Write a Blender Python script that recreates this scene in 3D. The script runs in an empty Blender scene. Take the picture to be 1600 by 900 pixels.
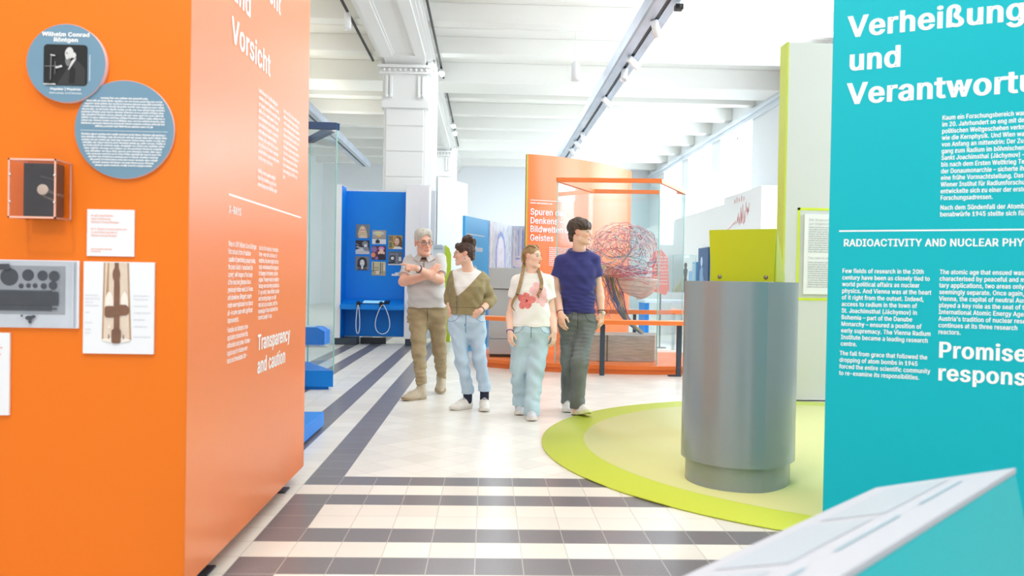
import bpy, math, random
import numpy as np
from mathutils import Vector, Matrix
random.seed(7)
SC = bpy.context.scene
COL = SC.collection
PI = math.pi

# ------------------------------------------------------------------ camera
def camera_axes(yaw, pitch, roll):
    cy, sy, cp, sp = math.cos(yaw), math.sin(yaw), math.cos(pitch), math.sin(pitch)
    F = Vector((sy*cp, cy*cp, -sp)); r = Vector((cy, -sy, 0)); u = r.cross(F)
    c, s = math.cos(roll), math.sin(roll)
    return c*r + s*u, c*u - s*r, F
cam_data = bpy.data.cameras.new('camera')
cam_data.sensor_width = 36.0
cam_data.lens = 1268.3*36/1600
cam_data.clip_start = 0.05
cam_data.dof.use_dof = True
cam_data.dof.focus_distance = 7.6
cam_data.dof.aperture_fstop = 3.4
cam = bpy.data.objects.new('camera', cam_data)
COL.objects.link(cam)
_r, _u, _f = camera_axes(0.0313, 0.01175, 0.0175)
cam.matrix_world = Matrix(((_r.x, _u.x, -_f.x, 0), (_r.y, _u.y, -_f.y, 0), (_r.z, _u.z, -_f.z, 1.2), (0, 0, 0, 1)))
SC.camera = cam

# ------------------------------------------------------------------ exposure, world, lights
SC.view_settings.view_transform = 'Standard'
SC.view_settings.look = 'None'
SC.view_settings.gamma = 1
SC.view_settings.use_curve_mapping = False
SC.view_settings.exposure = 0.0

world = bpy.data.worlds.new('daylight')
SC.world = world
world.use_nodes = True
world.node_tree.nodes['Background'].inputs[0].default_value = (0.93, 0.97, 1.0, 1)
world.node_tree.nodes['Background'].inputs[1].default_value = 0.9

def area_light(name, loc, rot, sx, sy, power, color=(1, 1, 1)):
    d = bpy.data.lights.new(name, 'AREA'); d.shape = 'RECTANGLE'; d.size = sx; d.size_y = sy
    d.energy = power; d.color = color
    o = bpy.data.objects.new(name, d); o.location = loc; o.rotation_euler = rot; COL.objects.link(o)
    return o
# ceiling lighting of the hall over the visitors and the entrance, out of the frame
area_light('ceiling_light_near', (0.6, 1.2, 5.6), (0, 0, 0), 4.5, 3.5, 190, (1, 0.985, 0.96))
area_light('ceiling_light_middle', (0.9, 6.8, 5.6), (0, 0, 0), 4.0, 4.0, 70, (1, 0.985, 0.96))
area_light('wall_spotlight', (-1.75, 0.2, 4.3), (math.radians(45), 0, 0), 0.3, 0.3, 48, (1, 0.97, 0.93))
# glow from the top of the hanging light trunking onto the ceiling
area_light('trunking_uplight', (2.25, 15.0, 5.0), (PI, 0, 0), 0.2, 18.0, 26, (1, 0.93, 0.80))
area_light('trunking_uplight_aisle', (-4.1, 15.0, 5.0), (PI, 0, 0), 0.2, 18.0, 75, (1, 0.90, 0.72))
# daylight entering through the row of windows
for wy in (22.9, 26.8, 30.7, 15.0, 11.1, 7.2):
    area_light('window_daylight', (6.75, wy, 4.2), (0, PI/2, 0), 2.4, 2.6, 55, (0.86, 0.95, 1.0))
area_light('fill_light_exhibits', (-0.4, 11.4, 5.7), (0, 0, 0), 4.5, 2.0, 75, (0.97, 0.99, 1.0))  # added fill above the frame, brightens the booth and exhibits
# hall lighting further back
area_light('ceiling_light_far', (-0.2, 24.0, 5.7), (0, 0, 0), 2.0, 16.0, 370, (0.86, 0.95, 1.0))

# ------------------------------------------------------------------ materials
def lin(c):
    return tuple((x/255/12.92 if x/255 <= 0.04045 else ((x/255+0.055)/1.055)**2.4) for x in c)
MATS = {}
def mat(name, c, rough=0.5, metal=0.0, spec=0.5, var=0.0, vscale=8.0, bump=0.0, bscale=60.0, emit=0.0, stretch=None, alpha=1.0, sheen=0.0):
    if name in MATS: return MATS[name]
    m = bpy.data.materials.new(name); m.use_nodes = True
    nt = m.node_tree; b = nt.nodes['Principled BSDF']
    col = lin(c)+(1,)
    b.inputs['Base Color'].default_value = col
    b.inputs['Roughness'].default_value = rough
    b.inputs['Metallic'].default_value = metal
    b.inputs['Specular IOR Level'].default_value = spec
    if sheen: b.inputs['Sheen Weight'].default_value = sheen
    if emit:
        b.inputs['Emission Color'].default_value = col
        b.inputs['Emission Strength'].default_value = emit
    if alpha < 1: b.inputs['Alpha'].default_value = alpha
    if var or bump:
        tc = nt.nodes.new('ShaderNodeTexCoord'); mp = nt.nodes.new('ShaderNodeMapping')
        nt.links.new(tc.outputs['Object'], mp.inputs['Vector'])
        if stretch: mp.inputs['Scale'].default_value = stretch
    if var:
        n = nt.nodes.new('ShaderNodeTexNoise'); n.inputs['Scale'].default_value = vscale; n.inputs['Detail'].default_value = 4
        nt.links.new(mp.outputs[0], n.inputs['Vector'])
        r = nt.nodes.new('ShaderNodeValToRGB')
        r.color_ramp.elements[0].position = 0.3; r.color_ramp.elements[1].position = 0.7
        r.color_ramp.elements[0].color = tuple(x*(1-var) for x in col[:3])+(1,)
        r.color_ramp.elements[1].color = tuple(min(1, x*(1+var)) for x in col[:3])+(1,)
        nt.links.new(n.outputs['Fac'], r.inputs['Fac']); nt.links.new(r.outputs['Color'], b.inputs['Base Color'])
    if bump:
        n2 = nt.nodes.new('ShaderNodeTexNoise'); n2.inputs['Scale'].default_value = bscale; n2.inputs['Detail'].default_value = 3
        nt.links.new(mp.outputs[0], n2.inputs['Vector'])
        bp = nt.nodes.new('ShaderNodeBump'); bp.inputs['Strength'].default_value = bump; bp.inputs['Distance'].default_value = 0.01
        nt.links.new(n2.outputs['Fac'], bp.inputs['Height']); nt.links.new(bp.outputs[0], b.inputs['Normal'])
    MATS[name] = m
    return m
def glass(name, tint=(235, 248, 246), refl=0.9):
    """clear sheet glass: mostly see-through with a fresnel reflection"""
    if name in MATS: return MATS[name]
    m = bpy.data.materials.new(name); m.use_nodes = True; nt = m.node_tree
    for n in list(nt.nodes): nt.nodes.remove(n)
    out = nt.nodes.new('ShaderNodeOutputMaterial'); mx = nt.nodes.new('ShaderNodeMixShader')
    tr = nt.nodes.new('ShaderNodeBsdfTransparent'); tr.inputs[0].default_value = lin(tint)+(1,)
    gl = nt.nodes.new('ShaderNodeBsdfGlossy'); gl.inputs['Roughness'].default_value = 0.03
    lw = nt.nodes.new('ShaderNodeLayerWeight'); lw.inputs['Blend'].default_value = 0.5
    pw = nt.nodes.new('ShaderNodeMath'); pw.operation = 'POWER'; pw.inputs[1].default_value = 4.0
    mu = nt.nodes.new('ShaderNodeMath'); mu.operation = 'MULTIPLY_ADD'; mu.inputs[1].default_value = 0.6*refl; mu.inputs[2].default_value = 0.035*refl
    nt.links.new(lw.outputs['Facing'], pw.inputs[0]); nt.links.new(pw.outputs[0], mu.inputs[0]); nt.links.new(mu.outputs[0], mx.inputs[0])
    nt.links.new(tr.outputs[0], mx.inputs[1]); nt.links.new(gl.outputs[0], mx.inputs[2])
    nt.links.new(mx.outputs[0], out.inputs['Surface'])
    MATS[name] = m
    return m

WHITE = mat('white_paint', (240, 241, 240), 0.6)
M_PRINT = mat('white_lettering', (255, 255, 255), 0.5)

# ------------------------------------------------------------------ object helpers
ORG = {}
def props(o, label=None, cat=None, group=None, kind=None):
    if label: o['label'] = label
    if cat: o['category'] = cat
    if group: o['group'] = group
    if kind: o['kind'] = kind
    return o
def thing(name, label, cat, loc, group=None):
    o = bpy.data.objects.new(name, None); COL.objects.link(o); o.location = loc; o.empty_display_size = 0.1
    ORG[o.name] = Vector(loc)
    return props(o, label, cat, group)

class MB:
    """collects faces given in world coordinates; build() links them as one mesh object"""
    def __init__(s): s.v = []; s.f = []; s.m = []; s.sm = []
    def add(s, vs, fs, mi=0, smooth=False):
        n = len(s.v); s.v += [tuple(p) for p in vs]
        for f in fs: s.f.append([n+i for i in f]); s.m.append(mi); s.sm.append(smooth)
        return s
    def box(s, a, b, mi=0, rz=0.0, piv=None):
        x0, y0, z0 = a; x1, y1, z1 = b
        vs = [(x0,y0,z0),(x1,y0,z0),(x1,y1,z0),(x0,y1,z0),(x0,y0,z1),(x1,y0,z1),(x1,y1,z1),(x0,y1,z1)]
        if rz:
            px, py = piv if piv else ((x0+x1)/2, (y0+y1)/2); c, q = math.cos(rz), math.sin(rz)
            vs = [(px+(x-px)*c-(y-py)*q, py+(x-px)*q+(y-py)*c, z) for x, y, z in vs]
        return s.add(vs, [(3,2,1,0),(4,5,6,7),(0,1,5,4),(1,2,6,5),(2,3,7,6),(3,0,4,7)], mi)
    def prism(s, poly, z0, z1, mi=0, smooth=False):
        """poly: counter-clockwise (x, y) list"""
        n = len(poly)
        s.add([(x,y,z0) for x,y in poly], [tuple(range(n-1,-1,-1))], mi)
        s.add([(x,y,z1) for x,y in poly], [tuple(range(n))], mi)
        vs = [(x,y,z0) for x,y in poly]+[(x,y,z1) for x,y in poly]
        return s.add(vs, [(i,(i+1)%n,n+(i+1)%n,n+i) for i in range(n)], mi, smooth)
    def extrude(s, loop, vec, mi=0):
        """loop: planar 3-D points, pushed along vec"""
        n = len(loop); vec = Vector(vec); lp = [Vector(p) for p in loop]; l2 = [p+vec for p in lp]
        return s.add(lp+l2, [tuple(range(n-1,-1,-1)), tuple(range(n,2*n))]+[(i,(i+1)%n,n+(i+1)%n,n+i) for i in range(n)], mi)
    def tube(s, path, r, seg=8, mi=0, closed=False, caps=True):
        P = [Vector(p) for p in path]; n = len(P); vs = []; prev = None
        rr = r if hasattr(r, '__len__') else [r]*n
        for i in range(n):
            t = (P[(i+1)%n]-P[i-1]) if closed else (P[min(i+1,n-1)]-P[max(i-1,0)])
            t = t.normalized() if t.length > 1e-9 else Vector((0,0,1))
            if prev is None:
                a = Vector((0,0,1)) if abs(t.z) < 0.9 else Vector((1,0,0)); nrm = t.cross(a).normalized()
            else:
                nrm = (prev - t*prev.dot(t)); nrm = nrm.normalized() if nrm.length > 1e-6 else prev
            prev = nrm; bi = t.cross(nrm)
            for k in range(seg):
                an = 2*PI*k/seg; vs.append(P[i]+(nrm*math.cos(an)+bi*math.sin(an))*rr[i])
        fs = []
        for i in range(n if closed else n-1):
            j = (i+1)%n
            for k in range(seg): fs.append((i*seg+k, i*seg+(k+1)%seg, j*seg+(k+1)%seg, j*seg+k))
        s.add(vs, fs, mi, True)
        if caps and not closed:
            s.add(vs[:seg], [tuple(range(seg-1,-1,-1))], mi); s.add(vs[-seg:], [tuple(range(seg))], mi)
        return s
    def lathe(s, cen, prof, seg=32, mi=0, axis=(0,0,1)):
        """prof: (radius, height) pairs along axis from cen"""
        ax = Vector(axis).normalized(); a = Vector((0,0,1)) if abs(ax.z) < 0.9 else Vector((1,0,0))
        u = ax.cross(a).normalized(); w = ax.cross(u); c = Vector(cen); vs = []
        for r, h in prof:
            for k in range(seg):
                an = 2*PI*k/seg; vs.append(c+ax*h+(u*math.cos(an)+w*math.sin(an))*max(r, 1e-5))
        fs = [(i*seg+k, i*seg+(k+1)%seg, (i+1)*seg+(k+1)%seg, (i+1)*seg+k) for i in range(len(prof)-1) for k in range(seg)]
        return s.add(vs, fs, mi, True)
    def ball(s, c, r, mi=0, seg=12, sc=(1,1,1)):
        c = Vector(c); rings = max(4, seg//2); vs = []
        for i in range(rings+1):
            th = PI*i/rings
            for k in range(seg):
                ph = 2*PI*k/seg; vs.append(c+Vector((math.sin(th)*math.cos(ph)*sc[0], math.sin(th)*math.sin(ph)*sc[1], math.cos(th)*sc[2]))*r)
        fs = [(i*seg+k, (i+1)*seg+k, (i+1)*seg+(k+1)%seg, i*seg+(k+1)%seg) for i in range(rings) for k in range(seg)]
        return s.add(vs, fs, mi, True)
    def build(s, name, m, parent=None, label=None, bevel=0.0, kind=None, seg=2):
        org = ORG[parent.name] if parent else Vector((0,0,0))
        me = bpy.data.meshes.new(name)
        me.from_pydata([tuple(Vector(p)-org) for p in s.v], [], s.f)
        for mm in (m if isinstance(m, (list, tuple)) else [m]): me.materials.append(mm)
        me.polygons.foreach_set('material_index', s.m); me.polygons.foreach_set('use_smooth', s.sm)
        me.update()
        o = bpy.data.objects.new(name, me); COL.objects.link(o)
        if parent: o.parent = parent
        ORG[o.name] = org
        if bevel:
            bm = o.modifiers.new('bevel', 'BEVEL'); bm.width = bevel; bm.segments = seg; bm.limit_method = 'ANGLE'; bm.angle_limit = 0.7
        if label: o['label'] = label
        if kind: o['kind'] = kind
        return o
def single(mb, name, m, loc, label, cat, group=None, bevel=0.0, kind=None):
    """a thing that is one mesh, with its origin at loc"""
    loc = Vector(loc); mb.v = [tuple(Vector(p)-loc) for p in mb.v]
    o = mb.build(name, m, None, None, bevel); o.location = loc; ORG[o.name] = loc
    return props(o, label, cat, group, kind)

# lettering -----------------------------------------------------------------
GLYPHS = {
'a': "389|160,-9 126,-5 94,5 68,22 48,45 35,73 30,108 34,138 43,161 58,179 78,193 125,211 178,220 234,227 265,235 273,243 276,255 276,257 273,279 267,297 256,311 240,322 220,329 196,331 171,329 149,322 118,301 100,274 41,291 57,322 79,346 104,364 133,375 163,382 194,384 239,379 286,360 306,343 322,320 333,290 337,251 337,0 277,0 277,52 272,52 252,25 215,1 190,-6|170,45 202,49 228,59 248,74 263,93 272,115 276,138 276,190 259,182 231,176 200,171 175,168 134,159 117,150 103,139 95,124 92,105 94,87 102,72 114,61 130,52",
'b': "424|229,-8 198,-5 172,4 138,31 118,59 112,59 112,0 53,0 53,509 114,509 114,319 118,319 137,346 171,373 197,381 229,384 274,378 313,361 345,332 370,293 385,245 390,189 385,133 370,84 346,45 313,16 274,-2|220,47 253,51 279,66 301,88 316,117 325,151 328,189 325,227 316,261 301,290 280,311 253,325 220,330 188,325 161,312 140,291 125,263 116,229 113,189 116,150 125,115 140,86 162,65 188,51",
'c': "395|207,-8 159,-2 117,16 82,46 56,85 40,133 34,187 40,243 56,291 82,330 117,360 159,378 207,384 260,377 305,356 340,322 362,277 303,262 290,289 270,311 242,325 207,330 173,325 145,310 124,287 108,258 99,224 96,187 99,151 108,117 124,89 145,66 173,51 207,46 243,52 271,66 292,89 304,117 363,102 354,78 341,56 306,21 261,-1",
'd': "424|195,-8 151,-2 111,16 79,45 55,84 39,133 34,189 39,245 55,293 79,332 112,361 151,378 196,384 228,381 253,373 287,346 306,319 311,319 311,509 372,509 372,0 313,0 313,59 307,59 287,31 252,4 227,-5|205,47 236,51 263,65 284,86 299,115 309,150 312,189 309,229 300,263 284,291 263,312 237,325 205,330 172,325 145,311 124,290 108,261 99,227 96,189 99,151 109,117 124,88 145,66 172,51",
'e': "404|212,-8 161,-2 117,16 82,46 56,85 40,132 34,187 39,242 55,290 81,329 115,359 157,378 205,384 236,382 266,374 294,361 319,341 341,315 357,282 368,242 371,194 371,169 97,169 100,139 110,106 128,80 151,61 179,50 212,46 254,53 285,73 306,105 365,91 353,63 335,39 311,19 283,4 249,-5|97,221 308,221 307,237 298,269 283,294 263,314 237,326 205,330 173,326 146,313 125,294 109,270 99,241",
'f': "253|228,379 228,327 142,327 142,0 81,0 81,327 6,327 6,379 81,379 81,432 84,461 96,486 113,505 135,519 161,527 187,530 222,527 243,521 227,468 215,472 195,474 171,470 154,460 145,443 142,419 142,379",
'g': "425|207,-151 168,-148 134,-140 105,-127 82,-110 64,-91 51,-69 101,-41 122,-66 154,-88 178,-95 207,-97 249,-92 282,-75 304,-47 311,-6 311,68 306,68 287,41 252,16 227,8 195,5 152,10 113,27 80,53 55,90 39,136 34,191 39,246 55,293 80,332 112,361 152,378 196,384 228,382 253,373 288,346 308,319 313,319 313,379 372,379 372,-9 367,-54 350,-90 324,-117 291,-136 251,-147|205,59 237,63 264,75 285,95 300,121 309,154 312,193 309,231 300,264 285,291 264,312 237,325 205,330 172,325 145,312 124,290 109,262 99,229 96,193 99,155 109,123 124,96 145,76 172,63",
'h': "410|114,227 114,0 53,0 53,509 114,509 114,312 124,332 152,362 187,379 227,384 264,380 295,369 321,349 341,321 353,285 357,240 357,0 296,0 296,235 290,275 273,304 246,323 210,329 184,326 161,317 141,303 126,283 117,257",
'i': "166|53,0 53,379 114,379 114,0|84,443 67,446 54,455 44,468 41,483 44,499 54,512 67,521 84,524 100,521 114,512 123,499 126,483 123,468 114,455 100,446",
'j': "166|53,379 114,379 114,-30 111,-63 102,-90 86,-113 65,-129 37,-139 4,-143 -10,-143 -10,-87 2,-87 25,-83 40,-72 50,-54 53,-29|83,443 67,446 53,455 44,468 41,483 44,499 53,512 67,521 83,524 100,521 114,512 123,499 126,483 123,468 114,455 100,446",
'k': "380|114,212 121,212 284,379 360,379 201,216 372,0 294,0 154,178 114,141 114,0 53,0 53,509 114,509",
'l': "189|139,-2 101,3 74,20 58,47 53,84 53,509 114,509 114,99 115,77 120,62 130,54 146,52 160,53 170,54 181,3 162,-1",
'm': "609|53,0 53,379 112,379 112,306 118,323 132,346 151,363 172,376 195,384 219,386 257,380 287,361 309,331 317,308 322,321 337,343 357,361 381,375 407,383 437,386 468,383 497,372 522,354 541,328 553,296 557,255 557,0 496,0 496,254 490,289 473,313 447,326 419,330 395,328 374,320 358,307 345,290 338,270 335,247 335,0 274,0 274,260 269,288 253,311 229,326 199,330 178,328 158,320 140,307 126,289 117,266 114,238 114,0",
'n': "409|114,227 114,0 53,0 53,379 112,379 112,308 124,332 152,362 187,379 227,384 264,380 295,369 321,349 341,321 353,285 357,240 357,0 296,0 296,235 290,275 273,304 246,323 210,329 184,326 161,317 141,303 126,283 117,257",
'o': "415|207,-8 159,-2 117,16 82,46 56,85 40,133 34,187 40,243 56,291 82,330 117,360 159,378 207,384 256,378 299,360 333,330 359,291 376,243 381,187 376,133 359,85 333,46 299,16 256,-2|207,46 242,51 270,66 292,89 307,117 316,151 319,187 316,224 307,258 292,287 270,310 242,325 207,330 173,325 145,310 124,287 108,258 99,224 96,187 99,151 108,117 124,89 145,66 173,51",
'p': "424|53,-143 53,379 112,379 112,319 118,319 137,346 171,373 197,381 229,384 274,378 313,361 345,332 370,293 385,245 390,189 385,133 370,84 346,45 313,16 274,-2 229,-8 198,-5 173,4 138,31 118,59 114,59 114,-143|220,47 253,51 279,66 301,88 316,117 325,151 328,189 325,227 316,261 301,290 280,311 253,325 220,330 188,325 161,312 140,291 125,263 116,229 113,189 116,150 125,115 140,86 162,65 188,51",
'q': "424|372,-143 311,-143 311,59 306,59 287,31 252,4 227,-5 195,-8 151,-2 111,16 79,45 55,84 39,133 34,189 39,245 55,293 79,332 112,361 151,378 196,384 228,381 253,373 287,346 307,319 313,319 313,379 372,379|205,47 236,51 263,65 284,86 299,115 309,150 312,189 309,229 300,263 284,291 263,312 237,325 205,330 172,325 145,311 124,290 108,261 99,227 96,189 99,151 109,117 124,88 145,66 172,51",
'r': "259|53,0 53,379 112,379 112,321 115,321 130,347 152,367 181,380 213,385 229,384 243,384 243,322 230,324 207,326 182,323 159,315 140,301 126,284 117,262 114,237 114,0",
's': "365|182,-8 145,-5 112,3 84,18 62,38 45,63 36,94 94,107 105,79 124,60 150,49 181,45 217,50 244,62 262,81 268,103 265,121 254,136 237,147 212,155 149,170 104,186 72,208 53,237 47,274 51,305 65,332 87,354 115,370 149,381 187,384 223,381 254,372 279,358 299,339 314,316 324,290 268,277 258,298 243,316 219,328 187,333 156,329 131,317 114,299 109,277 112,258 124,243 144,232 172,223 229,209 275,194 306,171 325,142 331,107 326,75 312,47 290,24 260,6 223,-5",
't': "227|204,379 204,327 126,327 126,98 128,76 136,61 150,53 170,50 185,51 202,54 213,2 192,-3 168,-4 125,2 92,21 72,52 65,93 65,327 6,327 6,379 65,379 65,471 126,471 126,379",
'u': "410|182,-5 146,-1 115,11 89,31 69,59 57,95 53,139 53,379 114,379 114,144 119,105 137,75 164,56 200,50 226,53 249,62 268,77 283,97 293,122 296,153 296,379 357,379 357,0 298,0 298,73 286,47 257,17 222,0",
'v': "389|163,0 17,379 84,379 165,155 187,87 195,59 203,87 224,155 305,379 371,379 226,0",
'w': "567|138,0 23,379 87,379 133,214 154,137 170,64 186,135 206,214 252,379 316,379 362,214 382,136 397,66 413,135 434,214 480,379 545,379 429,0 368,0 319,172 305,225 291,280 284,309 277,280 263,225 248,172 199,0",
'x': "378|21,0 155,195 29,379 100,379 147,306 179,253 191,233 202,253 233,306 282,379 352,379 224,192 358,0 287,0 231,85 200,136 189,155 178,136 148,85 91,0",
'y': "389|47,-139 61,-86 71,-87 104,-89 118,-84 130,-74 141,-58 151,-36 163,-1 17,379 84,379 165,155 187,87 195,60 202,87 224,155 305,379 371,379 204,-58 177,-107 159,-124 139,-136 117,-143 91,-145 65,-143",
'z': "380|42,0 42,46 254,320 254,323 48,323 48,379 333,379 333,331 126,60 126,56 339,56 339,0",
'A': "479|16,0 201,509 276,509 463,0 395,0 344,142 135,142 85,0|324,199 287,302 264,372 238,456 213,371 191,302 155,199",
'B': "456|60,0 60,509 241,509 289,504 329,491 359,469 381,442 394,410 398,374 395,344 387,320 373,301 356,286 315,267 315,262 339,257 363,245 385,227 402,203 414,173 418,136 413,100 400,67 377,39 344,18 301,4 247,0|125,57 245,57 296,63 330,80 349,105 355,137 352,161 342,184 327,203 306,218 279,228 248,231 125,231|125,285 238,285 265,288 288,296 308,309 323,326 333,348 336,372 330,403 313,429 283,446 240,452 125,452",
'C': "510|267,-7 205,1 150,25 104,63 70,115 48,179 40,254 48,329 70,393 104,445 150,484 205,508 267,516 305,513 340,504 373,490 402,471 427,447 448,418 463,385 473,348 408,348 401,373 389,395 357,428 315,449 267,456 223,450 184,432 150,403 125,364 109,314 103,254 109,194 125,145 151,105 184,76 223,59 267,53 315,60 357,81 389,114 408,160 473,160 463,124 448,91 428,62 402,38 373,19 341,5 305,-4",
'D': "502|219,0 125,0 96,0 60,0 60,509 93,509 125,509 225,509 294,501 353,478 399,441 433,391 455,329 462,255 455,181 433,119 398,68 351,31 291,8|125,57 215,57 272,63 318,81 354,110 379,149 394,198 399,255 394,312 379,361 354,399 320,428 275,446 221,452 125,452",
'E': "418|60,0 60,509 372,509 372,452 125,452 125,286 355,286 355,229 125,229 125,57 375,57 375,0",
'F': "410|60,0 60,509 369,509 369,452 125,452 125,278 346,278 346,221 125,221 125,0",
'G': "520|269,-7 205,1 149,25 104,64 69,116 47,179 40,254 47,329 69,393 103,445 149,484 203,508 265,516 304,513 340,504 374,489 403,469 429,445 449,416 465,384 474,349 408,349 387,393 356,427 315,448 265,456 222,450 183,432 150,404 125,364 109,314 103,254 109,194 125,145 151,105 184,76 224,59 269,53 309,57 345,71 374,93 396,123 410,160 415,199 283,199 283,256 478,256 478,200 471,141 451,91 419,50 377,19 326,0",
'H': "517|60,0 60,509 125,509 125,289 392,289 392,509 457,509 457,0 392,0 392,232 125,232 125,0",
'I': "300|31,0 31,57 118,57 118,452 31,452 31,509 269,509 269,452 183,452 183,57 269,57 269,0",
'J': "396|185,-7 124,3 75,33 44,81 33,145 33,173 98,173 98,145 104,104 122,74 149,56 185,50 220,56 248,74 266,104 272,145 272,509 336,509 336,145 326,81 294,33 246,3",
'K': "466|124,242 139,261 174,303 212,344 364,509 448,509 243,288 449,0 372,0 198,245 125,167 125,0 60,0 60,509 125,509 125,334",
'L': "393|60,0 60,509 125,509 125,57 361,57 361,0",
'M': "628|60,0 60,509 152,509 277,187 287,159 299,123 311,84 315,72 318,83 330,121 342,158 352,187 476,509 568,509 568,0 504,0 504,291 504,327 505,369 506,413 506,436 498,409 482,363 467,322 456,291 342,0 286,0 170,291 159,321 145,361 129,408 120,435 120,416 121,372 122,328 122,291 122,0",
'N': "523|60,0 60,509 136,509 343,183 363,151 388,107 403,76 401,108 399,157 399,195 399,509 463,509 463,0 387,0 202,290 177,331 148,381 120,431 122,384 124,328 125,291 125,0",
'O': "533|267,-7 205,1 150,25 105,63 70,115 48,179 40,254 48,329 70,393 105,445 150,484 205,508 267,516 329,508 384,484 429,445 464,393 486,329 493,254 486,179 464,115 429,63 384,25 329,1|267,53 310,59 349,76 383,105 408,144 425,194 430,254 425,314 408,365 383,404 349,433 310,450 267,456 223,450 184,433 151,404 125,364 109,314 103,254 109,194 125,144 151,105 184,76 223,59",
'P': "444|60,0 60,509 235,509 289,503 332,487 366,462 390,430 404,391 409,348 404,304 390,265 366,233 332,207 289,191 235,186 125,186 125,0|125,242 233,242 269,246 297,256 318,272 333,294 342,319 344,348 342,376 333,402 318,423 297,439 268,449 232,452 125,452",
'Q': "533|245,159 313,159 365,90 383,105 408,144 425,194 430,254 425,314 408,365 383,404 349,433 310,450 267,456 223,450 184,433 151,404 125,364 109,314 103,254 109,194 125,144 151,105 184,76 223,59 267,53 310,59 318,63|402,40 468,-48 401,-48 356,13 329,1 267,-7 205,1 150,25 105,63 70,115 48,179 40,254 48,329 70,393 105,445 150,484 205,508 267,516 329,508 384,484 429,445 464,393 486,329 493,254 486,179 464,115 429,63",
'R': "449|60,0 60,509 236,509 290,504 333,489 367,465 390,433 405,395 409,352 405,309 390,271 367,240 333,217 313,211 428,0 353,0 246,199 236,198 125,198 125,0|125,255 234,255 269,258 298,267 319,281 334,300 342,324 345,352 342,380 334,405 319,425 298,440 269,449 233,452 125,452",
'S': "446|224,-9 172,-4 128,9 91,31 64,60 46,96 38,137 104,137 110,110 123,88 142,71 166,59 194,52 224,49 257,52 286,60 311,74 329,92 341,114 346,139 342,161 332,179 316,193 296,205 245,222 184,239 128,260 86,289 60,326 52,372 58,413 75,448 102,476 138,498 180,511 227,516 275,511 316,498 351,476 377,449 394,415 401,378 337,378 326,412 302,437 267,453 225,459 194,456 167,448 145,435 129,418 118,398 115,376 119,352 131,334 148,319 169,308 212,293 264,279 312,264 359,238 379,220 395,198 405,171 408,139 403,99 386,64 360,34 323,11 278,-4",
'T': "448|32,452 32,509 417,509 417,452 257,452 257,0 193,0 193,452",
'U': "517|259,-8 203,-2 154,15 114,43 85,80 66,124 60,173 60,509 124,509 124,178 128,144 141,113 160,87 187,68 220,56 259,52 298,56 331,68 357,87 377,113 389,144 393,178 393,509 457,509 457,173 451,124 433,80 403,43 363,15 315,-2",
'V': "479|204,0 16,509 84,509 192,206 215,137 241,52 267,138 290,206 395,509 463,509 278,0",
'W': "686|155,0 16,509 82,509 163,196 175,145 187,94 193,61 200,94 211,145 224,196 306,509 380,509 462,196 474,145 486,94 492,62 499,94 510,145 523,196 603,509 670,509 530,0 455,0 368,323 351,391 343,437 335,395 318,323 230,0",
'X': "474|18,0 200,260 29,509 104,509 178,400 204,361 223,329 238,302 252,329 272,361 298,400 374,509 446,509 276,263 456,0 382,0 292,129 268,165 250,195 237,218 225,196 206,166 182,129 91,0",
'Y': "472|203,0 203,208 16,509 91,509 192,344 222,292 237,260 251,293 280,344 381,509 455,509 268,208 268,0",
'Z': "438|42,0 42,46 273,385 306,431 323,453 285,452 223,452 40,452 40,509 397,509 397,462 169,129 134,81 114,55 152,57 214,57 399,57 399,0",
'0': "453|227,-7 174,1 130,24 95,62 69,113 53,178 48,254 53,330 69,395 95,447 130,484 174,508 227,516 279,508 323,484 358,447 384,395 400,330 405,254 400,178 384,113 359,62 323,24 279,1|227,50 261,56 290,74 313,103 330,144 340,194 344,254 340,314 330,365 313,405 290,435 261,453 227,460 192,453 163,435 140,405 123,365 113,314 109,254 113,194 123,144 140,103 163,74 192,56",
'1': "453|76,0 76,55 212,55 212,448 209,448 86,358 86,427 198,509 276,509 276,55 391,55 391,0 276,0 212,0",
'2': "453|64,0 64,47 234,229 282,282 311,327 318,348 320,371 317,397 308,419 293,436 273,449 250,457 224,460 196,457 172,447 153,433 139,413 130,390 127,362 66,362 71,405 86,442 111,473 143,496 182,511 225,516 268,511 306,497 337,474 361,445 376,411 381,372 378,345 371,318 357,290 336,259 267,180 153,60 153,57 389,57 389,0",
'3': "453|218,-7 173,-3 133,10 98,30 70,57 52,91 44,132 109,132 115,107 126,87 144,71 165,59 191,52 219,50 248,53 275,61 297,74 315,93 325,116 329,145 326,172 316,196 299,217 275,234 242,244 201,248 157,248 157,299 288,448 288,452 70,452 70,509 372,509 372,461 220,289 264,288 308,276 344,253 371,222 387,186 393,145 387,103 370,66 344,36 309,12 266,-2",
'4': "453|40,105 40,158 247,509 311,509 109,166 109,163 282,163 282,318 343,318 343,163 413,163 413,105 343,105 343,0 282,0 282,105",
'5': "453|221,-7 178,-2 140,11 108,32 83,60 66,93 60,130 122,130 127,108 138,89 154,73 173,60 196,52 221,50 250,53 276,64 298,82 314,104 324,131 328,162 324,193 314,221 297,244 275,262 248,273 218,277 167,268 145,258 128,246 67,253 96,509 366,509 366,452 151,452 134,301 136,301 155,315 178,325 203,331 229,334 263,330 294,321 321,306 345,285 364,260 379,231 388,199 391,163 385,117 369,76 343,41 309,15 268,-1",
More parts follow.
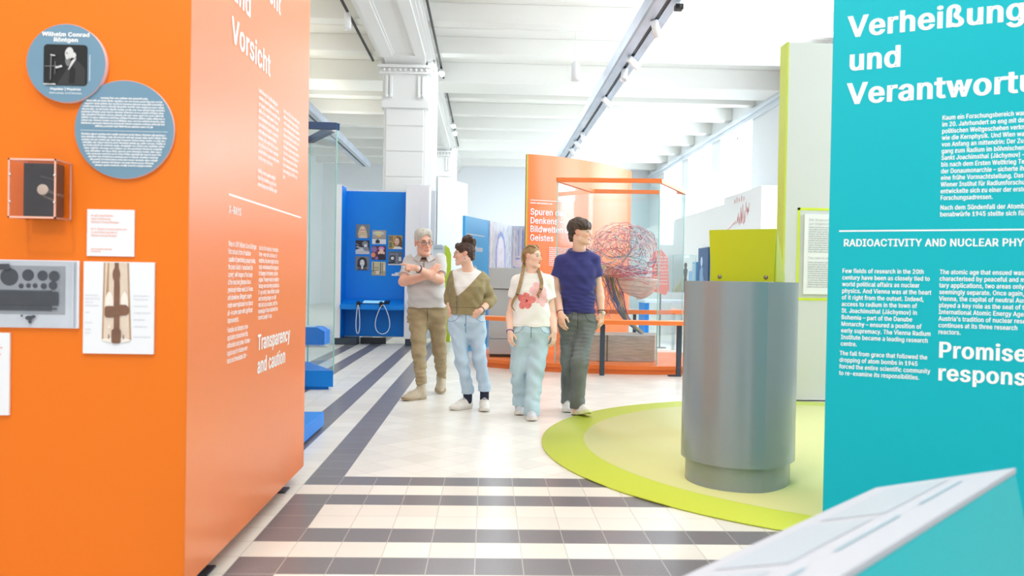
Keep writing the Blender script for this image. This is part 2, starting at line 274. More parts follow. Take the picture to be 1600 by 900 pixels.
'6': "453|226,-7 182,-1 142,15 109,40 84,74 69,115 64,162 68,199 80,239 102,285 137,340 252,509 322,509 173,293 196,307 235,314 278,309 316,295 346,271 370,240 384,201 389,157 384,112 368,73 343,39 310,14 271,-2|226,48 254,52 279,63 299,79 314,101 324,128 327,157 324,187 314,213 299,235 279,251 254,262 226,265 198,262 174,252 153,235 138,214 128,188 125,158 128,128 138,102 153,79 174,63 198,52",
'7': "453|97,0 323,448 323,452 62,452 62,509 391,509 391,449 165,0",
'8': "453|226,-7 178,-2 136,11 101,33 74,62 57,96 52,135 55,166 65,195 81,220 101,241 125,256 153,265 153,267 119,282 93,308 76,342 70,380 75,417 90,450 114,477 146,498 184,511 226,516 269,511 306,498 337,477 361,450 377,417 382,380 376,342 359,308 333,282 300,267 300,265 327,256 351,241 372,220 387,195 397,166 401,135 395,96 378,62 352,33 317,11 275,-2|226,49 258,52 285,60 307,74 323,91 333,113 337,139 333,165 322,189 305,208 283,223 256,232 226,235 196,232 169,223 147,208 130,189 119,165 115,139 119,113 129,91 145,74 167,60 195,52|226,290 252,292 274,300 293,313 307,330 316,351 319,376 316,399 308,420 294,437 275,449 252,457 226,460 200,457 177,449 159,437 145,420 136,399 133,376 136,351 145,330 159,313 178,300 201,292",
'9': "453|226,516 271,510 310,494 343,468 368,434 384,393 389,347 385,309 373,270 350,224 315,168 200,0 130,0 279,216 257,202 218,195 175,199 137,214 106,237 83,269 68,307 64,352 69,397 85,436 110,469 143,494 182,510|226,460 199,457 174,446 154,429 138,407 129,381 125,352 129,322 138,295 154,274 174,257 199,247 226,243 254,247 279,257 299,273 314,295 324,321 327,350 324,381 314,407 299,429 279,446 254,457",
'ä': "389|160,-9 126,-5 94,5 68,22 48,45 35,73 30,108 34,138 43,161 58,179 78,193 125,211 178,220 234,227 265,235 273,243 276,255 276,257 273,279 267,297 256,311 240,322 220,329 196,331 171,329 149,322 118,301 100,274 41,291 57,322 79,346 104,364 133,375 163,382 194,384 239,379 286,360 306,343 322,320 333,290 337,251 337,0 277,0 277,52 272,52 252,25 215,1 190,-6|170,45 202,49 228,59 248,74 263,93 272,115 276,138 276,190 259,182 231,176 200,171 175,168 134,159 117,150 103,139 95,124 92,105 94,87 102,72 114,61 130,52|261,443 246,446 233,455 224,468 221,483 224,499 233,512 246,520 261,523 277,520 290,512 299,499 301,483 299,468 290,455 277,446|117,443 102,446 89,455 80,468 77,483 80,499 89,512 102,520 117,523 133,520 146,512 155,499 158,483 155,468 146,455 133,446",
'ö': "415|207,-8 159,-2 117,16 82,46 56,85 40,133 34,187 40,243 56,291 82,330 117,360 159,378 207,384 256,378 299,360 333,330 359,291 376,243 381,187 376,133 359,85 333,46 299,16 256,-2|207,46 242,51 270,66 292,89 307,117 316,151 319,187 316,224 307,258 292,287 270,310 242,325 207,330 173,325 145,310 124,287 108,258 99,224 96,187 99,151 108,117 124,89 145,66 173,51|279,443 264,446 251,455 242,468 239,483 242,499 251,512 264,520 279,523 295,520 308,512 317,499 320,483 317,468 308,455 295,446|136,443 120,446 107,455 98,468 95,483 98,499 107,512 120,520 136,523 151,520 164,512 173,499 176,483 173,468 164,455 151,446",
'ü': "410|182,-5 146,-1 115,11 89,31 69,59 57,95 53,139 53,379 114,379 114,144 119,105 137,75 164,56 200,50 226,53 249,62 268,77 283,97 293,122 296,153 296,379 357,379 357,0 298,0 298,73 286,47 257,17 222,0|277,443 261,446 248,455 239,468 236,483 239,499 248,512 261,520 277,523 292,520 305,512 314,499 317,483 314,468 305,455 292,446|133,443 118,446 104,455 96,468 93,483 96,499 104,512 118,520 133,523 149,520 162,512 170,499 173,483 170,468 162,455 149,446",
'ß': "441|122,362 122,0 60,0 60,362 70,429 99,477 143,506 197,516 229,512 260,503 289,486 312,463 327,432 332,393 325,351 309,322 292,299 285,272 288,256 297,241 327,215 362,188 391,152 400,129 403,100 399,69 386,42 366,21 340,6 307,-4 269,-7 207,1 164,20 187,74 217,58 238,52 265,50 297,53 321,64 337,81 342,104 339,123 330,139 300,167 264,194 235,227 226,247 223,272 224,291 230,306 247,329 264,353 272,388 266,420 250,442 226,455 197,459 164,453 141,435 127,405",
'á': "389|160,-9 126,-5 94,5 68,22 48,45 35,73 30,108 34,138 43,161 58,179 78,193 125,211 178,220 234,227 265,235 273,243 276,255 276,257 273,279 267,297 256,311 240,322 220,329 196,331 171,329 149,322 118,301 100,274 41,291 57,322 79,346 104,364 133,375 163,382 194,384 239,379 286,360 306,343 322,320 333,290 337,251 337,0 277,0 277,52 272,52 252,25 215,1 190,-6|170,45 202,49 228,59 248,74 263,93 272,115 276,138 276,190 259,182 231,176 200,171 175,168 134,159 117,150 103,139 95,124 92,105 94,87 102,72 114,61 130,52|162,429 210,529 278,529 212,429",
'é': "404|212,-8 161,-2 117,16 82,46 56,85 40,132 34,187 39,242 55,290 81,329 115,359 157,378 205,384 236,382 266,374 294,361 319,341 341,315 357,282 368,242 371,194 371,169 97,169 100,139 110,106 128,80 151,61 179,50 212,46 254,53 285,73 306,105 365,91 353,63 335,39 311,19 283,4 249,-5|97,221 308,221 307,237 298,269 283,294 263,314 237,326 205,330 173,326 146,313 125,294 109,270 99,241|177,429 225,529 293,529 227,429",
'.': "187|95,-4 78,-1 63,9 53,24 50,41 53,59 63,73 78,83 95,87 113,83 128,73 138,59 141,41 138,24 128,9 113,-1",
',': "187|38,-119 68,71 137,71 84,-119",
':': "187|95,-4 78,-1 63,9 53,24 50,41 53,59 63,73 78,83 95,87 113,83 128,73 138,59 141,41 138,24 128,9 113,-1|95,271 78,274 63,284 53,299 50,316 53,334 63,349 78,359 95,362 113,359 128,349 138,334 141,316 138,299 128,284 113,274",
';': "187|38,-119 68,71 137,71 84,-119|103,271 86,274 71,284 61,299 58,316 61,334 71,349 86,359 103,362 121,359 136,349 146,334 149,316 146,299 136,284 121,274",
'(': "273|89,207 92,264 101,324 114,384 132,441 153,494 177,539 236,539 191,428 161,313 154,258 151,207 160,115 188,16 236,-96 177,-96 139,-21 111,55 95,131",
')': "273|37,-96 86,18 113,116 122,207 119,258 112,313 82,428 37,539 97,539 121,494 142,441 159,384 173,323 181,264 184,207 178,130 161,53 134,-22 97,-96",
'-': "453|337,244 337,188 114,188 114,244",
'–': "349|350,244 350,188 0,188 0,244",
"'": "206|78,318 70,509 136,509 128,318",
'|': "229|141,673 141,-164 88,-164 88,673",
'°': "316|158,283 128,287 101,298 77,316 59,340 47,367 43,397 47,428 59,455 77,479 101,497 128,509 158,513 188,509 216,497 239,479 257,455 269,428 273,397 269,367 257,340 239,316 216,298 188,287|158,334 175,336 190,343 213,366 220,381 222,397 220,414 213,430 190,453 175,459 158,462 141,459 126,453 103,430 97,414 95,397 97,381 103,366 126,343 141,336",
' ': "187|",
}
_GC = {}
SGN = -1
def _grow(pts, d):
    """move a closed outline outwards by d (right of the travel direction for holes and outlines alike), mitres limited"""
    if not d: return pts
    n = len(pts); out = []
    area = sum(pts[i][0]*pts[(i+1)%n][1]-pts[(i+1)%n][0]*pts[i][1] for i in range(n))
    for i in range(n):
        a, b, c = Vector(pts[i-1]), Vector(pts[i]), Vector(pts[(i+1)%n])
        u = (b-a); w = (c-b); u = u.normalized() if u.length else w.normalized(); w = w.normalized() if w.length else u
        n1 = Vector((u.y, -u.x)); n2 = Vector((w.y, -w.x)); m = n1+n2
        m = m.normalized() if m.length > 1e-4 else n1
        k = d*SGN/max(m.dot(n1), 0.6)
        out.append((b.x+m.x*k, b.y+m.y*k*0.4))
    return out
def _glyph(c, offset):
    """filled outline of one letter, thickened by offset"""
    k = (c, round(offset, 4))
    if k not in _GC:
        adv, *sp = GLYPHS.get(c, GLYPHS['-']).split('|')
        vs, fs = [], []
        if sp and sp[0]:
            cu = bpy.data.curves.new('lettering', 'CURVE'); cu.dimensions = '2D'; cu.fill_mode = 'FRONT'
            for loop in sp:
                pts = [tuple(int(q)/1000 for q in p.split(',')) for p in loop.split(' ')]
                pts = _grow(pts, offset)
                s = cu.splines.new('POLY'); s.points.add(len(pts)-1)
                for q, p in zip(s.points, pts): q.co = (p[0], p[1], 0, 1)
                s.use_cyclic_u = True
            o = bpy.data.objects.new('lettering', cu); COL.objects.link(o)
            dg = bpy.context.evaluated_depsgraph_get(); ev = o.evaluated_get(dg); me = ev.to_mesh()
            vs = [v.co.copy() for v in me.vertices]; fs = [tuple(p.vertices) for p in me.polygons]
            ev.to_mesh_clear(); bpy.data.objects.remove(o); bpy.data.curves.remove(cu)
        _GC[k] = (int(adv)/1000, vs, fs)
    return _GC[k]
def _font_mesh(body, offset, align='LEFT'):
    x = 0.0; V = []; F = []
    for c in body:
        adv, vs, fs = _glyph(c, offset); n = len(V)
        V += [Vector((v.x+x, v.y, 0)) for v in vs]; F += [tuple(n+i for i in f) for f in fs]
        x += adv+offset*1.2
    if align == 'CENTER': V = [Vector((v.x-x/2, v.y, 0)) for v in V]
    return V, F
_H = None
def text(name, parent, body, org, xd, cap, line=None, fit=None, bold=0.02, m=None, align='LEFT', lift=0.0012, slant=None, label=None):
    """org: baseline start of the first line; xd: reading direction; cap: capital height; line: line pitch; fit: width of the widest line"""
    global _H
    if _H is None:
        hv, _ = _font_mesh('H', 0.0); _H = max(v.y for v in hv)
    m = m or M_PRINT; k = cap/_H; xd = Vector(xd).normalized(); up = Vector(slant) if slant else Vector((0,0,1)); n = xd.cross(up).normalized()
    org = Vector(org)+n*lift; mb = MB(); rows = []
    for i, ln in enumerate(body.split('\n')):
        if not ln.strip(): continue
        vs, fs = _font_mesh(ln, bold, align); rows.append((i, vs, fs))
    wmax = max(max(v.x for v in vs)-min(0, min(v.x for v in vs)) for _, vs, _ in rows)
    kx = fit/wmax if fit else k
    for i, vs, fs in rows:
        mb.add([org+xd*(v.x*kx)+up*(v.y*k-i*(line or cap*1.5)) for v in vs], fs)
    return mb.build(name, m, parent, label)
def strokes(name, parent, org, xd, xh, line, widths, m=None, lift=0.0012, rng=None, slant=None, ragged=0.0):
    """print too small to read: rows of tiny letter-like marks"""
    rng = rng or random.Random(3); m = m or M_PRINT; xd = Vector(xd).normalized(); up = Vector(slant) if slant else Vector((0,0,1)); n = xd.cross(up).normalized()
    org = Vector(org)+n*lift; mb = MB()
    for i, w in enumerate(widths):
        a, b = w if isinstance(w, tuple) else (0.0, w)
        b -= rng.random()*ragged; x = a
        while x < b-xh:
            for _ in range(rng.randint(3, 9)):
                if x > b-xh*0.5: break
                h = xh*(1.45 if rng.random() < 0.25 else 1.0); lo = -xh*0.4 if rng.random() < 0.1 else 0; ww = xh*rng.choice((0.3, 0.6, 0.62, 0.66))
                p = org+xd*x-up*(i*line); t = xh*0.26
                q = lambda x0, z0, x1, z1: mb.add([p+xd*x0+up*z0, p+xd*x1+up*z0, p+xd*x1+up*z1, p+xd*x0+up*z1], [(0,1,2,3)])
                q(0, lo, t, h)
                if ww > xh*0.5: q(ww-t, 0, ww, xh); q(t, xh-t, ww-t, xh)
                x += ww+xh*0.2
            x += xh*0.35
    return mb.build(name, m, parent)
def art(name, parent, org, xd, layers, mats, lift=0.0006, step=0.0004, up=None, label=None):
    """a flat printed picture: layers of (material index, [(u, v), ...]) one above the other on a thin sheet"""
    xd = Vector(xd).normalized(); up = Vector(up) if up else Vector((0,0,1)); n = xd.cross(up).normalized(); mb = MB(); org = Vector(org)
    for i, (mi, pts) in enumerate(layers):
        mb.add([org+xd*u+up*v+n*(lift+step*i) for u, v in pts], [tuple(range(len(pts)))], mi)
    return mb.build(name, mats, parent, label)
def ell(cx, cy, rx, ry, n=20, a0=0.0, rot=0.0):
    out = []
    for i in range(n):
        a = a0+2*PI*i/n; x, y = rx*math.cos(a), ry*math.sin(a)
        out.append((cx+x*math.cos(rot)-y*math.sin(rot), cy+x*math.sin(rot)+y*math.cos(rot)))
    return out
def rect(x0, y0, x1, y1): return [(x0,y0),(x1,y0),(x1,y1),(x0,y1)]
def rrect(x0, y0, x1, y1, r, n=5):
    out = []
    for cx, cy, a in ((x1-r,y0+r,-PI/2),(x1-r,y1-r,0),(x0+r,y1-r,PI/2),(x0+r,y0+r,PI)):
        out += [(cx+r*math.cos(a+PI/2*i/n), cy+r*math.sin(a+PI/2*i/n)) for i in range(n+1)]
    return out
# ================================================================== THE ROOM
# floor: 20 cm tiles; bands of dark and light tiles, diagonal tiles in the open field
SX0, SY0, TILE = -0.829, 4.864, 0.2
def tile_mat(name, c, diag=False, joint=(178, 172, 162), speck=0.0, rough=0.28):
    m = bpy.data.materials.new(name); m.use_nodes = True; nt = m.node_tree; b = nt.nodes['Principled BSDF']
    tc = nt.nodes.new('ShaderNodeTexCoord'); mp = nt.nodes.new('ShaderNodeMapping')
    nt.links.new(tc.outputs['Object'], mp.inputs['Vector'])
    mp.inputs['Location'].default_value = (-SX0, -SY0, 0)
    if diag:
        mp.inputs['Rotation'].default_value = (0, 0, PI/4)
        mp.inputs['Location'].default_value = (0, 0, 0)
    sep = nt.nodes.new('ShaderNodeSeparateXYZ'); nt.links.new(mp.outputs[0], sep.inputs[0])
    def M(op, a, bb=None, cc=None):
        n = nt.nodes.new('ShaderNodeMath'); n.operation = op
        for i, v in enumerate((a, bb, cc)):
            if v is None: continue
            if isinstance(v, (int, float)): n.inputs[i].default_value = v
            else: nt.links.new(v, n.inputs[i])
        return n.outputs[0]
    def edge(x):   # distance to the nearest joint, metres
        f = M('FRACT', M('DIVIDE', x, TILE)); return M('MULTIPLY', M('MINIMUM', f, M('SUBTRACT', 1.0, f)), TILE)
    d = M('MINIMUM', edge(sep.outputs[0]), edge(sep.outputs[1]))
    j = M('LESS_THAN', d, 0.0017)
    # each tile a slightly different tone
    fl = nt.nodes.new('ShaderNodeVectorMath'); fl.operation = 'FLOOR'
    sc = nt.nodes.new('ShaderNodeVectorMath'); sc.operation = 'SCALE'; sc.inputs['Scale'].default_value = 1/TILE
    nt.links.new(mp.outputs[0], sc.inputs[0]); nt.links.new(sc.outputs[0], fl.inputs[0])
    wn = nt.nodes.new('ShaderNodeTexWhiteNoise'); nt.links.new(fl.outputs[0], wn.inputs['Vector'])
    base = nt.nodes.new('ShaderNodeMixRGB'); L = lin(c)
    base.inputs[1].default_value = tuple(x*0.93 for x in L)+(1,); base.inputs[2].default_value = tuple(min(1, x*1.05) for x in L)+(1,)
    nt.links.new(wn.outputs['Value'], base.inputs[0]); last = base.outputs[0]
    if speck:
        n = nt.nodes.new('ShaderNodeTexNoise'); n.inputs['Scale'].default_value = 330; n.inputs['Detail'].default_value = 2
        nt.links.new(tc.outputs['Object'], n.inputs['Vector'])
        r = nt.nodes.new('ShaderNodeValToRGB'); r.color_ramp.elements[0].position = 0.56; r.color_ramp.elements[1].position = 0.74
        nt.links.new(n.outputs['Fac'], r.inputs['Fac'])
        k = M('MULTIPLY', r.outputs['Color'], speck)
        mx = nt.nodes.new('ShaderNodeMixRGB'); mx.inputs[2].default_value = lin((205, 203, 200))+(1,)
        nt.links.new(k, mx.inputs[0]); nt.links.new(last, mx.inputs[1]); last = mx.outputs[0]
    mj = nt.nodes.new('ShaderNodeMixRGB'); mj.inputs[2].default_value = lin(joint)+(1,)
    nt.links.new(j, mj.inputs[0]); nt.links.new(last, mj.inputs[1]); nt.links.new(mj.outputs[0], b.inputs['Base Color'])
    b.inputs['Roughness'].default_value = rough
    b.inputs['Specular IOR Level'].default_value = 0.4
    return m
T_DARK = tile_mat('dark_speckled_tile', (118, 114, 118), speck=0.4, joint=(190, 186, 180), rough=0.3)
T_LIGHT = tile_mat('cream_tile', (236, 232, 222), joint=(190, 184, 174), rough=0.3)
T_DIAG = tile_mat('cream_diagonal_tile', (236, 232, 224), diag=True, joint=(205, 199, 190), rough=0.3)
xs = [-9.0] + [round(SX0+TILE*k, 4) for k in range(-9, 1)] + [9.0]
ys = [-3.0] + [round(SY0-TILE*k, 4) for k in range(18, -1, -1)] + [36.0]
def tile_kind(xc, yc):
    col = math.floor((xc-SX0)/TILE)          # 0.. = right of the first seam, -1 = first band
    row = math.floor((SY0-yc)/TILE)          # 0 = first dark row, negative = field
    if row < 0:
        if col >= 0: return 2
        return 0 if col in (-1, -3, -6, -8) else 1
    if col >= 0: return 0 if row in (0, 2, 5, 7, 10, 12, 15) else 1
    if col == -1: return 1 if row in (1, 6, 11) else 0
    return 1
fb = MB()
for i in range(len(xs)-1):
    for j in range(len(ys)-1):
        x0, x1, y0, y1 = xs[i], xs[i+1], ys[j], ys[j+1]
        fb.add([(x0,y0,0),(x1,y0,0),(x1,y1,0),(x0,y1,0)], [(0,1,2,3)], tile_kind((x0+x1)/2, (y0+y1)/2))
fb.build('floor', [T_DARK, T_LIGHT, T_DIAG], kind='structure')

# ceiling slab with cross beams
CEIL = mat('ceiling_plaster', (243, 243, 238), 0.7)
ZB, ZS = 5.85, 6.2
cb = MB().box((-9, -3, ZS), (9, 36, ZS+0.2))
for k in range(-7, 11):
    yb = 14.85+2.09*k
    if abs(yb-19.03) < 0.3:
        cb.box((-7.2, 18.95, ZB-0.12), (6.98, 20.05, ZS))
        continue
    cb.box((-7.2, yb, ZB), (6.98, yb+0.34, ZS))
    for q in (0.72, 1.4):
        cb.box((-7.2, yb+q, ZS-0.05), (6.98, yb+q+0.05, ZS))
cb.build('ceiling', CEIL, kind='structure', bevel=0.012)

WALLP = mat('wall_plaster', (238, 241, 243), 0.65)
# right wall with window openings
wr = MB()
WX = 6.98
wins = [(5.8, 8.7), (9.7, 12.6), (13.6, 16.5), (21.4, 24.3), (25.3, 28.2), (29.2, 32.1)]
prev = -3.0
for a, b in wins:
    wr.box((WX, prev, 0), (WX+0.75, a, ZS)); prev = b
    wr.box((WX, a, 5.57), (WX+0.75, b, ZS)); wr.box((WX, a, 0), (WX+0.75, b, 2.0))
wr.box((WX, prev, 0), (WX+0.75, 36, ZS))
wr.build('wall_right', WALLP, kind='structure')
M_FRAMEW = mat('window_frame_white', (232, 238, 242), 0.45)
M_PANE = mat('daylit_blind', (236, 246, 255), 0.6, emit=7.0)
M_BLIND = mat('roller_blind', (228, 238, 246), 0.7, emit=5.0)  # emission stands in for daylight coming through the cloth
for i, (a, b) in enumerate(wins):
    fr = MB()
    x0, x1 = WX+0.5, WX+0.58
    fr.box((x0,a,2.0),(x1,a+0.08,5.57)); fr.box((x0,b-0.08,2.0),(x1,b,5.57)); fr.box((x0,a,5.47),(x1,b,5.57)); fr.box((x0,a,2.0),(x1,b,2.1))
    fr.box((x0,(a+b)/2-0.04,2.0),(x1,(a+b)/2+0.04,5.57)); fr.box((x0,a,4.3),(x1,b,4.38))
    w = fr.build('window_%d' % (i+1), M_FRAMEW, kind='structure')
    MB().box((x0+0.03,a+0.05,2.05),(x0+0.04,b-0.05,5.5)).build('window_pane', M_PANE, w)
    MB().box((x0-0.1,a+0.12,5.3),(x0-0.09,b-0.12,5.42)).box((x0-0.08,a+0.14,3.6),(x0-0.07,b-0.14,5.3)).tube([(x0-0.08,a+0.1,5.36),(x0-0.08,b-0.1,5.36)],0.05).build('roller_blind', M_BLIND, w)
tr = MB()
tr.box((WX-0.14, -3, ZB-0.22), (WX, 36, ZB-0.12)); tr.box((WX-0.07, -3, ZB-0.34), (WX, 36, ZB-0.22))
tr.build('trim_1', mat('cornice_white', (228, 236, 244), 0.5), kind='structure', bevel=0.015)
MB().box((-7.4, 35, 0), (7.8, 35.3, ZS)).build('wall_far', WALLP, kind='structure')
MB().box((-7.4, 6, 0), (-7.1, 35, ZS)).build('wall_left', WALLP, kind='structure')

# row of piers and the panelled downstand beam between the two aisles
BEAMW = mat('stucco_white', (240, 240, 238), 0.6)
PX0, PX1 = -2.2, -1.32
def pier(y0, y1, name):
    mb = MB()
    mb.box((PX0, y0, 0), (PX1, y1, 4.75))
    # rusticated blocks on the faces
    z = 0.1
    while z < 4.6:
        zz = min(z+0.5, 4.68)
        mb.box((PX0+0.05, y0-0.025, z), (PX1-0.05, y0, zz)); mb.box((PX1, y0+0.1, z), (PX1+0.02, y1-0.1, zz)); z += 0.53
    # engaged side pilasters
    mb.box((PX1, y0+0.12, 0), (PX1+0.12, y1-0.12, ZB)); mb.box((PX1+0.12, y0+0.3, 0), (PX1+0.17, y1-0.3, ZB))
    p = mb.build(name, BEAMW, kind='structure', bevel=0.012)
    cp = MB()
    cp.box((PX0-0.05, y0-0.06, 4.70), (PX1+0.05, y1+0.06, 4.86))
    cp.box((PX0-0.03, y0-0.03, 4.86), (PX1+0.03, y1+0.03, 5.40))
    cp.box((PX0-0.10, y0-0.10, 5.40), (PX1+0.10, y1+0.10, 5.44)); cp.box((PX0-0.13, y0-0.13, 5.52), (PX1+0.12, y1+0.13, 5.58))
    cp.box((PX0-0.07, y0-0.07, 5.44), (PX1+0.07, y1+0.07, 5.52))
    n = 9
    for i in range(n):
        x = PX0-0.05+(PX1-PX0+0.1)*(i+0.5)/n
        cp.ball((x, y0-0.09, 5.48), 0.036, seg=10)
    for side in (0, 1):
        for q in (0.06, 0.15):
            x = PX0+q if side == 0 else PX1-q
            cp.box((x-0.03, y0-0.075, 4.95), (x+0.03, y0-0.03, 5.36)); cp.ball((x, y0-0.08, 4.94), 0.045, seg=10, sc=(1,0.8,1))
    cp.build('capital', BEAMW, p, bevel=0.008)
    return p
pier(17.0, 18.3, 'column_1')
pier(28.3, 29.6, 'column_2')
# beam: soffit at 5.58 with sunk panels and coved ends
bb = MB(); ZSO = 5.70
bb.box((PX0, 4.0, ZSO), (PX1, 35.0, ZS))
for y0, y1 in ((4.0, 16.6), (18.7, 27.9), (30.0, 34.9)):
    for x0, x1 in ((PX0, PX0+0.22), (PX1-0.2, PX1)):
        bb.box((x0, y0, ZSO-0.05), (x1, y1, ZSO))
    for x in (PX0+0.22, PX1-0.24): bb.box((x, y0, ZSO-0.025), (x+0.04, y1, ZSO))
    bb.box((PX0+0.22, y1-0.12, ZSO-0.05), (PX1-0.2, y1, ZSO))
# side mouldings of the beam
for x0, x1, z0, z1 in ((PX1, PX1+0.07, 5.70, 5.735), (PX1, PX1+0.12, 5.745, 5.79), (PX1, PX1+0.17, 5.80, 5.85), (PX0-0.08, PX0, 5.70, 5.76), (PX0-0.14, PX0, 5.78, 5.85)):
    bb.box((x0, 4.0, z0), (x1, 35.0, z1))
# coves where the beam meets the piers
for ye, sg in ((17.0, -1), (18.3, 1), (28.3, -1), (29.6, 1)):
    poly = [(ye, ZSO)]
    for i in range(9):
        a = PI/2*i/8; poly.append((ye+sg*0.55*(1-math.sin(a)), ZSO-0.13*(1-math.cos(a))))
    pts = [(PX0+0.02, y, z) for y, z in poly]
    bb.extrude(pts, (PX1-PX0-0.04, 0, 0))
bb.build('trim_2', BEAMW, kind='structure', bevel=0.01)

# ------------------------------------------------------------------ ceiling lighting
M_TRUNK = mat('brushed_aluminium', (188, 197, 212), 0.35, metal=0.3, var=0.12, vscale=6, stretch=(1, 0.25, 1))
M_BLACK = mat('black_rail', (26, 26, 30), 0.5)
M_LAMP = mat('white_lamp_body', (245, 246, 248), 0.45)
M_GLOW = mat('lamp_lens', (255, 250, 240), 0.4, emit=14.0)
def trunking(x0, x1, y0, y1, z, label):
    t = thing('light_trunking', label, 'lighting rail', ((x0+x1)/2, (y0+y1)/2, z), 'hanging light trunking')
    xm = x0+(x1-x0)*0.56
    mb = MB()
    pr = [(x0, z+0.16), (x0+0.03, z+0.02), (x0+0.06, z), (xm-0.03, z), (xm-0.03, z+0.03), (xm+0.03, z+0.03), (xm+0.03, z), (x1-0.02, z), (x1, z+0.03), (x1, z+0.16)]
    mb.extrude([(x, y0, q) for x, q in pr][::-1], (0, y1-y0, 0))
    mb.build('channel', M_TRUNK, t)
    MB().box((xm-0.022, y0, z+0.012), (xm+0.022, y1, z+0.03)).build('power_rail', M_BLACK, t)
    for k, y in enumerate(np.arange(y0+1.5, y1, 4.2)):
        MB().tube([((x0+x1)/2, y, z+0.16), ((x0+x1)/2, y, ZS)], 0.004, 6).build('suspension_wire', M_LAMP, t)
    return t, xm
trunking(2.05, 2.45, 7.0, 25.0, 4.80, 'long silver light trunking hanging under the ceiling of the main hall')
trunking(-4.3, -3.9, 8.0, 27.0, 4.80, 'pale light trunking of the side aisle seen behind the blue glass case')
def spot(x, y, z, d, label, r=0.05, L=0.19, lit=True, group='track spotlights'):
    """small cylinder spotlight hung from a rail at (x, y, z), aimed along d"""
    t = thing('spotlight', label, 'spotlight', (x, y, z), group)
    d = Vector(d).normalized(); c = Vector((x, y, z-0.1))
    MB().box((x-0.02, y-0.05, z-0.02), (x+0.02, y+0.05, z+0.012)).build('adapter', M_BLACK, t)
    MB().tube([(x, y, z-0.02), tuple(c)], 0.009, 8).build('stem', M_LAMP, t)
    a = c-d*L*0.4; b = c+d*L*0.6
    MB().lathe(tuple(a), [(0.001,0),(r*0.9,0),(r,0.01),(r,L),(r*0.86,L),(r*0.84,L-0.02)], 20, axis=tuple(d)).build('lamp_body', M_LAMP, t)
    MB().lathe(tuple(a), [(0.001,L-0.018),(r*0.85,L-0.018)], 20, axis=tuple(d)).build('lens', M_GLOW if lit else M_LAMP, t)
    return t
xm = 2.274
for (y, d, lit, lab) in [
    (11.2, (0.35, 0.2, -1), True, 'white spotlight on the silver trunking, nearest of its row and pointing down'),
    (13.0, (0.8, 0.5, -0.5), False, 'white spotlight on the silver trunking, second of its row, turned sideways'),
    (13.75, (-0.2, -0.5, -1), False, 'white spotlight on the silver trunking, third of its row, leaning against the second'),
    (15.9, (0.8, 0.5, -0.6), False, 'white spotlight on the silver trunking, fourth of its row, turned to the windows'),
    (19.7, (0.1, -0.6, -0.7), True, 'small lit spotlight on the silver trunking, fifth of its row'),
    (21.0, (0.6, 0.4, -0.8), False, 'small white spotlight on the silver trunking, sixth of its row'),
    (22.2, (0.5, 0.3, -0.8), False, 'small white spotlight on the silver trunking, last of its row above the orange wall')]:
    spot(xm, y, 4.81, d, lab, r=0.055, L=0.24, lit=lit)
t = thing('sensor', 'black ceiling camera with a cable clipped to the silver trunking', 'sensor', (2.4, 10.4, 4.8))
MB().box((2.36, 10.36, 4.69), (2.46, 10.48, 4.76)).ball((2.40, 10.35, 4.725), 0.028).build('camera_body', M_BLACK, t, bevel=0.01)
MB().tube([(2.40, 10.45, 4.76), (2.40, 10.45, 4.83)], 0.012).tube([(2.44, 10.45, 4.74), (2.5, 10.45, 4.80), (2.55, 10.4, 4.9), (2.6, 10.3, 5.3), (2.62, 10.2, 5.9)], 0.006, 6).build('bracket', M_LAMP, t)
def rail(x, y0, y1, label):
    t = thing('ceiling_rail', label, 'lighting track', (x, (y0+y1)/2, ZB), 'ceiling lighting tracks')
    MB().box((x-0.018, y0, ZB-0.04), (x+0.018, y1, ZB)).build('power_rail', M_BLACK, t)
rail(-1.08, 5.0, 28.7, 'thin black lighting track along the main hall beside the panelled beam')
rail(-2.52, 5.0, 17.6, 'thin black lighting track along the side aisle left of the panelled beam')
spot(-1.08, 17.95, ZB-0.05, (0.25, -0.75, -0.5), 'lit white spotlight hanging on the black track, nearest of the lit ones', r=0.06, L=0.2)
spot(-1.08, 24.1, ZB-0.05, (0.3, -0.75, -0.5), 'lit white spotlight on the black track, upper one of the far pair', r=0.065, L=0.2)
spot(-1.08, 25.3, ZB-0.05, (0.3, -0.75, -0.5), 'lit white spotlight on the black track, lower one of the far pair', r=0.065, L=0.2)
spot(-2.52, 14.4, ZB-0.05, (0.05, -0.05, -1), 'white cylinder spotlight on the side aisle track, left of the panelled beam', r=0.06, L=0.3, lit=False)
t = thing('pendant_lamp', 'white cylinder lamp hanging alone under the ceiling left of the silver trunking', 'ceiling lamp', (1.63, 15.6, 5.2))
MB().tube([(1.63, 15.6, 5.34), (1.63, 15.6, 6.2)], 0.008, 8).lathe((1.63, 15.6, 5.34), [(0.001,0.05),(0.03,0.05),(0.03,0)], 12).build('stem', M_LAMP, t)
MB().lathe((1.63, 15.6, 5.02), [(0.001,0.0),(0.082,0),(0.086,0.004),(0.086,0.32),(0.08,0.326),(0.001,0.326)], 28).build('lamp_body', M_LAMP, t)
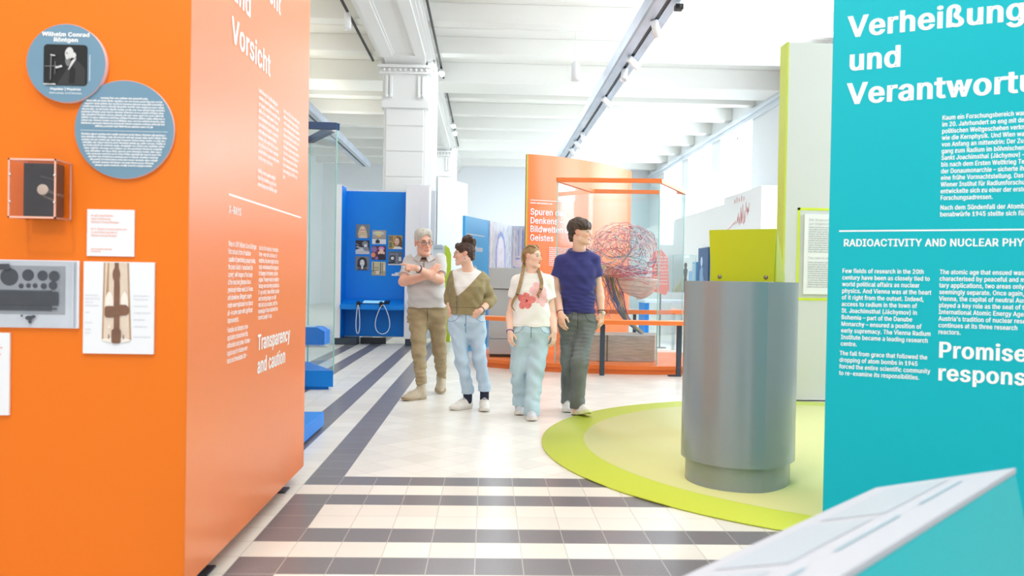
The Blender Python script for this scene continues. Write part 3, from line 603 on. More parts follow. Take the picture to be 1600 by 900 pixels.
# ================================================================== NEAR EXHIBITION WALLS
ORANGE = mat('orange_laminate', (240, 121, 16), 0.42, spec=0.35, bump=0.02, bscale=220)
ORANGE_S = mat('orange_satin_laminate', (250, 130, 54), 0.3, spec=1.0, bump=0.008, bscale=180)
STEEL_D = mat('dark_slate_metal', (62, 74, 88), 0.45, metal=0.2)
OX, OY = -1.055, 2.9
ow = thing('orange_exhibit_wall', 'tall orange exhibition wall on the left with round plaques and white lettering', 'exhibition wall', (-1.9, 3.8, 0))
mb = MB()
mb.box((-3.3, OY, 0.08), (OX, OY+0.06, 3.2)); mb.box((-3.3, 4.72, 0.08), (OX-0.03, 4.78, 3.2)); mb.box((-3.3, OY+0.06, 3.14), (OX-0.03, 4.72, 3.2)); mb.box((-3.3, OY+0.06, 0.08), (OX-0.03, 4.72, 0.14))
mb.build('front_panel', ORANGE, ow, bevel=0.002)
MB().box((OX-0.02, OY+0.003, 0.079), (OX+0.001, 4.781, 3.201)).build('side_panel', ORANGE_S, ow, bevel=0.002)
for y in (3.26, 4.5):
    MB().box((OX-0.12, y, 0.0), (OX-0.07, y+0.05, 0.09)).box((OX-0.16, y-0.03, 0), (OX-0.03, y+0.08, 0.008)).build('leg', STEEL_D, ow)
for y in (3.26, 4.5):
    MB().box((-3.2, y, 0.0), (-3.15, y+0.05, 0.09)).build('leg', STEEL_D, ow)
SD = (0, 1, 0)
def ot(name, body, y, z, cap, **k): return text(name, ow, body, (OX+0.0013, y, z), SD, cap, **k)
ot('title_lettering', 'Durchsicht\nund\nVorsicht', 3.345, 2.496, 0.1, line=0.175, fit=0.768, bold=0.03)
rg = random.Random(11)
strokes('german_text', ow, (OX+0.0013, 3.745, 2.03), SD, 0.0155, 0.0305, [0.33+0.05*rg.random() for _ in range(10)]+[0.25, 0]+[0.33, 0.34, 0.35], rng=rg)
strokes('german_text', ow, (OX+0.0013, 4.2, 2.03), SD, 0.0155, 0.0305, [0.31+0.05*rg.random() for _ in range(11)]+[0.05], rng=rg)
art('rule', ow, (OX+0.0013, 3.34, 1.518), SD, [(0, rect(0, 0, 1.28, 0.008))], [M_PRINT])
ot('heading_lettering', 'X-RAYS', 3.34, 1.447, 0.031, fit=0.165, bold=0.03)
ot('english_text', "When in 1895 Wilhelm Conrad Röntgen\nfirst noticed a form of radiation\ncapable of penetrating opaque bodies,\nthe press hailed a 'sensational dis-\ncovery', with images of the bones\nof the hand and glimpses into a\npreviously hidden world. In Vienna\nand elsewhere, Röntgen's experi-\nments were replicated in no time at\nall – in some cases with significant\nimprovements.", 3.34, 1.312, 0.0215, line=0.0315, fit=0.4, bold=0.02)
ot('english_text', "Fantasies and attempts at new\napplications characterised this\nenthusiastic early phase. Archaeo-\nlogical uses for instance were\ntested not immediately after –", 3.34, 0.958, 0.0215, line=0.0315, fit=0.325, bold=0.02)
ot('english_text', "such as the analysis of mummies\nfrom – were set to advance. In\nmedicine, the new insight into the\nbody revolutionised the diagnosis\nof changes in the bones, and the\norgans. Therapy made by radiation\ntherapy was now being essential as\nX-ray safety, these initially unlucky\nand shocking dangers are still\nthat had to be acquired, until the\nknowledge of harm dealt with the\nharmful quality X-rays.", 3.783, 1.312, 0.0215, line=0.0295, fit=0.375, bold=0.02)
ot('title_lettering', 'Transparency\nand caution', 3.783, 0.847, 0.07, line=0.108, fit=0.615, bold=0.03)

# things fixed to the orange front
FD = (1, 0, 0); FY = OY-0.001
SLATE = mat('slate_blue_board', (112, 148, 172), 0.5)
EDGEP = mat('pale_pink_edge', (232, 200, 205), 0.5)
G_BLACK = mat('photo_black', (26, 26, 27), 0.4); G_DARK = mat('photo_dark_grey', (52, 52, 54), 0.4); G_MID = mat('photo_grey', (120, 120, 122), 0.4); G_LIGHT = mat('photo_pale_grey', (214, 214, 214), 0.4)
def disc(cx, cz, r, th, label):
    d = thing('round_plaque', label, 'plaque', (cx, FY, cz), None)
    MB().lathe((cx, FY, cz), [(r, 0), (r, th-0.002), (r-0.001, th-0.0005)], 72, axis=(0, -1, 0)).build('rim', EDGEP, d)
    MB().extrude([(cx+(r-0.001)*math.cos(2*PI*i/72), FY-th+0.001, cz+(r-0.001)*math.sin(2*PI*i/72)) for i in range(72)], (0, -0.001, 0)).build('face', SLATE, d)
    return d
d2 = disc(-1.276, 1.697, 0.172, 0.012, 'larger round slate blue plaque full of small white print')
y2 = FY-0.0125
w = []
for i in range(11):
    z = 0.105-0.0098*i; h = math.sqrt(0.172**2-z*z)*0.92
    if i == 0: h = 0.082
    if i == 10: h = 0.1
    w.append((0.165-min(h, 0.148), 0.165+min(h, 0.142)))
strokes('german_text', d2, (-1.276-0.165, y2, 1.697+0.105), FD, 0.0052, 0.0098, w, rng=random.Random(5))
art('rule', d2, (-1.276-0.15, y2, 1.697-0.006), FD, [(0, rect(0, 0, 0.3, 0.0012))], [M_PRINT])
w = []
for i in range(12):
    z = -0.02-0.0098*i; h = min(0.147, math.sqrt(0.172**2-z*z)*0.87)
    w.append((0.165-h, 0.165+h))
strokes('english_text', d2, (-1.276-0.165, y2, 1.697-0.021), FD, 0.0052, 0.0098, w, rng=random.Random(6))
d1 = disc(-1.474, 1.921, 0.136, 0.022, 'smaller round slate blue plaque with a black and white portrait photo')
y1 = FY-0.0225
text('name_lettering', d1, 'Wilhelm Conrad\nRöntgen', (-1.474, y1, 1.921+0.092), FD, 0.0142, line=0.0185, bold=0.035, align='CENTER')
text('caption_lettering', d1, 'Physiker | Physicist', (-1.474, y1, 1.921-0.094), FD, 0.0075, bold=0.03, align='CENTER')
text('caption_lettering', d1, '1845 Lennep, 1923 München', (-1.474, y1, 1.921-0.107), FD, 0.0056, bold=0.01, align='CENTER')
strokes('credit_text', d1, (-1.474+0.0835, y1, 1.921-0.06), (0, 0, 1), 0.0025, 0.004, [0.09], slant=(-1, 0, 0))
art('portrait_photo', d1, (-1.474, y1, 1.921), FD, [
    (0, rrect(-0.076, -0.078, 0.074, 0.064, 0.013)),
    (1, [(-0.03,-0.076),(0.066,-0.076),(0.068,-0.02),(0.05,0.0),(0.035,0.012),(0.012,0.0),(-0.002,-0.03)]),
    (0, [(0.01,-0.07),(0.03,-0.07),(0.034,-0.02),(0.016,-0.005)]),
    (3, [(0.008,-0.024),(0.012,-0.022),(0.034,0.012),(0.036,0.02),(0.02,0.008)]),
    (3, ell(0.012, 0.034, 0.0145, 0.021, 20, rot=-0.15)), (3, ell(0.028, 0.027, 0.008, 0.01)),
    (2, ell(0.008, 0.006, 0.009, 0.017, 16, rot=0.1)), (3, ell(0.006, 0.022, 0.006, 0.01)),
    (0, [(0.002,0.033),(0.008,0.031),(0.008,0.034),(0.002,0.036)]),
    (3, [(-0.036,-0.013),(-0.012,-0.008),(-0.01,-0.014),(-0.03,-0.02),(-0.035,-0.018)]), (2, [(-0.052,-0.06),(-0.049,-0.06),(-0.046,0.026),(-0.05,0.026)]),
    (2, [(-0.07,-0.012),(-0.02,-0.01),(-0.02,-0.0125),(-0.07,-0.0145)]), (2, [(-0.036,-0.04),(-0.034,-0.04),(-0.033,0.004),(-0.035,0.004)]),
    (3, [(-0.074,-0.0765),(-0.03,-0.077),(-0.034,-0.072),(-0.05,-0.074),(-0.07,-0.0725)]), (3, [(-0.05,0.024),(-0.034,0.022),(-0.034,0.026),(-0.05,0.028)])],
    [G_BLACK, G_DARK, G_MID, G_LIGHT])
# clear box with the black velvet case and a medal
CLEAR = glass('clear_acrylic', (252, 247, 245), 1.0)
ACRY = mat('acrylic_edge', (250, 190, 170), 0.25, spec=0.8)
bx0, bx1, bz0, bz1, byf = -1.617, -1.459, 1.375, 1.576, OY-0.11
ab = thing('display_box', 'small clear acrylic box on the orange wall holding a medal on black velvet', 'display case', ((bx0+bx1)/2, OY, bz0))
g = MB(); t = 0.006
g.box((bx0,byf,bz0),(bx1,byf+0.004,bz1)); g.box((bx0,byf,bz0),(bx0+0.004,FY,bz1)); g.box((bx1-0.004,byf,bz0),(bx1,FY,bz1)); g.box((bx0,byf,bz1-0.004),(bx1,FY,bz1)); g.box((bx0,byf,bz0),(bx1,FY,bz0+0.004))
g.build('cover', CLEAR, ab)
e = MB()
for x in (bx0, bx1-0.005):
    e.box((x,byf-0.001,bz0),(x+0.005,byf+0.005,bz1)); e.box((x,FY-0.006,bz0),(x+0.005,FY,bz1))
    for z in (bz0, bz1-0.005): e.box((x,byf,z),(x+0.005,FY,z+0.005))
for z in (bz0, bz1-0.006):
    e.box((bx0,byf-0.001,z),(bx1,byf+0.005,z+0.006))
e.build('box_edge', ACRY, ab)
for x in (bx0+0.006, bx1-0.004):
    for z in (bz0+0.055, bz1-0.055):
        MB().ball((x, byf-0.001, z), 0.0045, seg=10).build('screw', mat('bright_steel', (225, 225, 228), 0.25, metal=0.8), ab)
mt = thing('medal_case', 'black velvet case with gold print holding a silver medal, inside the clear box', 'medal case', (-1.53, OY-0.03, 1.39))
MB().box((-1.598, OY-0.055, 1.385), (-1.485, OY-0.004, 1.568)).build('velvet_pad', mat('black_velvet', (34, 42, 52), 0.8, var=0.25, vscale=30, sheen=0.2), mt, bevel=0.003)
MB().lathe((-1.531, OY-0.055, 1.477), [(0.0185,0),(0.0185,0.003),(0.016,0.004),(0.001,0.0035)], 32, axis=(0,-1,0)).build('medal', mat('silver_medal', (214, 210, 200), 0.4, metal=0.1, bump=0.4, bscale=300), mt)
text('cover_lettering', mt, 'Gsaranz', (-1.515, OY-0.0565, 1.468), (0.95, 0, -0.28), 0.011, bold=0.0, m=mat('faded_gold', (150, 150, 140), 0.4), slant=(0.28, 0, 0.95))
text('cover_lettering', mt, 'Garnesaen', (-1.53, OY-0.0565, 1.452), (0.93, 0, -0.36), 0.009, fit=0.045, bold=0.0, m=mat('faded_gold', (150, 150, 140), 0.4), slant=(0.36, 0, 0.93))
art('cover_line', mt, (-1.54, OY-0.0555, 1.523), (0.97, 0, -0.24), [(0, rect(0, 0, 0.05, 0.0009))], [mat('faded_gold', (150, 150, 140), 0.4)], up=(0.24, 0, 0.97))
# mounted prints
PAPER = mat('white_board', (238, 241, 247), 0.55)
def board(name, x0, z0, x1, z1, th, label, cat, face=None):
    b = thing(name, label, cat, ((x0+x1)/2, FY, z0))
    MB().box((x0, FY-th, z0), (x1, FY, z1)).build('board', face or PAPER, b, bevel=0.001)
    return b
card = board('caption_card', -1.404, 1.253, -1.240, 1.417, 0.006, 'square white caption card with orange print on the orange wall', 'caption card')
OP = mat('orange_print', (246, 150, 110), 0.5)
text('caption_text', card, 'Er sah unsichtbares\noder Entdeckung\nWilhelm Conrad Röntgen', (-1.389, FY-0.0065, 1.392), FD, 0.0072, line=0.0115, fit=0.096, bold=0.0, m=OP)
text('caption_text', card, 'An X-Sketch commemorative coin\nfor the Nobel Laureate of\nWilhelm Conrad Röntgen', (-1.389, FY-0.0065, 1.345), FD, 0.0072, line=0.0115, fit=0.124, bold=0.0, m=OP)
strokes('caption_text', card, (-1.389, FY-0.0065, 1.276), FD, 0.003, 0.008, [0.075, 0.035], m=OP)
XW = mat('xray_pale', (196, 203, 214), 0.4, var=0.08, vscale=7); XG = mat('xray_grey', (150, 156, 166), 0.4, var=0.1, vscale=9); XD = mat('xray_dark', (70, 74, 82), 0.4, var=0.1, vscale=16); XK = mat('xray_shade', (96, 101, 110), 0.4, var=0.15, vscale=8)
xr = board('x_ray_print', -1.93, 0.998, -1.428, 1.235, 0.01, 'grey x-ray print of a box of round weights, left on the orange wall', 'photo print')
cx, cz = -1.428, 1.235
LY = [(0, rect(-0.50,-0.235,-0.006,-0.003)), (1, rect(-0.50,-0.19,-0.045,-0.02)), (3, rect(-0.50,-0.178,-0.09,-0.035)), (1, rect(-0.5,-0.105,-0.066,-0.03))]
for (u, v, r) in [(-0.237,-0.06,0.031),(-0.173,-0.053,0.0205),(-0.123,-0.054,0.018),(-0.083,-0.055,0.0185),(-0.196,-0.091,0.0085),(-0.171,-0.089,0.008),(-0.148,-0.089,0.008),(-0.118,-0.09,0.01),(-0.086,-0.087,0.0145),(-0.30,-0.058,0.03)]:
    LY.append((2, ell(u, v, r, r)))
LY += [(2, rect(-0.5,-0.158,-0.067,-0.11)), (2, rect(-0.27,-0.035,-0.235,-0.015)), (2, rect(-0.5,-0.172,-0.07,-0.167)), (2, ell(-0.165,-0.202,0.014,0.008)), (2, ell(-0.162,-0.214,0.006,0.008)), (2, ell(-0.19,-0.195,0.004,0.004)), (2, ell(-0.15,-0.197,0.008,0.005)), (0, rect(-0.02,-0.235,-0.012,-0.003))]
art('x_ray_image', xr, (cx, FY-0.0105, cz), FD, LY, [XW, XG, XD, XK])
tb = board('x_ray_print', -1.412, 0.911, -1.167, 1.234, 0.01, 'white print of a brown x-rayed glass tube on the orange wall', 'photo print')
B1 = mat('sepia_pale', (226, 208, 190), 0.4, var=0.08, vscale=20); B2 = mat('sepia_mid', (186, 152, 122), 0.4, var=0.15, vscale=12); B3 = mat('sepia_dark', (128, 92, 72), 0.4, var=0.15, vscale=18); B4 = mat('sepia_light', (244, 236, 226), 0.4)
cx, cz = -1.412, 1.234
art('tube_image', tb, (cx, FY-0.0105, cz), FD, [
    (1, [(0.066,-0.274),(0.168,-0.274),(0.157,-0.003),(0.07,-0.003)]), (0, [(0.072,-0.268),(0.162,-0.268),(0.151,-0.003),(0.076,-0.003)]), (1, [(0.079,-0.12),(0.084,-0.003),(0.09,-0.003),(0.088,-0.15)]),
    (3, ell(0.091,-0.15,0.014,0.045)), (3, ell(0.144,-0.15,0.013,0.045)), (3, ell(0.117,-0.274,0.05,0.009)),
    (2, [(0.108,-0.275),(0.128,-0.275),(0.127,-0.08),(0.122,-0.003),(0.109,-0.003),(0.107,-0.1)]), (2, ell(0.115,-0.045,0.013,0.026)), (2, rrect(0.076,-0.195,0.112,-0.155,0.01)), (2, rrect(0.108,-0.188,0.16,-0.15,0.016)), (2, rrect(0.101,-0.286,0.133,-0.235,0.008)),
    (2, rect(0.09,-0.27,0.093,-0.255)), (2, rect(0.141,-0.27,0.144,-0.255)), (3, ell(0.094,-0.228,0.004,0.005))], [B1, B2, B3, B4])
GP = mat('pencil_grey', (205, 208, 216), 0.5)
strokes('pencil_lettering', tb, (cx+0.008, FY-0.0105, cz-0.12), FD, 0.003, 0.012, [0.045, 0.05, 0.03, 0.048, 0, 0.02, 0, 0, 0.025, 0, 0.02, 0.02], m=GP)
strokes('pencil_lettering', tb, (cx+0.175, FY-0.0105, cz-0.12), FD, 0.003, 0.012, [0.055, 0.05, 0, 0.05, 0, 0.06, 0, 0.04, 0, 0.05, 0, 0, 0.06], m=GP)
c3 = board('caption_card', -1.9, 0.69, -1.664, 0.979, 0.01, 'white caption board cut by the left frame edge below the x-ray print', 'caption card')
strokes('caption_text', c3, (-1.74, FY-0.0105, 0.925), FD, 0.004, 0.012, [0.055, 0.04, 0.05], m=OP)

# ------------------------------------------------------------------ teal wall
TEAL = mat('teal_laminate', (0, 184, 198), 0.5, spec=0.3, bump=0.02, bscale=220)
TP = Vector((1.573, 3.7, 0)); TD = Vector((0.892, -0.452, 0)); TN = Vector((-0.452, -0.892, 0))
tw = thing('teal_exhibit_wall', 'tall teal exhibition wall on the right with large white lettering', 'exhibition wall', tuple(TP+TD*0.85))
mb = MB(); a = TP; b = TP+TD*1.75; c = b-TN*0.25; d = a-TN*0.25
mb.prism([(a.x,a.y),(b.x,b.y),(c.x,c.y),(d.x,d.y)], 0.012, 3.2)
mb.build('panel', TEAL, tw, bevel=0.003)
MB().prism([((a-TN*0.03+TD*0.03).x,(a-TN*0.03+TD*0.03).y),((b-TN*0.03).x,(b-TN*0.03).y),((c+TN*0.03).x,(c+TN*0.03).y),((d+TN*0.03+TD*0.03).x,(d+TN*0.03+TD*0.03).y)], 0.0, 0.02).build('plinth', STEEL_D, tw)
def tt(name, body, u, z, cap, **k): return text(name, tw, body, tuple(TP+TD*u+Vector((0, 0, z))), TD, cap, **k)
tt('title_lettering', 'Verheißung', 0.065, 2.328, 0.092, fit=0.69, bold=0.032)
tt('title_lettering', 'und', 0.07, 2.176, 0.092, fit=0.212, bold=0.032)
tt('title_lettering', 'Verantwortung', 0.068, 2.023, 0.092, fit=0.89, bold=0.032)
tt('german_text', "Kaum ein Forschungsbereich war\nim 20. Jahrhundert so eng mit dem\npolitischen Weltgeschehen verknüpft\nwie die Kernphysik. Und Wien war\nvon Anfang an mittendrin: Der Zu-\ngang zum Radium im böhmischen\nSankt Joachimsthal (Jáchymov) –\nbis nach dem Ersten Weltkrieg Teil\nder Donaumonarchie – sicherte ihr\neine frühe Vormachtstellung. Das\nWiener Institut für Radiumforschung\nentwickelte sich zu einer der ersten\nForschungsadressen.", 0.453, 1.925, 0.0195, line=0.0291, fit=0.345, bold=0.022)
tt('german_text', "Nach dem Sündenfall der Atombom-\nbenabwürfe 1945 stellte sich für die", 0.453, 1.533, 0.0195, line=0.0291, fit=0.355, bold=0.022)
art('rule', tw, tuple(TP+TD*0.044+Vector((0, 0, 1.4405))), TD, [(0, rect(0, 0, 1.3, 0.0065))], [M_PRINT])
tt('heading_lettering', 'RADIOACTIVITY AND NUCLEAR PHYSICS', 0.064, 1.374, 0.032, fit=0.80, bold=0.025)
tt('english_text', "Few fields of research in the 20th\ncentury have been as closely tied to\nworld political affairs as nuclear\nphysics. And Vienna was at the heart\nof it right from the outset. Indeed,\naccess to radium in the town of\nSt. Joachimsthal (Jáchymov) in\nBohemia – part of the Danube\nMonarchy – ensured a position of\nearly supremacy. The Vienna Radium\nInstitute became a leading research\ncentre.", 0.062, 1.252, 0.0195, line=0.0303, fit=0.365, bold=0.022)
tt('english_text', "The fall from grace that followed the\ndropping of atom bombs in 1945\nforced the entire scientific community\nto re-examine its responsibilities.", 0.058, 0.875, 0.0195, line=0.0303, fit=0.372, bold=0.022)
tt('english_text', "The atomic age that ensued was\ncharacterised by peaceful and mili-\ntary applications, two areas only\nseemingly separate. Once again,\nVienna, the capital of neutral Austria,\nplayed a key role as the seat of the\nInternational Atomic Energy Agency.\nAustria's tradition of nuclear research\ncontinues at its three research\nreactors.", 0.457, 1.252, 0.0195, line=0.0291, fit=0.368, bold=0.022)
tt('title_lettering', 'Promise and\nresponsibility', 0.459, 0.888, 0.067, line=0.1, fit=0.56, bold=0.032)

# ------------------------------------------------------------------ reading desk in the near right corner
dd = Vector((0.719, 0.695, 0)); dn = Vector((0.695, -0.719, 0))
C1 = Vector((0.87, 1.77, 0)); W = 0.27; ZL, ZH = 0.75, 0.842
desk = thing('reading_desk', 'sloping white reading board on a teal desk in the near right corner', 'reading desk', tuple(C1+dn*0.15-dd*0.5))
A0 = C1-dd*1.15; A1 = C1; B0 = A0+dn*W; B1 = C1+dn*W
TEALD = mat('teal_desk_board', (24, 196, 206), 0.45, spec=0.35)
mb = MB()
body = [(A0+dn*0.02)+Vector((0,0,0.0)), (A0+dn*0.02)+Vector((0,0,ZL-0.012)), B0+Vector((0,0,ZH-0.012)), B0+dn*0.16+Vector((0,0,0.0))]
mb.extrude(body[::-1], tuple(dd*1.148))
mb.build('desk_body', TEALD, desk, bevel=0.003)
mb = MB(); e = 0.012
sl = Vector((0, 0, -e))
mb.extrude([A0+Vector((0,0,ZL)), A0+Vector((0,0,ZL-e)), B0+Vector((0,0,ZH-e)), B0+Vector((0,0,ZH))], tuple(dd*1.15))
mb.build('reading_board', mat('white_matt_board', (196, 200, 211), 0.5), desk, bevel=0.002)
upv = (dn*W+Vector((0,0,ZH-ZL))).normalized()
TG = mat('teal_print', (142, 180, 196), 0.5); TPALE = mat('pale_teal_print', (184, 195, 206), 0.5)
rd = -dd
nrm = rd.cross(-upv)
def on_board(s, v): return C1-dd*s+upv*v+Vector((0,0,ZL+0.001))
# the print reads from the far side: headings near the high edge
mb = MB()
for s0, s1, v0, v1, mi in ((0.10, 0.34, 0.205, 0.213, 0), (0.44, 0.70, 0.205, 0.213, 0), (0.80, 1.05, 0.205, 0.213, 0), (0.05, 0.40, 0.05, 0.17, 1), (0.44, 0.76, 0.04, 0.165, 1), (0.8, 1.1, 0.06, 0.16, 1)):
    mb.add([on_board(s0, v0), on_board(s0, v1), on_board(s1, v1), on_board(s1, v0)], [(0, 1, 2, 3)], mi)
mb.build('printed_text', [TG, TPALE], desk)

# ------------------------------------------------------------------ lime floor disc, pedestal, white wall
LIME = mat('lime_vinyl', (214, 232, 82), 0.42, spec=0.35)
LIMEP = mat('pale_lime_vinyl', (232, 236, 162), 0.4, spec=0.4)
DC = (2.742, 5.79); DR = 2.323
disc_t = thing('floor_platform', 'large round lime green floor platform under the grey pedestal', 'platform', (DC[0], DC[1], 0))
def arc(cx, cy, r, n=160): return [(cx+r*math.cos(2*PI*i/n), cy+r*math.sin(2*PI*i/n)) for i in range(n)]
MB().lathe((DC[0], DC[1], 0), [(DR-0.012, 0), (DR-0.012, 0.004), (DR, 0.004), (DR, 0.013), (0.01, 0.013)], 160).build('rim_ring', LIME, disc_t)
MB().lathe((DC[0]+0.02, DC[1]+0.02, 0), [(2.03, 0.0135), (2.03, 0.0145), (0.01, 0.0145)], 160).build('inner_disc', LIMEP, disc_t)
PC = (1.522, 4.815)
GREYM = mat('grey_metallic_laminate', (150, 160, 164), 0.24, metal=0.25, spec=0.5, bump=0.02, bscale=300)
pd = thing('pedestal', 'waist high grey round pedestal on the lime platform carrying a lime box', 'pedestal', (PC[0], PC[1], 0.0145))
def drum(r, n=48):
    """round outline with one added crease that shapes a sharp reflection edge into the side"""
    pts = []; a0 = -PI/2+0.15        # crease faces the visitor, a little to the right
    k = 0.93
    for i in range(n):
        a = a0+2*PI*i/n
        # added dip right of the crease, so that side reflects darker
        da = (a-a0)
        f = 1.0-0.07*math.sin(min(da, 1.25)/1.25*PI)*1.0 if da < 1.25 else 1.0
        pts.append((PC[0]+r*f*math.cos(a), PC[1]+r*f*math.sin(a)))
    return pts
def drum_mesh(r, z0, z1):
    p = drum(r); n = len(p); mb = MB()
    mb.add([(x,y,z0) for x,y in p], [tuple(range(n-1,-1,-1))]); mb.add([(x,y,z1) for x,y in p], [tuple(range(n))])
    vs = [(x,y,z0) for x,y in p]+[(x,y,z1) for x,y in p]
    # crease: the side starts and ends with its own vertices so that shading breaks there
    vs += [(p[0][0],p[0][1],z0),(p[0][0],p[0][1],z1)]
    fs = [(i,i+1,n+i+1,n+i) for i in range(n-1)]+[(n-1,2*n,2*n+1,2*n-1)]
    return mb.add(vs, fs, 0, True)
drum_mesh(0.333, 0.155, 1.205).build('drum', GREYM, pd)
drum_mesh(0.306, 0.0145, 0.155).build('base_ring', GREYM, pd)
lb = thing('lime_box', 'open sloping lime green box with two screws on top of the grey pedestal', 'display box', (1.52, 4.75, 1.205))
LIMEB = mat('lime_lacquer', (200, 204, 28), 0.45, spec=0.35)
LIMEB2 = LIMEB
LA = Vector((1.347, 4.89, 0)); LU = Vector((0.845, -0.536, 0)); LN = Vector((-0.536, -0.845, 0)); LW_ = 0.392
def lbp(u, d, z): return LA+LU*u-LN*d+Vector((0, 0, z))
MB().extrude([lbp(0.014, 0, 1.206), lbp(LW_-0.006, 0, 1.206), lbp(LW_+0.002, 0, 1.517), lbp(-0.004, 0, 1.515)], tuple(LN*-0.012)).build('back_board', LIMEB, lb, bevel=0.0015)
for ua, ub in ((0.004, 0.016), (LW_-0.014, LW_+0.003)):
    MB().extrude([lbp(ua, 0.012, 1.206), lbp(ua, 0.25, 1.206), lbp(ua, 0.25, 1.25), lbp(ua, 0.012, 1.515)][::-1], tuple(LU*(ub-ua))).build('side_board', LIMEB2, lb, bevel=0.0015)
MB().extrude([lbp(0.01, 0.012, 1.505), lbp(0.01, 0.245, 1.25), lbp(0.01, 0.245, 1.238), lbp(0.01, 0.012, 1.493)], tuple(LU*(LW_-0.02))).build('sloping_board', LIMEB2, lb)
for su in (0.067, LW_-0.052):
    MB().lathe(lbp(su, 0, 1.233), [(0.0125,0),(0.0125,0.003),(0.009,0.006),(0.001,0.0065)], 20, axis=tuple(LN)).build('screw', mat('dull_steel', (150, 140, 125), 0.35, metal=0.8), lb)
OFFW = mat('off_white_laminate', (214, 218, 214), 0.5)
vw = thing('white_exhibit_wall', 'tall off-white exhibition wall with a lime edge behind the grey pedestal', 'exhibition wall', (4.2, 8.2, 0))
MB().box((3.02, 8.16, 0.0145), (5.6, 8.34, 3.64)).build('panel', OFFW, vw, bevel=0.002)
LIMEE = mat('lime_edge', (200, 214, 84), 0.5)
MB().box((2.999, 8.155, 0.0145), (3.02, 8.345, 3.642)).build('edge_strip', LIMEE, vw)
LB = mat('bright_lime_strip', (216, 236, 60), 0.5)
mb = MB(); fy = 8.157
mb.box((3.145, fy, 1.03), (3.17, fy+0.004, 1.97)); mb.box((3.145, fy, 1.945), (4.6, fy+0.004, 1.97)); mb.box((3.145, fy, 1.03), (4.6, fy+0.004, 1.055))
mb.build('frame_line', LB, vw)
tp = thing('text_panel', 'white text board in the lime frame on the off-white wall', 'text board', (3.6, 8.15, 1.09))
MB().box((3.21, 8.135, 1.092), (4.3, 8.155, 1.905)).build('board', mat('text_board_white', (240, 242, 242), 0.5), tp, bevel=0.002)
GT = mat('grey_print', (176, 181, 184), 0.5)
text('heading_lettering', tp, 'Der Anspruch\nauf Objektivität', (3.252, 8.134, 1.835), (1, 0, 0), 0.024, line=0.04, bold=0.0, m=GT)
text('heading_lettering', tp, 'The claim to objectivity', (3.25, 8.134, 1.45), (1, 0, 0), 0.022, bold=0.0, m=GT)
strokes('german_text', tp, (3.252, 8.134, 1.765), (1, 0, 0), 0.011, 0.0225, [0.95]*5+[0.5, 0.95, 0.95, 0.6, 0.95, 0.95, 0.4], m=GT)
strokes('english_text', tp, (3.25, 8.134, 1.41), (1, 0, 0), 0.011, 0.0225, [0.95]*6+[0.5, 0.95, 0.95, 0.95, 0.6, 0.95], m=GT)
# ================================================================== EXHIBITS FURTHER BACK
BLUE = mat('blue_laminate', (0, 132, 232), 0.45, spec=0.35)
BLUED = BLUE
NAVY = mat('navy_metal', (28, 66, 112), 0.4)
EDGEG = mat('glass_edge', (150, 214, 206), 0.25, spec=0.8)
GLASS = glass('sheet_glass', (251, 254, 254), 0.85)

# ---- tall glass case with a blue base, beside the orange wall
Cc = Vector((-1.59, 8.55, 0)); Lc = Cc+Vector((-1.0, -0.08, 0))*1.25; Bc = Cc+Vector((-0.42, 0.80, 0))*1.1; Dc = Lc+(Bc-Cc)
gc = thing('glass_showcase', 'tall glass showcase with a blue base and navy top frame beside the orange wall', 'showcase', tuple((Cc+Dc)/2))
foot = [(Lc.x,Lc.y),(Cc.x,Cc.y),(Bc.x,Bc.y),(Dc.x,Dc.y)]
def inset(poly, k):
    cx = sum(p[0] for p in poly)/len(poly); cy = sum(p[1] for p in poly)/len(poly)
    return [(cx+(x-cx)*k, cy+(y-cy)*k) for x, y in poly]
MB().prism(inset(foot, 0.94), 0.0, 0.03).prism(foot, 0.03, 0.2).build('base', BLUED, gc, bevel=0.003)
def wallglass(mb, a, b, z0, z1, th=0.008):
    a = Vector(a); b = Vector(b); n = Vector((b.y-a.y, a.x-b.x, 0)).normalized()*th
    mb.extrude([(a.x,a.y,z0),(b.x,b.y,z0),(b.x,b.y,z1),(a.x,a.y,z1)], tuple(n))
for a, b in ((Lc, Cc), (Cc, Bc), (Bc, Dc), (Dc, Lc)):
    mb = MB(); wallglass(mb, a, b, 0.2, 2.72); mb.build('glass_pane', GLASS, gc)
for p in (Cc, Bc, Lc): MB().box((p.x-0.006, p.y-0.006, 0.2), (p.x+0.006, p.y+0.006, 2.72)).build('glass_corner', EDGEG, gc)
def bar(mb, a, b, w, z0, z1):
    a = Vector(a); b = Vector(b); d = (b-a).normalized(); n = Vector((-d.y, d.x, 0))*w/2
    mb.prism([tuple((a-n).xy), tuple((b-n).xy), tuple((b+n).xy), tuple((a+n).xy)], z0, z1)
mb = MB()
for a, b in ((Lc, Cc), (Cc, Bc), (Bc, Dc), (Dc, Lc)): bar(mb, a, b, 0.06, 2.72, 2.79)
mb.build('top_frame', NAVY, gc, bevel=0.003)
MB().prism(inset(foot, 0.92), 0.44, 0.452).build('glass_shelf', GLASS, gc)
bk = thing('display_block', 'blue wedge shaped display block on the shelf of the blue glass showcase', 'display block', (-1.95, 8.85, 0.452))
MB().extrude([(-2.35, 8.72, 0.454), (-1.72, 8.72, 0.454), (-1.72, 8.72, 0.60), (-1.80, 8.72, 0.64), (-2.35, 8.72, 0.64)], (0, 0.3, 0)).build('block', BLUE, bk, bevel=0.004)
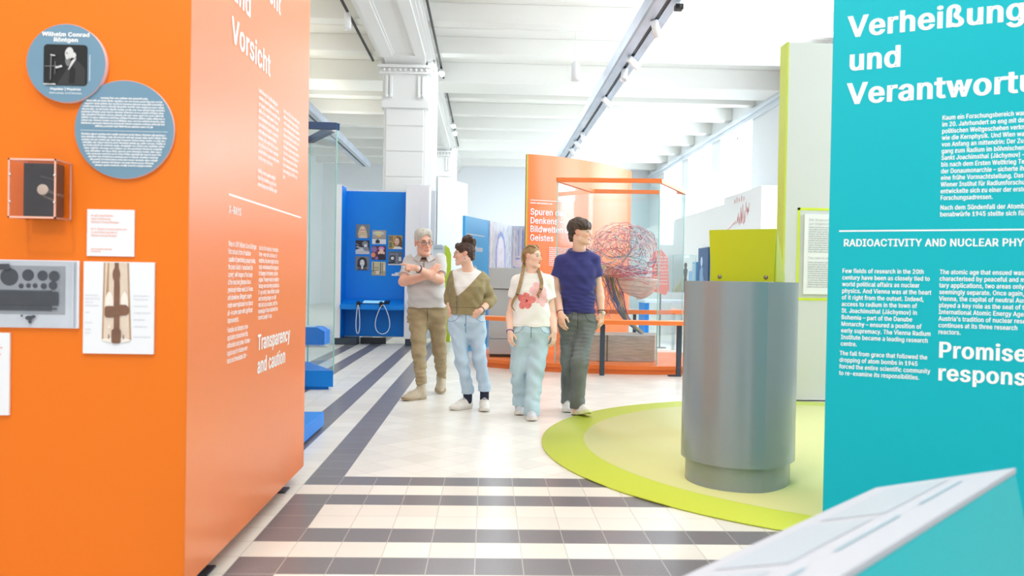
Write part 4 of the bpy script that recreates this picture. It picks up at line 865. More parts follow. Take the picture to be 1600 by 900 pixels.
MB().extrude([(-2.30, 8.74, 0.641), (-1.84, 8.74, 0.641), (-1.84, 8.98, 0.644), (-2.30, 8.98, 0.644)], (0, 0, 0.003)).build('caption_plate', mat('pale_blue_plate', (176, 214, 240), 0.5), bk)
lb2 = thing('floor_plinth', 'low blue plinth on the striped floor, mostly hidden behind the orange wall', 'plinth', (-1.8, 5.6, 0))
MB().box((-2.3, 5.0, 0.0), (-1.3, 6.38, 0.02)).box((-2.35, 4.95, 0.02), (-1.262, 6.42, 0.125)).build('plinth_body', BLUE, lb2, bevel=0.003)

# ---- blue listening booth with photographs
BX0, BX1, BYF, BYB = -2.52, -1.42, 14.12, 14.5
bt = thing('listening_booth', 'white framed listening booth with a blue niche and shelf behind the grey haired man', 'exhibit booth', (-1.9, 14.3, 0))
BW = mat('booth_white', (236, 236, 242), 0.55)
MB().box((BX0-0.10, BYF-0.02, 0.12), (BX0, BYB+0.1, 2.77)).build('side_wall', BW, bt, bevel=0.003)
MB().box((BX1, BYF-0.02, 0.12), (BX1+0.24, BYB+0.1, 2.80)).build('side_wall', BW, bt, bevel=0.003)
MB().box((BX1+0.24, BYF+0.02, 0.12), (BX1+0.40, BYB+0.1, 2.79)).build('side_wall', BW, bt, bevel=0.003)
MB().box((BX0, BYB+0.02, 0.12), (BX1, BYB+0.1, 2.73)).build('back_frame', BW, bt)
MB().box((BX0+0.001, BYF-0.018, 0.13), (BX0+0.012, BYB, 2.755)).build('side_panel', BLUED, bt)
MB().box((BX0+0.012, BYB, 0.76), (BX1, BYB+0.02, 2.70)).build('back_panel', BLUE, bt)
MB().box((BX0+0.012, BYB, 0.13), (BX1, BYB+0.02, 0.76)).build('lower_panel', BLUED, bt)
MB().extrude([(BX0+0.012, BYB, 0.80), (BX0+0.012, BYF-0.14, 0.70), (BX0+0.012, BYF-0.14, 0.62), (BX0+0.012, BYB, 0.66)], (BX1-BX0-0.014, 0, 0)).build('shelf', BLUE, bt, bevel=0.004)
for x0, x1 in ((BX0-0.1, BX0+0.28), (BX1+0.02, BX1+0.12)):
    MB().box((x0, BYF+0.02, 0.0), (x1, BYB, 0.12)).build('foot', STEEL_D, bt)
MB().box((BX0+0.3, BYF+0.3, 0.0), (BX0+0.75, BYB, 0.11)).build('foot', mat('dark_cable_box', (40, 46, 54), 0.5), bt)
def shelf_z(y): return 0.80-0.10*(BYB-y)/(BYB-BYF+0.14)
scr = thing('touch_tablet', 'pale blue touch screen lying on the sloping shelf of the blue booth', 'screen', (-1.95, 14.2, 0.75))
pts = lambda x0, x1, y0, y1, d: [(x0,y0,shelf_z(y0)+d),(x1,y0,shelf_z(y0)+d),(x1,y1,shelf_z(y1)+d),(x0,y1,shelf_z(y1)+d)]
MB().extrude(pts(-2.16, -1.68, 14.06, 14.3, 0.001), (0, 0, 0.012)).build('housing', M_BLACK, scr)
MB().add(pts(-2.14, -1.78, 14.07, 14.28, 0.0135), [(0,1,2,3)]).build('screen', mat('screen_blue', (150, 214, 250), 0.3, emit=0.5), scr)
CABLE = mat('white_cable', (238, 240, 246), 0.5)
for i, (x, lab, w) in enumerate(((-2.19, 'single earpiece with a narrow hanging white cable loop, left one on the blue shelf', 0.03), (-1.80, 'single earpiece with a wide hanging white cable loop, right one on the blue shelf', 0.115))):
    h = thing('earpiece', lab, 'earpiece', (x, 14.0, 0.72), 'earpieces on the blue booth')
    MB().box((x-0.03, 13.96, 0.665), (x+0.03, 14.06, 0.745)).ball((x, 13.955, 0.735), 0.035, seg=12).build('holder', M_BLACK, h, bevel=0.006)
    P = []
    xo = 0.03 if i else 0.0
    for k in range(25):
        a = k/24*2*PI
        P.append((x+xo+w*math.sin(a)*(1-0.45*math.cos(a)), 13.95, 0.46+0.25*math.cos(a)+0.0))
    MB().tube(P, 0.0065, 8).build('cable', CABLE, h)
# photographs on the blue panel (x, top z, what)
def photo(x, zt, label, layers, mats, s=0.245):
    p = thing('photo_print', label, 'photo', (x+s/2, BYB, zt-s), 'photographs in the blue booth')
    MB().box((x, BYB-0.008, zt-s), (x+s, BYB, zt)).build('print_board', mats[0], p)
    art('picture', p, (x, BYB-0.0085, zt-s), (1, 0, 0), [(mi, [(u*s, v*s) for u, v in pts]) for mi, pts in layers], mats, lift=0.0004)
    return p
SK = mat('print_skin', (226, 172, 148), 0.5); SK2 = mat('print_skin_light', (240, 200, 180), 0.5)
g = lambda n, c: mat('print_'+n, c, 0.5)
px = at_x = lambda p: None
photo(-2.336, 2.115, 'colour portrait of a long fair haired person, top of the left photo column', [(1, [(0.2,0),(0.15,0.35),(0.3,0.78),(0.48,0.92),(0.66,0.8),(0.8,0.4),(0.85,0)]), (2, ell(0.5,0.55,0.15,0.22)), (4, [(0.22,0),(0.4,0.2),(0.6,0.2),(0.85,0)]), (3, rect(0.36,0.57,0.47,0.62)), (3, rect(0.53,0.57,0.64,0.62)), (5, [(0.42,0.42),(0.58,0.42),(0.54,0.38),(0.46,0.38)])], [g('slate', (112,124,136)), g('fair', (214,190,150)), SK2, g('brown', (90,70,66)), g('cream', (228,214,200)), g('lip', (190,96,92))])
photo(-2.336, 1.83, 'black and white photo of a bent figure at work, middle of the left photo column', [(1, [(0,0.3),(0.5,0.5),(1,0.2),(1,0),(0,0)]), (2, ell(0.68,0.75,0.22,0.2)), (3, ell(0.72,0.6,0.12,0.14)), (2, [(0.5,0.5),(0.9,0.55),(1,0.2),(0.62,0.25)]), (1, [(0.05,0.5),(0.4,0.42),(0.42,0.48),(0.08,0.58)]), (3, [(0.1,0.2),(0.6,0.28),(0.55,0.36),(0.1,0.27)]), (2, [(0,0.72),(0.22,0.6),(0.26,0.66),(0,0.8)]), (0, rect(0.3,0.6,0.42,1))], [g('ink', (44,44,50)), g('light', (206,206,212)), g('mid', (138,138,146)), g('pale', (228,228,232))])
photo(-2.336, 1.545, 'black and white portrait of a dark curly haired person, bottom of the left photo column', [(1, ell(0.5,0.62,0.33,0.32)), (1, [(0.17,0.6),(0.14,0.25),(0.35,0.2),(0.7,0.2),(0.86,0.28),(0.83,0.6)]), (2, [(0.1,0),(0.3,0.2),(0.7,0.2),(0.92,0)]), (3, ell(0.5,0.53,0.17,0.24)), (1, rect(0.36,0.58,0.46,0.61)), (1, rect(0.54,0.58,0.64,0.61)), (3, [(0.42,0.1),(0.58,0.1),(0.56,0.35),(0.44,0.35)]), (2, [(0.44,0.41),(0.56,0.41),(0.53,0.385),(0.47,0.385)])], [g('grey', (120,120,126)), g('ink', (44,44,50)), g('dark', (78,78,84)), g('pale', (228,228,232))])
photo(-2.045, 2.015, 'colour photo of a pale yellow bowl shaped apparatus, top of the middle photo column', [(1, rect(0,0,1,0.4)), (2, ell(0.45,0.78,0.42,0.15)), (3, ell(0.45,0.82,0.25,0.05)), (4, [(0.34,0.68),(0.64,0.68),(0.58,0.5),(0.42,0.5)]), (3, [(0.3,0.68),(0.68,0.68),(0.64,0.62),(0.34,0.62)]), (5, rect(0.25,0.05,0.55,0.28)), (5, rect(0.33,0.28,0.47,0.34)), (6, rect(0,0.36,1,0.42))], [g('warm_grey', (170,160,156)), g('pale', (228,228,232)), g('silver', (196,200,206)), g('yellow', (232,226,120)), g('amber', (228,176,84)), g('ink', (44,44,50)), g('mid', (138,138,146))])
photo(-2.045, 1.735, 'colour photo of a pink capped person among bright globes, middle of the middle photo column', [(1, ell(0.15,0.75,0.22,0.2)), (2, ell(0.1,0.35,0.16,0.18)), (3, ell(0.68,0.82,0.22,0.14)), (4, ell(0.68,0.62,0.15,0.2)), (5, [(0.3,0),(0.5,0.45),(0.85,0.4),(1,0.1),(1,0)]), (4, ell(0.5,0.5,0.07,0.1)), (4, ell(0.86,0.5,0.07,0.1)), (1, ell(0.35,0.12,0.12,0.12))], [g('plum', (92,52,78)), g('lilac', (150,112,170)), g('salmon', (236,140,110)), g('pink', (212,138,190)), SK2, g('night', (48,38,54))])
photo(-2.045, 1.455, 'colour photo of a sandy room with tall instruments, bottom of the middle photo column', [(1, rect(0,0,1,0.3)), (2, rect(0.08,0.3,0.16,0.95)), (3, rect(0.6,0.1,0.68,0.95)), (2, rect(0.75,0.2,0.8,0.9)), (3, [(0,0.3),(0.5,0.4),(0.5,0.44),(0,0.36)]), (4, rect(0.3,0.1,0.55,0.35)), (3, rect(0.2,0.55,0.5,0.6)), (4, rect(0.85,0.4,0.95,0.8))], [g('sand', (206,196,160)), g('wall', (176,166,138)), g('brown2', (120,110,92)), g('grey2', (104,108,110)), g('cream', (228,214,200))])
photo(-1.755, 1.93, 'colour portrait of a brown haired person before bookshelves, top of the right photo column', [(1, rect(0.02,0.6,0.2,0.95)), (2, rect(0.22,0.55,0.3,0.98)), (1, rect(0.05,0.1,0.25,0.5)), (3, [(0.35,0.35),(0.42,0.75),(0.62,0.94),(0.9,0.85),(1,0.5),(1,0.1),(0.85,0.1)]), (4, ell(0.6,0.55,0.18,0.27)), (5, [(0.3,0),(0.45,0.18),(0.8,0.2),(1,0.1),(1,0)]), (3, rect(0.48,0.57,0.56,0.6)), (3, rect(0.64,0.57,0.72,0.6)), (6, [(0.5,0.42),(0.66,0.42),(0.6,0.36),(0.54,0.36)])], [g('shelf_yellow', (190,160,92)), g('book_green', (110,120,90)), g('book_red', (160,90,70)), g('hair_brown', (112,84,64)), SK2, g('white', (240,240,242)), g('lip', (190,96,92))])
photo(-1.755, 1.645, 'black and white photo of dials and tubes, bottom of the right photo column', [(1, ell(0.3,0.5,0.2,0.2)), (2, ell(0.3,0.5,0.12,0.12)), (3, rect(0.55,0.1,0.7,0.9)), (2, rect(0.75,0.3,0.95,0.6)), (1, [(0,0.1),(0.5,0.2),(0.5,0.3),(0,0.2)]), (3, rect(0.1,0.75,0.5,0.85)), (2, rect(0.0,0.0,1,0.08))], [g('grey_blue', (96,108,128)), g('ink', (44,44,50)), g('pale', (228,228,232)), g('mid', (138,138,146))])
t = thing('caption_plate', 'small white caption plate low on the blue booth panel behind the folded arms', 'caption', (-1.58, 14.5, 1.2))
MB().extrude([(-1.69, 14.49, 1.21), (-1.44, 14.49, 1.21), (-1.44, 14.49, 1.245), (-1.56, 14.49, 1.245), (-1.56, 14.49, 1.27), (-1.63, 14.49, 1.27), (-1.63, 14.49, 1.245), (-1.69, 14.49, 1.245)], (0, 0.01, 0)).build('plate', BW, t)

# ---- pale walls and lime framed info boards right of the booth
t = thing('grey_partition', 'narrow pale grey partition between the blue booth and the white display wall', 'partition', (-1.05, 16.3, 0))
MB().box((-1.20, 16.0, 0.0), (-1.03, 16.5, 2.9)).build('panel', mat('partition_grey', (222, 226, 232), 0.55), t, bevel=0.004)
MB().box((-1.222, 16.1, 0.0), (-1.2, 16.4, 2.85)).build('dark_edge', STEEL_D, t)
t = thing('display_wall', 'broad white display wall on a pale lime base behind the two adults', 'exhibition wall', (-0.7, 16.6, 0))
MB().extrude([(-1.0, 16.2, 0.03), (-0.42, 16.7, 0.03), (-0.42, 16.7, 3.12), (-1.0, 16.2, 3.2)], (-0.05, 0.08, 0)).build('panel', mat('display_white', (236, 241, 244), 0.55), t, bevel=0.004)
MB().box((-1.0, 15.1, 0.0), (0.2, 16.15, 0.012)).build('base', LIMEP, t)
t = thing('info_stand', 'white info board with a lime green edge standing behind the grey haired man', 'info board', (-0.86, 15.0, 0))
MB().box((-0.98, 14.98, 0.012), (-0.78, 15.03, 1.78)).build('board', mat('display_white', (236, 241, 244), 0.55), t, bevel=0.004)
MB().extrude([(-0.78, 14.97, 0.012), (-0.66, 14.97, 0.012), (-0.66, 14.97, 1.62), (-0.70, 14.97, 1.74), (-0.78, 14.97, 1.80)], (0, 0.05, 0)).build('lime_edge', LB, t, bevel=0.004)
MB().box((-0.99, 14.95, 1.72), (-0.82, 14.99, 1.80)).build('lamp_head', mat('pale_grey_lamp', (196, 208, 216), 0.45), t, bevel=0.01)

# ---- blue curved wall with lettering and a tinted photo mural
def at_line(p, q, t): return (p[0]+(q[0]-p[0])*t, p[1]+(q[1]-p[1])*t)
bwall = thing('blue_exhibit_wall', 'blue exhibition wall with white lettering behind the bun haired woman', 'exhibition wall', (0.0, 13.4, 0))
p0 = Vector((-0.36, 13.0, 0)); p1 = Vector((0.02, 14.0, 0)); dn_ = (p1-p0).normalized()
MB().extrude([tuple(p0), tuple(p1), tuple(p1+Vector((0,0,2.19))), tuple(p0+Vector((0,0,2.19)))], (-0.04, 0.02, 0)).build('panel', mat('sky_blue_laminate', (16, 172, 248), 0.32, spec=0.8), bwall)
LW = mat('pale_print', (240, 246, 252), 0.5)
L0 = p0+dn_*0.08
nb = Vector((dn_.y, -dn_.x, 0))
art('rule', bwall, tuple(L0+Vector((0,0,1.90))), tuple(dn_), [(0, rect(0,0,0.8,0.012))], [LW])
strokes('heading_lettering', bwall, tuple(L0+Vector((0,0,1.85))), tuple(dn_), 0.02, 0.04, [0.26], m=LW)
text('title_lettering', bwall, 'Vom Wissen\nder\nMedizin', tuple(L0+Vector((0,0,1.64))), tuple(dn_), 0.085, line=0.16, fit=0.72, bold=0.03, m=LW)
strokes('german_text', bwall, tuple(L0+dn_*0.42+Vector((0,0,1.18))), tuple(dn_), 0.018, 0.034, [0.19]*9, m=LW)
strokes('german_text', bwall, tuple(L0+dn_*0.66+Vector((0,0,1.18))), tuple(dn_), 0.018, 0.034, [0.18]*9, m=LW)
bm = thing('photo_mural', 'blue tinted photo mural of a portal and trees beside the blue wall', 'photo mural', (0.3, 14.8, 0))
MU = mat('mural_blue', (206, 224, 252), 0.5, var=0.3, vscale=14, stretch=(2.2, 2.2, 0.5)); MUD = mat('mural_deep', (140, 170, 230), 0.5, var=0.25, vscale=18); MUL = mat('mural_pale', (226, 234, 248), 0.5, var=0.08, vscale=10); MUM = mat('mural_mid', (190, 212, 250), 0.5, var=0.3, vscale=20, stretch=(3, 3, 0.4))
q0 = Vector((0.04, 14.02, 0)); q1 = Vector((0.46, 15.3, 0)); q2 = Vector((0.90, 15.3, 0))
MB().extrude([tuple(q0), tuple(q1), tuple(q1+Vector((0,0,2.19))), tuple(q0+Vector((0,0,2.19)))], (-0.03, 0.02, 0)).build('mural_panel', MU, bm)
MB().extrude([tuple(q1), tuple(q2), tuple(q2+Vector((0,0,2.19))), tuple(q1+Vector((0,0,2.19)))], (0.0, 0.03, 0)).build('mural_panel', MUM, bm)
qd = (q1-q0).normalized()
lay = [(2, [(0.02,1.2),(0.14,1.2),(0.16,2.0),(0.12,2.19),(0.02,2.19)]), (1, [(0.35,1.25),(0.95,1.25),(0.95,1.75),(0.82,1.98),(0.65,2.05),(0.48,1.98),(0.35,1.75)]), (0, [(0.42,1.25),(0.88,1.25),(0.88,1.72),(0.78,1.9),(0.65,1.96),(0.52,1.9),(0.42,1.72)])]
rg2 = random.Random(4)
for i in range(26):
    u = 0.2+rg2.random()*1.05; z = 1.22+rg2.random()*0.7; w = 0.015+0.02*rg2.random(); h = 0.08+0.25*rg2.random()
    lay.append((rg2.choice((0, 2, 2)), [(u,z),(u+w,z),(u+w*0.7,z+h),(u+w*0.3,z+h)]))
art('mural_picture', bm, tuple(q0), tuple(qd), lay, [MUL, MUD, MUL], step=0.0006)
lay = []
for i in range(14):
    u = 0.02+rg2.random()*0.36; lay.append((rg2.choice((0, 1)), rect(u, 1.25, u+0.012+0.02*rg2.random(), 2.16-0.2*rg2.random())))
lay += [(1, [(0.0,1.22),(0.0,1.34),(0.05,1.45),(0.14,1.47),(0.22,1.38),(0.25,1.22)]), (0, ell(0.13,1.53,0.1,0.1)), (1, ell(0.12,1.575,0.05,0.02)), (0, [(0.03,1.5),(0.05,1.42),(0.18,1.4),(0.23,1.5)])]
art('mural_picture', bm, tuple(q1), (1, 0, 0), lay, [MUL, MUD], step=0.0006)
MB().extrude([tuple(q0+Vector((0,-0.03,1.13))), tuple(q1+Vector((0,-0.03,1.13))), tuple(q1+Vector((0,-0.03,1.2))), tuple(q0+Vector((0,-0.03,1.2)))], (0.05, 0.02, 0)).extrude([tuple(q1+Vector((0,-0.05,1.13))), tuple(q2+Vector((0,-0.05,1.13))), tuple(q2+Vector((0,-0.05,1.25))), tuple(q1+Vector((0,-0.05,1.25)))], (0, 0.04, 0)).build('ledge', mat('pale_ledge', (238, 240, 240), 0.5), bm)
MB().extrude([tuple(q0), tuple(q1), tuple(q1+Vector((0,0,1.12))), tuple(q0+Vector((0,0,1.12)))], (0.02, -0.02, 0)).extrude([tuple(q1), tuple(q2), tuple(q2+Vector((0,0,1.12))), tuple(q1+Vector((0,0,1.12)))], (0, -0.02, 0)).build('lower_panel', BW, bm)

# ---- orange island: platform, rail, plinth, showcase with the wire brain, curved wall
OC = (1.95, 13.55)
ORED = mat('orange_red_lacquer', (250, 130, 62), 0.42, spec=0.35)
OTOP = mat('orange_counter_sheen', (252, 158, 98), 0.4, spec=0.35)  # paler than the edge: reflected light on the top put into the colour
isl = thing('orange_platform', 'round orange platform under the glass showcase with the wire brain', 'platform', (OC[0], OC[1], 0))
def island(r, back):
    a0, a1 = math.radians(229.5), math.radians(330)
    return [(OC[0]+r*math.cos(a0+(a1-a0)*i/70), OC[1]+r*math.sin(a0+(a1-a0)*i/70)) for i in range(71)]+back
MB().prism(island(3.24, [(4.72, 12.3), (-0.12, 12.3)]), 0.0, 0.06).prism(island(3.27, [(4.75, 12.33), (-0.15, 12.33)]), 0.06, 0.11).build('platform_body', ORED, isl, bevel=0.004)
rl = thing('counter_ring', 'curved orange counter on dark steel legs around the orange platform', 'counter', (OC[0], OC[1], 0))
def ring_seg(mb, r0, r1, z0, z1, a0, a1, n=60):
    out = [(OC[0]+r1*math.cos(a0+(a1-a0)*i/n), OC[1]+r1*math.sin(a0+(a1-a0)*i/n)) for i in range(n+1)]
    inn = [(OC[0]+r0*math.cos(a0+(a1-a0)*i/n), OC[1]+r0*math.sin(a0+(a1-a0)*i/n)) for i in range(n+1)]
    for i in range(n):
        mb.prism([out[i], out[i+1], inn[i+1], inn[i]] if a1 > a0 else [out[i+1], out[i], inn[i], inn[i+1]], z0, z1)
def ring_band(r0, r1, z0, z1, a0, a1, n=70):
    mb = MB(); vs = []
    for i in range(n+1):
        a = a0+(a1-a0)*i/n; c, s_ = math.cos(a), math.sin(a)
        vs += [(OC[0]+r0*c, OC[1]+r0*s_, z0), (OC[0]+r1*c, OC[1]+r1*s_, z0), (OC[0]+r1*c, OC[1]+r1*s_, z1), (OC[0]+r0*c, OC[1]+r0*s_, z1)]
    fs = []
    for i in range(n):
        for k in range(4): fs.append((i*4+k, i*4+(k+1)%4, (i+1)*4+(k+1)%4, (i+1)*4+k))
    fs += [(3,2,1,0), (n*4, n*4+1, n*4+2, n*4+3)]
    return mb.add(vs, fs)
A0, A1 = math.radians(234), math.radians(332)
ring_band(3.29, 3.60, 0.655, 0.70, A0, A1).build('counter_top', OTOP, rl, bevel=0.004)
ring_band(3.54, 3.602, 0.652, 0.7005, A0, A1).build('front_edge', ORED, rl)
for deg in (243, 261.9, 278.2, 297, 315):
    a = math.radians(deg); x, y = OC[0]+3.42*math.cos(a), OC[1]+3.42*math.sin(a)
    mb = MB().box((x-0.028, y-0.028, 0.0), (x+0.028, y+0.028, 0.655))
    mb.build('leg', STEEL_D, rl, bevel=0.003)
    if deg == 278.2: MB().box((x-0.13, y-0.03, 0.0), (x+0.03, y+0.03, 0.02)).build('leg_foot', STEEL_D, rl)
rr2 = thing('inner_rail', 'orange inner rail seen through the glass behind the wire brain', 'rail', (OC[0], OC[1]-1.5, 0.11))
ring_band(1.95, 2.05, 0.72, 0.78, math.radians(245), math.radians(330)).build('rail_band', ORED, rr2)
for deg in (250, 275, 300, 326):
    a = math.radians(deg); x, y = OC[0]+2.0*math.cos(a), OC[1]+2.0*math.sin(a)
    MB().box((x-0.02, y-0.02, 0.11), (x+0.02, y+0.02, 0.72)).build('post', STEEL_D, rr2)
# grey steel cabinet behind the girl
SILV = mat('silver_laminate', (186, 190, 192), 0.4, metal=0.15, spec=0.5, bump=0.02, bscale=200)
cab = thing('grey_cabinet', 'silver grey cabinet on the orange platform between the woman and the girl', 'cabinet', (0.36, 11.5, 0.11))
MB().box((0.06, 11.22, 0.112), (0.66, 11.78, 0.15)).build('plinth', mat('dark_plinth', (70, 60, 56), 0.5), cab)
MB().box((0.05, 11.2, 0.15), (0.67, 11.8, 0.36)).build('drawer', SILV, cab, bevel=0.004)
MB().box((0.055, 11.21, 0.366), (0.665, 11.8, 1.05)).build('body', SILV, cab, bevel=0.004)
MB().box((0.04, 11.18, 1.056), (0.68, 11.82, 1.345)).build('head_box', SILV, cab, bevel=0.004)
# stone-like block inside the showcase
blk = thing('grey_block', 'long grey wooden block carrying the wire brain inside the showcase', 'block', (1.75, 11.1, 0.11))
WOODG = mat('weathered_grey_board', (186, 176, 170), 0.6, var=0.22, vscale=5, stretch=(1.2, 1.2, 9))
MB().extrude([(1.0, 10.84, 0.112), (2.27, 10.82, 0.112), (2.27, 10.82, 0.465), (1.0, 10.84, 0.465)], (0.16, 0.62, 0)).build('block_body', WOODG, blk, bevel=0.006)
MB().box((1.62, 10.82, 0.114), (1.64, 10.835, 0.463)).build('seam', mat('seam_brown', (120, 104, 96), 0.7), blk)
# showcase
fl, fr_, br, bl_ = Vector((0.90, 10.50, 0)), Vector((2.207, 10.40, 0)), Vector((2.845, 11.7, 0)), Vector((1.527, 11.76, 0))
sc_ = thing('brain_showcase', 'large clear glass showcase with an orange top frame holding the wire brain', 'showcase', (1.86, 11.1, 0.11))
for a, b in ((fl, fr_), (fr_, br), (br, bl_), (bl_, fl)):
    mb = MB(); wallglass(mb, a, b, 0.112, 2.46); mb.build('glass_pane', GLASS, sc_)
for p in (fl, fr_, br): MB().box((p.x-0.006, p.y-0.006, 0.112), (p.x+0.006, p.y+0.006, 2.46)).build('glass_corner', EDGEG, sc_)
mb = MB()
for a, b in ((fl, fr_), (fr_, br), (br, bl_), (bl_, fl)): bar(mb, a, b, 0.05, 2.46, 2.515)
mb.build('top_frame', ORED, sc_, bevel=0.003)
# the wire brain
brn = thing('wire_brain', 'brain model made of countless coloured wires with a clear pink cerebellum', 'sculpture', (1.9, 11.1, 0.467))
WCOL = {'pale_wires': (240, 226, 226), 'red_wires': (214, 84, 104), 'pink_wires': (238, 158, 172), 'blue_wires': (112, 126, 172), 'grey_wires': (136, 130, 140), 'yellow_wires': (226, 196, 96)}
BCN = Vector((1.86, 11.08, 1.52)); BR = Vector((0.56, 0.40, 0.49))
rb = random.Random(21)
def shell_pt(th, ph, k):
    d = Vector((math.cos(ph)*math.cos(th), math.sin(th), math.sin(ph)*math.cos(th)))
    return BCN+Vector((d.x*BR.x, d.y*BR.y, d.z*BR.z))*k
wires = {k: MB() for k in WCOL}
def zlow(p): return p.z < 1.20+0.10*(p.x-1.5)
names = list(WCOL)
for i in range(215):
    th = rb.uniform(-1.35, 1.35); ph = rb.uniform(-0.35, PI+0.3); k = rb.uniform(0.72, 1.0); P = []
    dth, dph = rb.uniform(-0.12, 0.12), rb.uniform(-0.14, 0.14)
    for s_ in range(rb.randint(7, 15)):
        p = shell_pt(th, ph, k)
        if p.z < 1.26: break
        P.append(p); th += dth+rb.uniform(-0.06, 0.06); ph += dph+rb.uniform(-0.06, 0.06); dth += rb.uniform(-0.07, 0.07); dph += rb.uniform(-0.07, 0.07); k = min(1.0, max(0.6, k+rb.uniform(-0.04, 0.04)))
    if len(P) > 3:
        x = P[0].x
        nm = rb.choices(names, (5, 5 if x > 2.15 else 2, 3, 2 if x > 1.9 else 1, 3, 1.2 if x < 1.7 else 0.3))[0]
        wires[nm].tube(P, rb.choice((0.0024, 0.003, 0.004)), 5, caps=False)
# horizontal fibre bundles through the middle
for i in range(46):
    y = 11.08+rb.uniform(-0.25, 0.25); z = rb.uniform(1.27, 1.42); P = []
    x0, x1 = rb.uniform(1.36, 1.8), rb.uniform(1.9, 2.38); z1 = z+rb.uniform(-0.10, 0.03)
    for s_ in range(9): P.append((x0+(x1-x0)*s_/8, y+rb.uniform(-0.01, 0.01), z+(z1-z)*s_/8+0.04*math.sin(s_*0.7+i)+rb.uniform(-0.008, 0.008)))
    wires[rb.choice(('red_wires', 'pink_wires', 'blue_wires', 'pale_wires', 'red_wires'))].tube(P, 0.005, 5, caps=False)
# yellow and pale loops at the front
for i in range(26):
    c = Vector((1.52+rb.uniform(-0.1, 0.12), 11.0+rb.uniform(-0.2, 0.2), 1.3+rb.uniform(-0.07, 0.07))); r = rb.uniform(0.03, 0.09); t0 = rb.random()*6
    wires[rb.choice(('yellow_wires', 'pale_wires', 'yellow_wires', 'grey_wires'))].tube([c+Vector((r*math.cos(t0+s_*0.5), r*0.6*math.sin(t0*2+s_*0.4), r*0.8*math.sin(t0+s_*0.5))) for s_ in range(11)], 0.004, 5, caps=False)
# brain stem falling to the block and loose ends below
for i in range(42):
    P = []; ox, oy = rb.gauss(0, 0.03), rb.gauss(0, 0.03); sx = rb.uniform(1.62, 1.78)
    for s_ in range(13):
        t_ = s_/12; sp = 1.0-0.55*t_+0.5*max(0, t_-0.8)
        P.append((sx+(1.98-sx)*t_+0.16*max(0, t_-0.72)/0.28+ox*sp*2.2*(1-abs(t_-0.35)), 11.08+oy*sp, 1.26-0.79*t_+0.02*math.sin(s_+i)))
    P[-1] = (P[-1][0], P[-1][1], max(P[-1][2], 0.475))
    wires[rb.choice(('blue_wires', 'grey_wires', 'red_wires', 'yellow_wires', 'blue_wires', 'grey_wires'))].tube(P, 0.0055, 5, caps=False)
for i in range(34):
    x = rb.uniform(1.28, 1.75); y = rb.uniform(10.85, 11.3); z = rb.uniform(1.1, 1.3); P = []
    for s_ in range(9): P.append((x, y, z)); x += rb.uniform(-0.06, 0.07); z -= rb.uniform(0.0, 0.11); y += rb.uniform(-0.02, 0.02); z = max(z, 0.5)
    wires[rb.choice(('red_wires', 'blue_wires', 'grey_wires', 'pink_wires'))].tube(P, 0.0035, 5, caps=False)
for nm, mb in wires.items(): mb.build(nm, mat(nm, WCOL[nm], 0.4), brn, kind='stuff')
cer = MB(); nS, nR = 36, 16; vs = []
for i in range(nR+1):
    ph_ = PI/2*i/nR
    for k in range(nS):
        a = 2*PI*k/nS; rr_ = math.cos(ph_)*(1+0.03*math.sin(6*a))
        vs.append((2.06+0.30*rr_*math.cos(a), 11.08+0.24*rr_*math.sin(a), 1.245-0.285*math.sin(ph_)-0.02*math.cos(a)))
cer.add(vs, [(i*nS+k, (i+1)*nS+k, (i+1)*nS+(k+1)%nS, i*nS+(k+1)%nS) for i in range(nR) for k in range(nS)]+[tuple(range(nS))], 0, True)
cer.build('cerebellum', mat('clear_pink_resin', (236, 206, 194), 0.2, spec=0.7, alpha=0.62, var=0.12, vscale=14), brn)
# folia lines on the cerebellum
mb = MB()
for j in range(5):
    ph_ = 0.2+0.25*j
    mb.tube([(2.06+0.303*math.cos(ph_)*(1+0.03*math.sin(6*2*PI*k/30))*math.cos(2*PI*k/30), 11.08+0.243*math.cos(ph_)*math.sin(2*PI*k/30), 1.245-0.288*math.sin(ph_)-0.02*math.cos(2*PI*k/30)) for k in range(30)], 0.003, 5, closed=True)
mb.build('cerebellum_lines', mat('resin_line', (206, 150, 140), 0.4), brn)
# curved orange wall
cw = thing('curved_orange_wall', 'curved orange exhibition wall with white lettering behind the glass showcase', 'exhibition wall', (1.6, 13.4, 0))
ctrl = [(0.602, 12.5), (1.0, 12.66), (1.42, 12.93), (1.8, 13.28), (2.12, 13.66), (2.42, 14.08), (2.52, 14.25)]
OCW = mat('orange_red_satin', (252, 130, 66), 0.3, spec=0.6)
vs = []
for x, y in ctrl: vs += [(x, y, 0.0), (x, y, 3.12), (x-0.03, y+0.05, 0.0), (x-0.03, y+0.05, 3.12)]
mb = MB(); n = len(ctrl)
fs = []
for i in range(n-1):
    a = i*4; b_ = a+4
    fs += [(a, b_, b_+1, a+1), (a+2, a+3, b_+3, b_+2), (a+1, b_+1, b_+3, a+3), (a, a+2, b_+2, b_)]
fs += [(0, 1, 3, 2), ((n-1)*4, (n-1)*4+2, (n-1)*4+3, (n-1)*4+1)]
mb.add(vs, fs, 0, False)
o = mb.build('panel', OCW, cw)
ss = o.modifiers.new('round', 'SUBSURF'); ss.levels = 0; ss.render_levels = 0
for p in o.data.polygons: p.use_smooth = True
wn_ = o.modifiers.new('normals', 'WEIGHTED_NORMAL'); wn_.keep_sharp = True
MB().box((0.585, 12.49, 0.0), (0.603, 12.56, 3.122)).build('lime_edge', LIMEE, cw)
cd = Vector((0.93, 0.37, 0)).normalized()
c0 = Vector((0.602, 12.5, 0))+cd*0.05
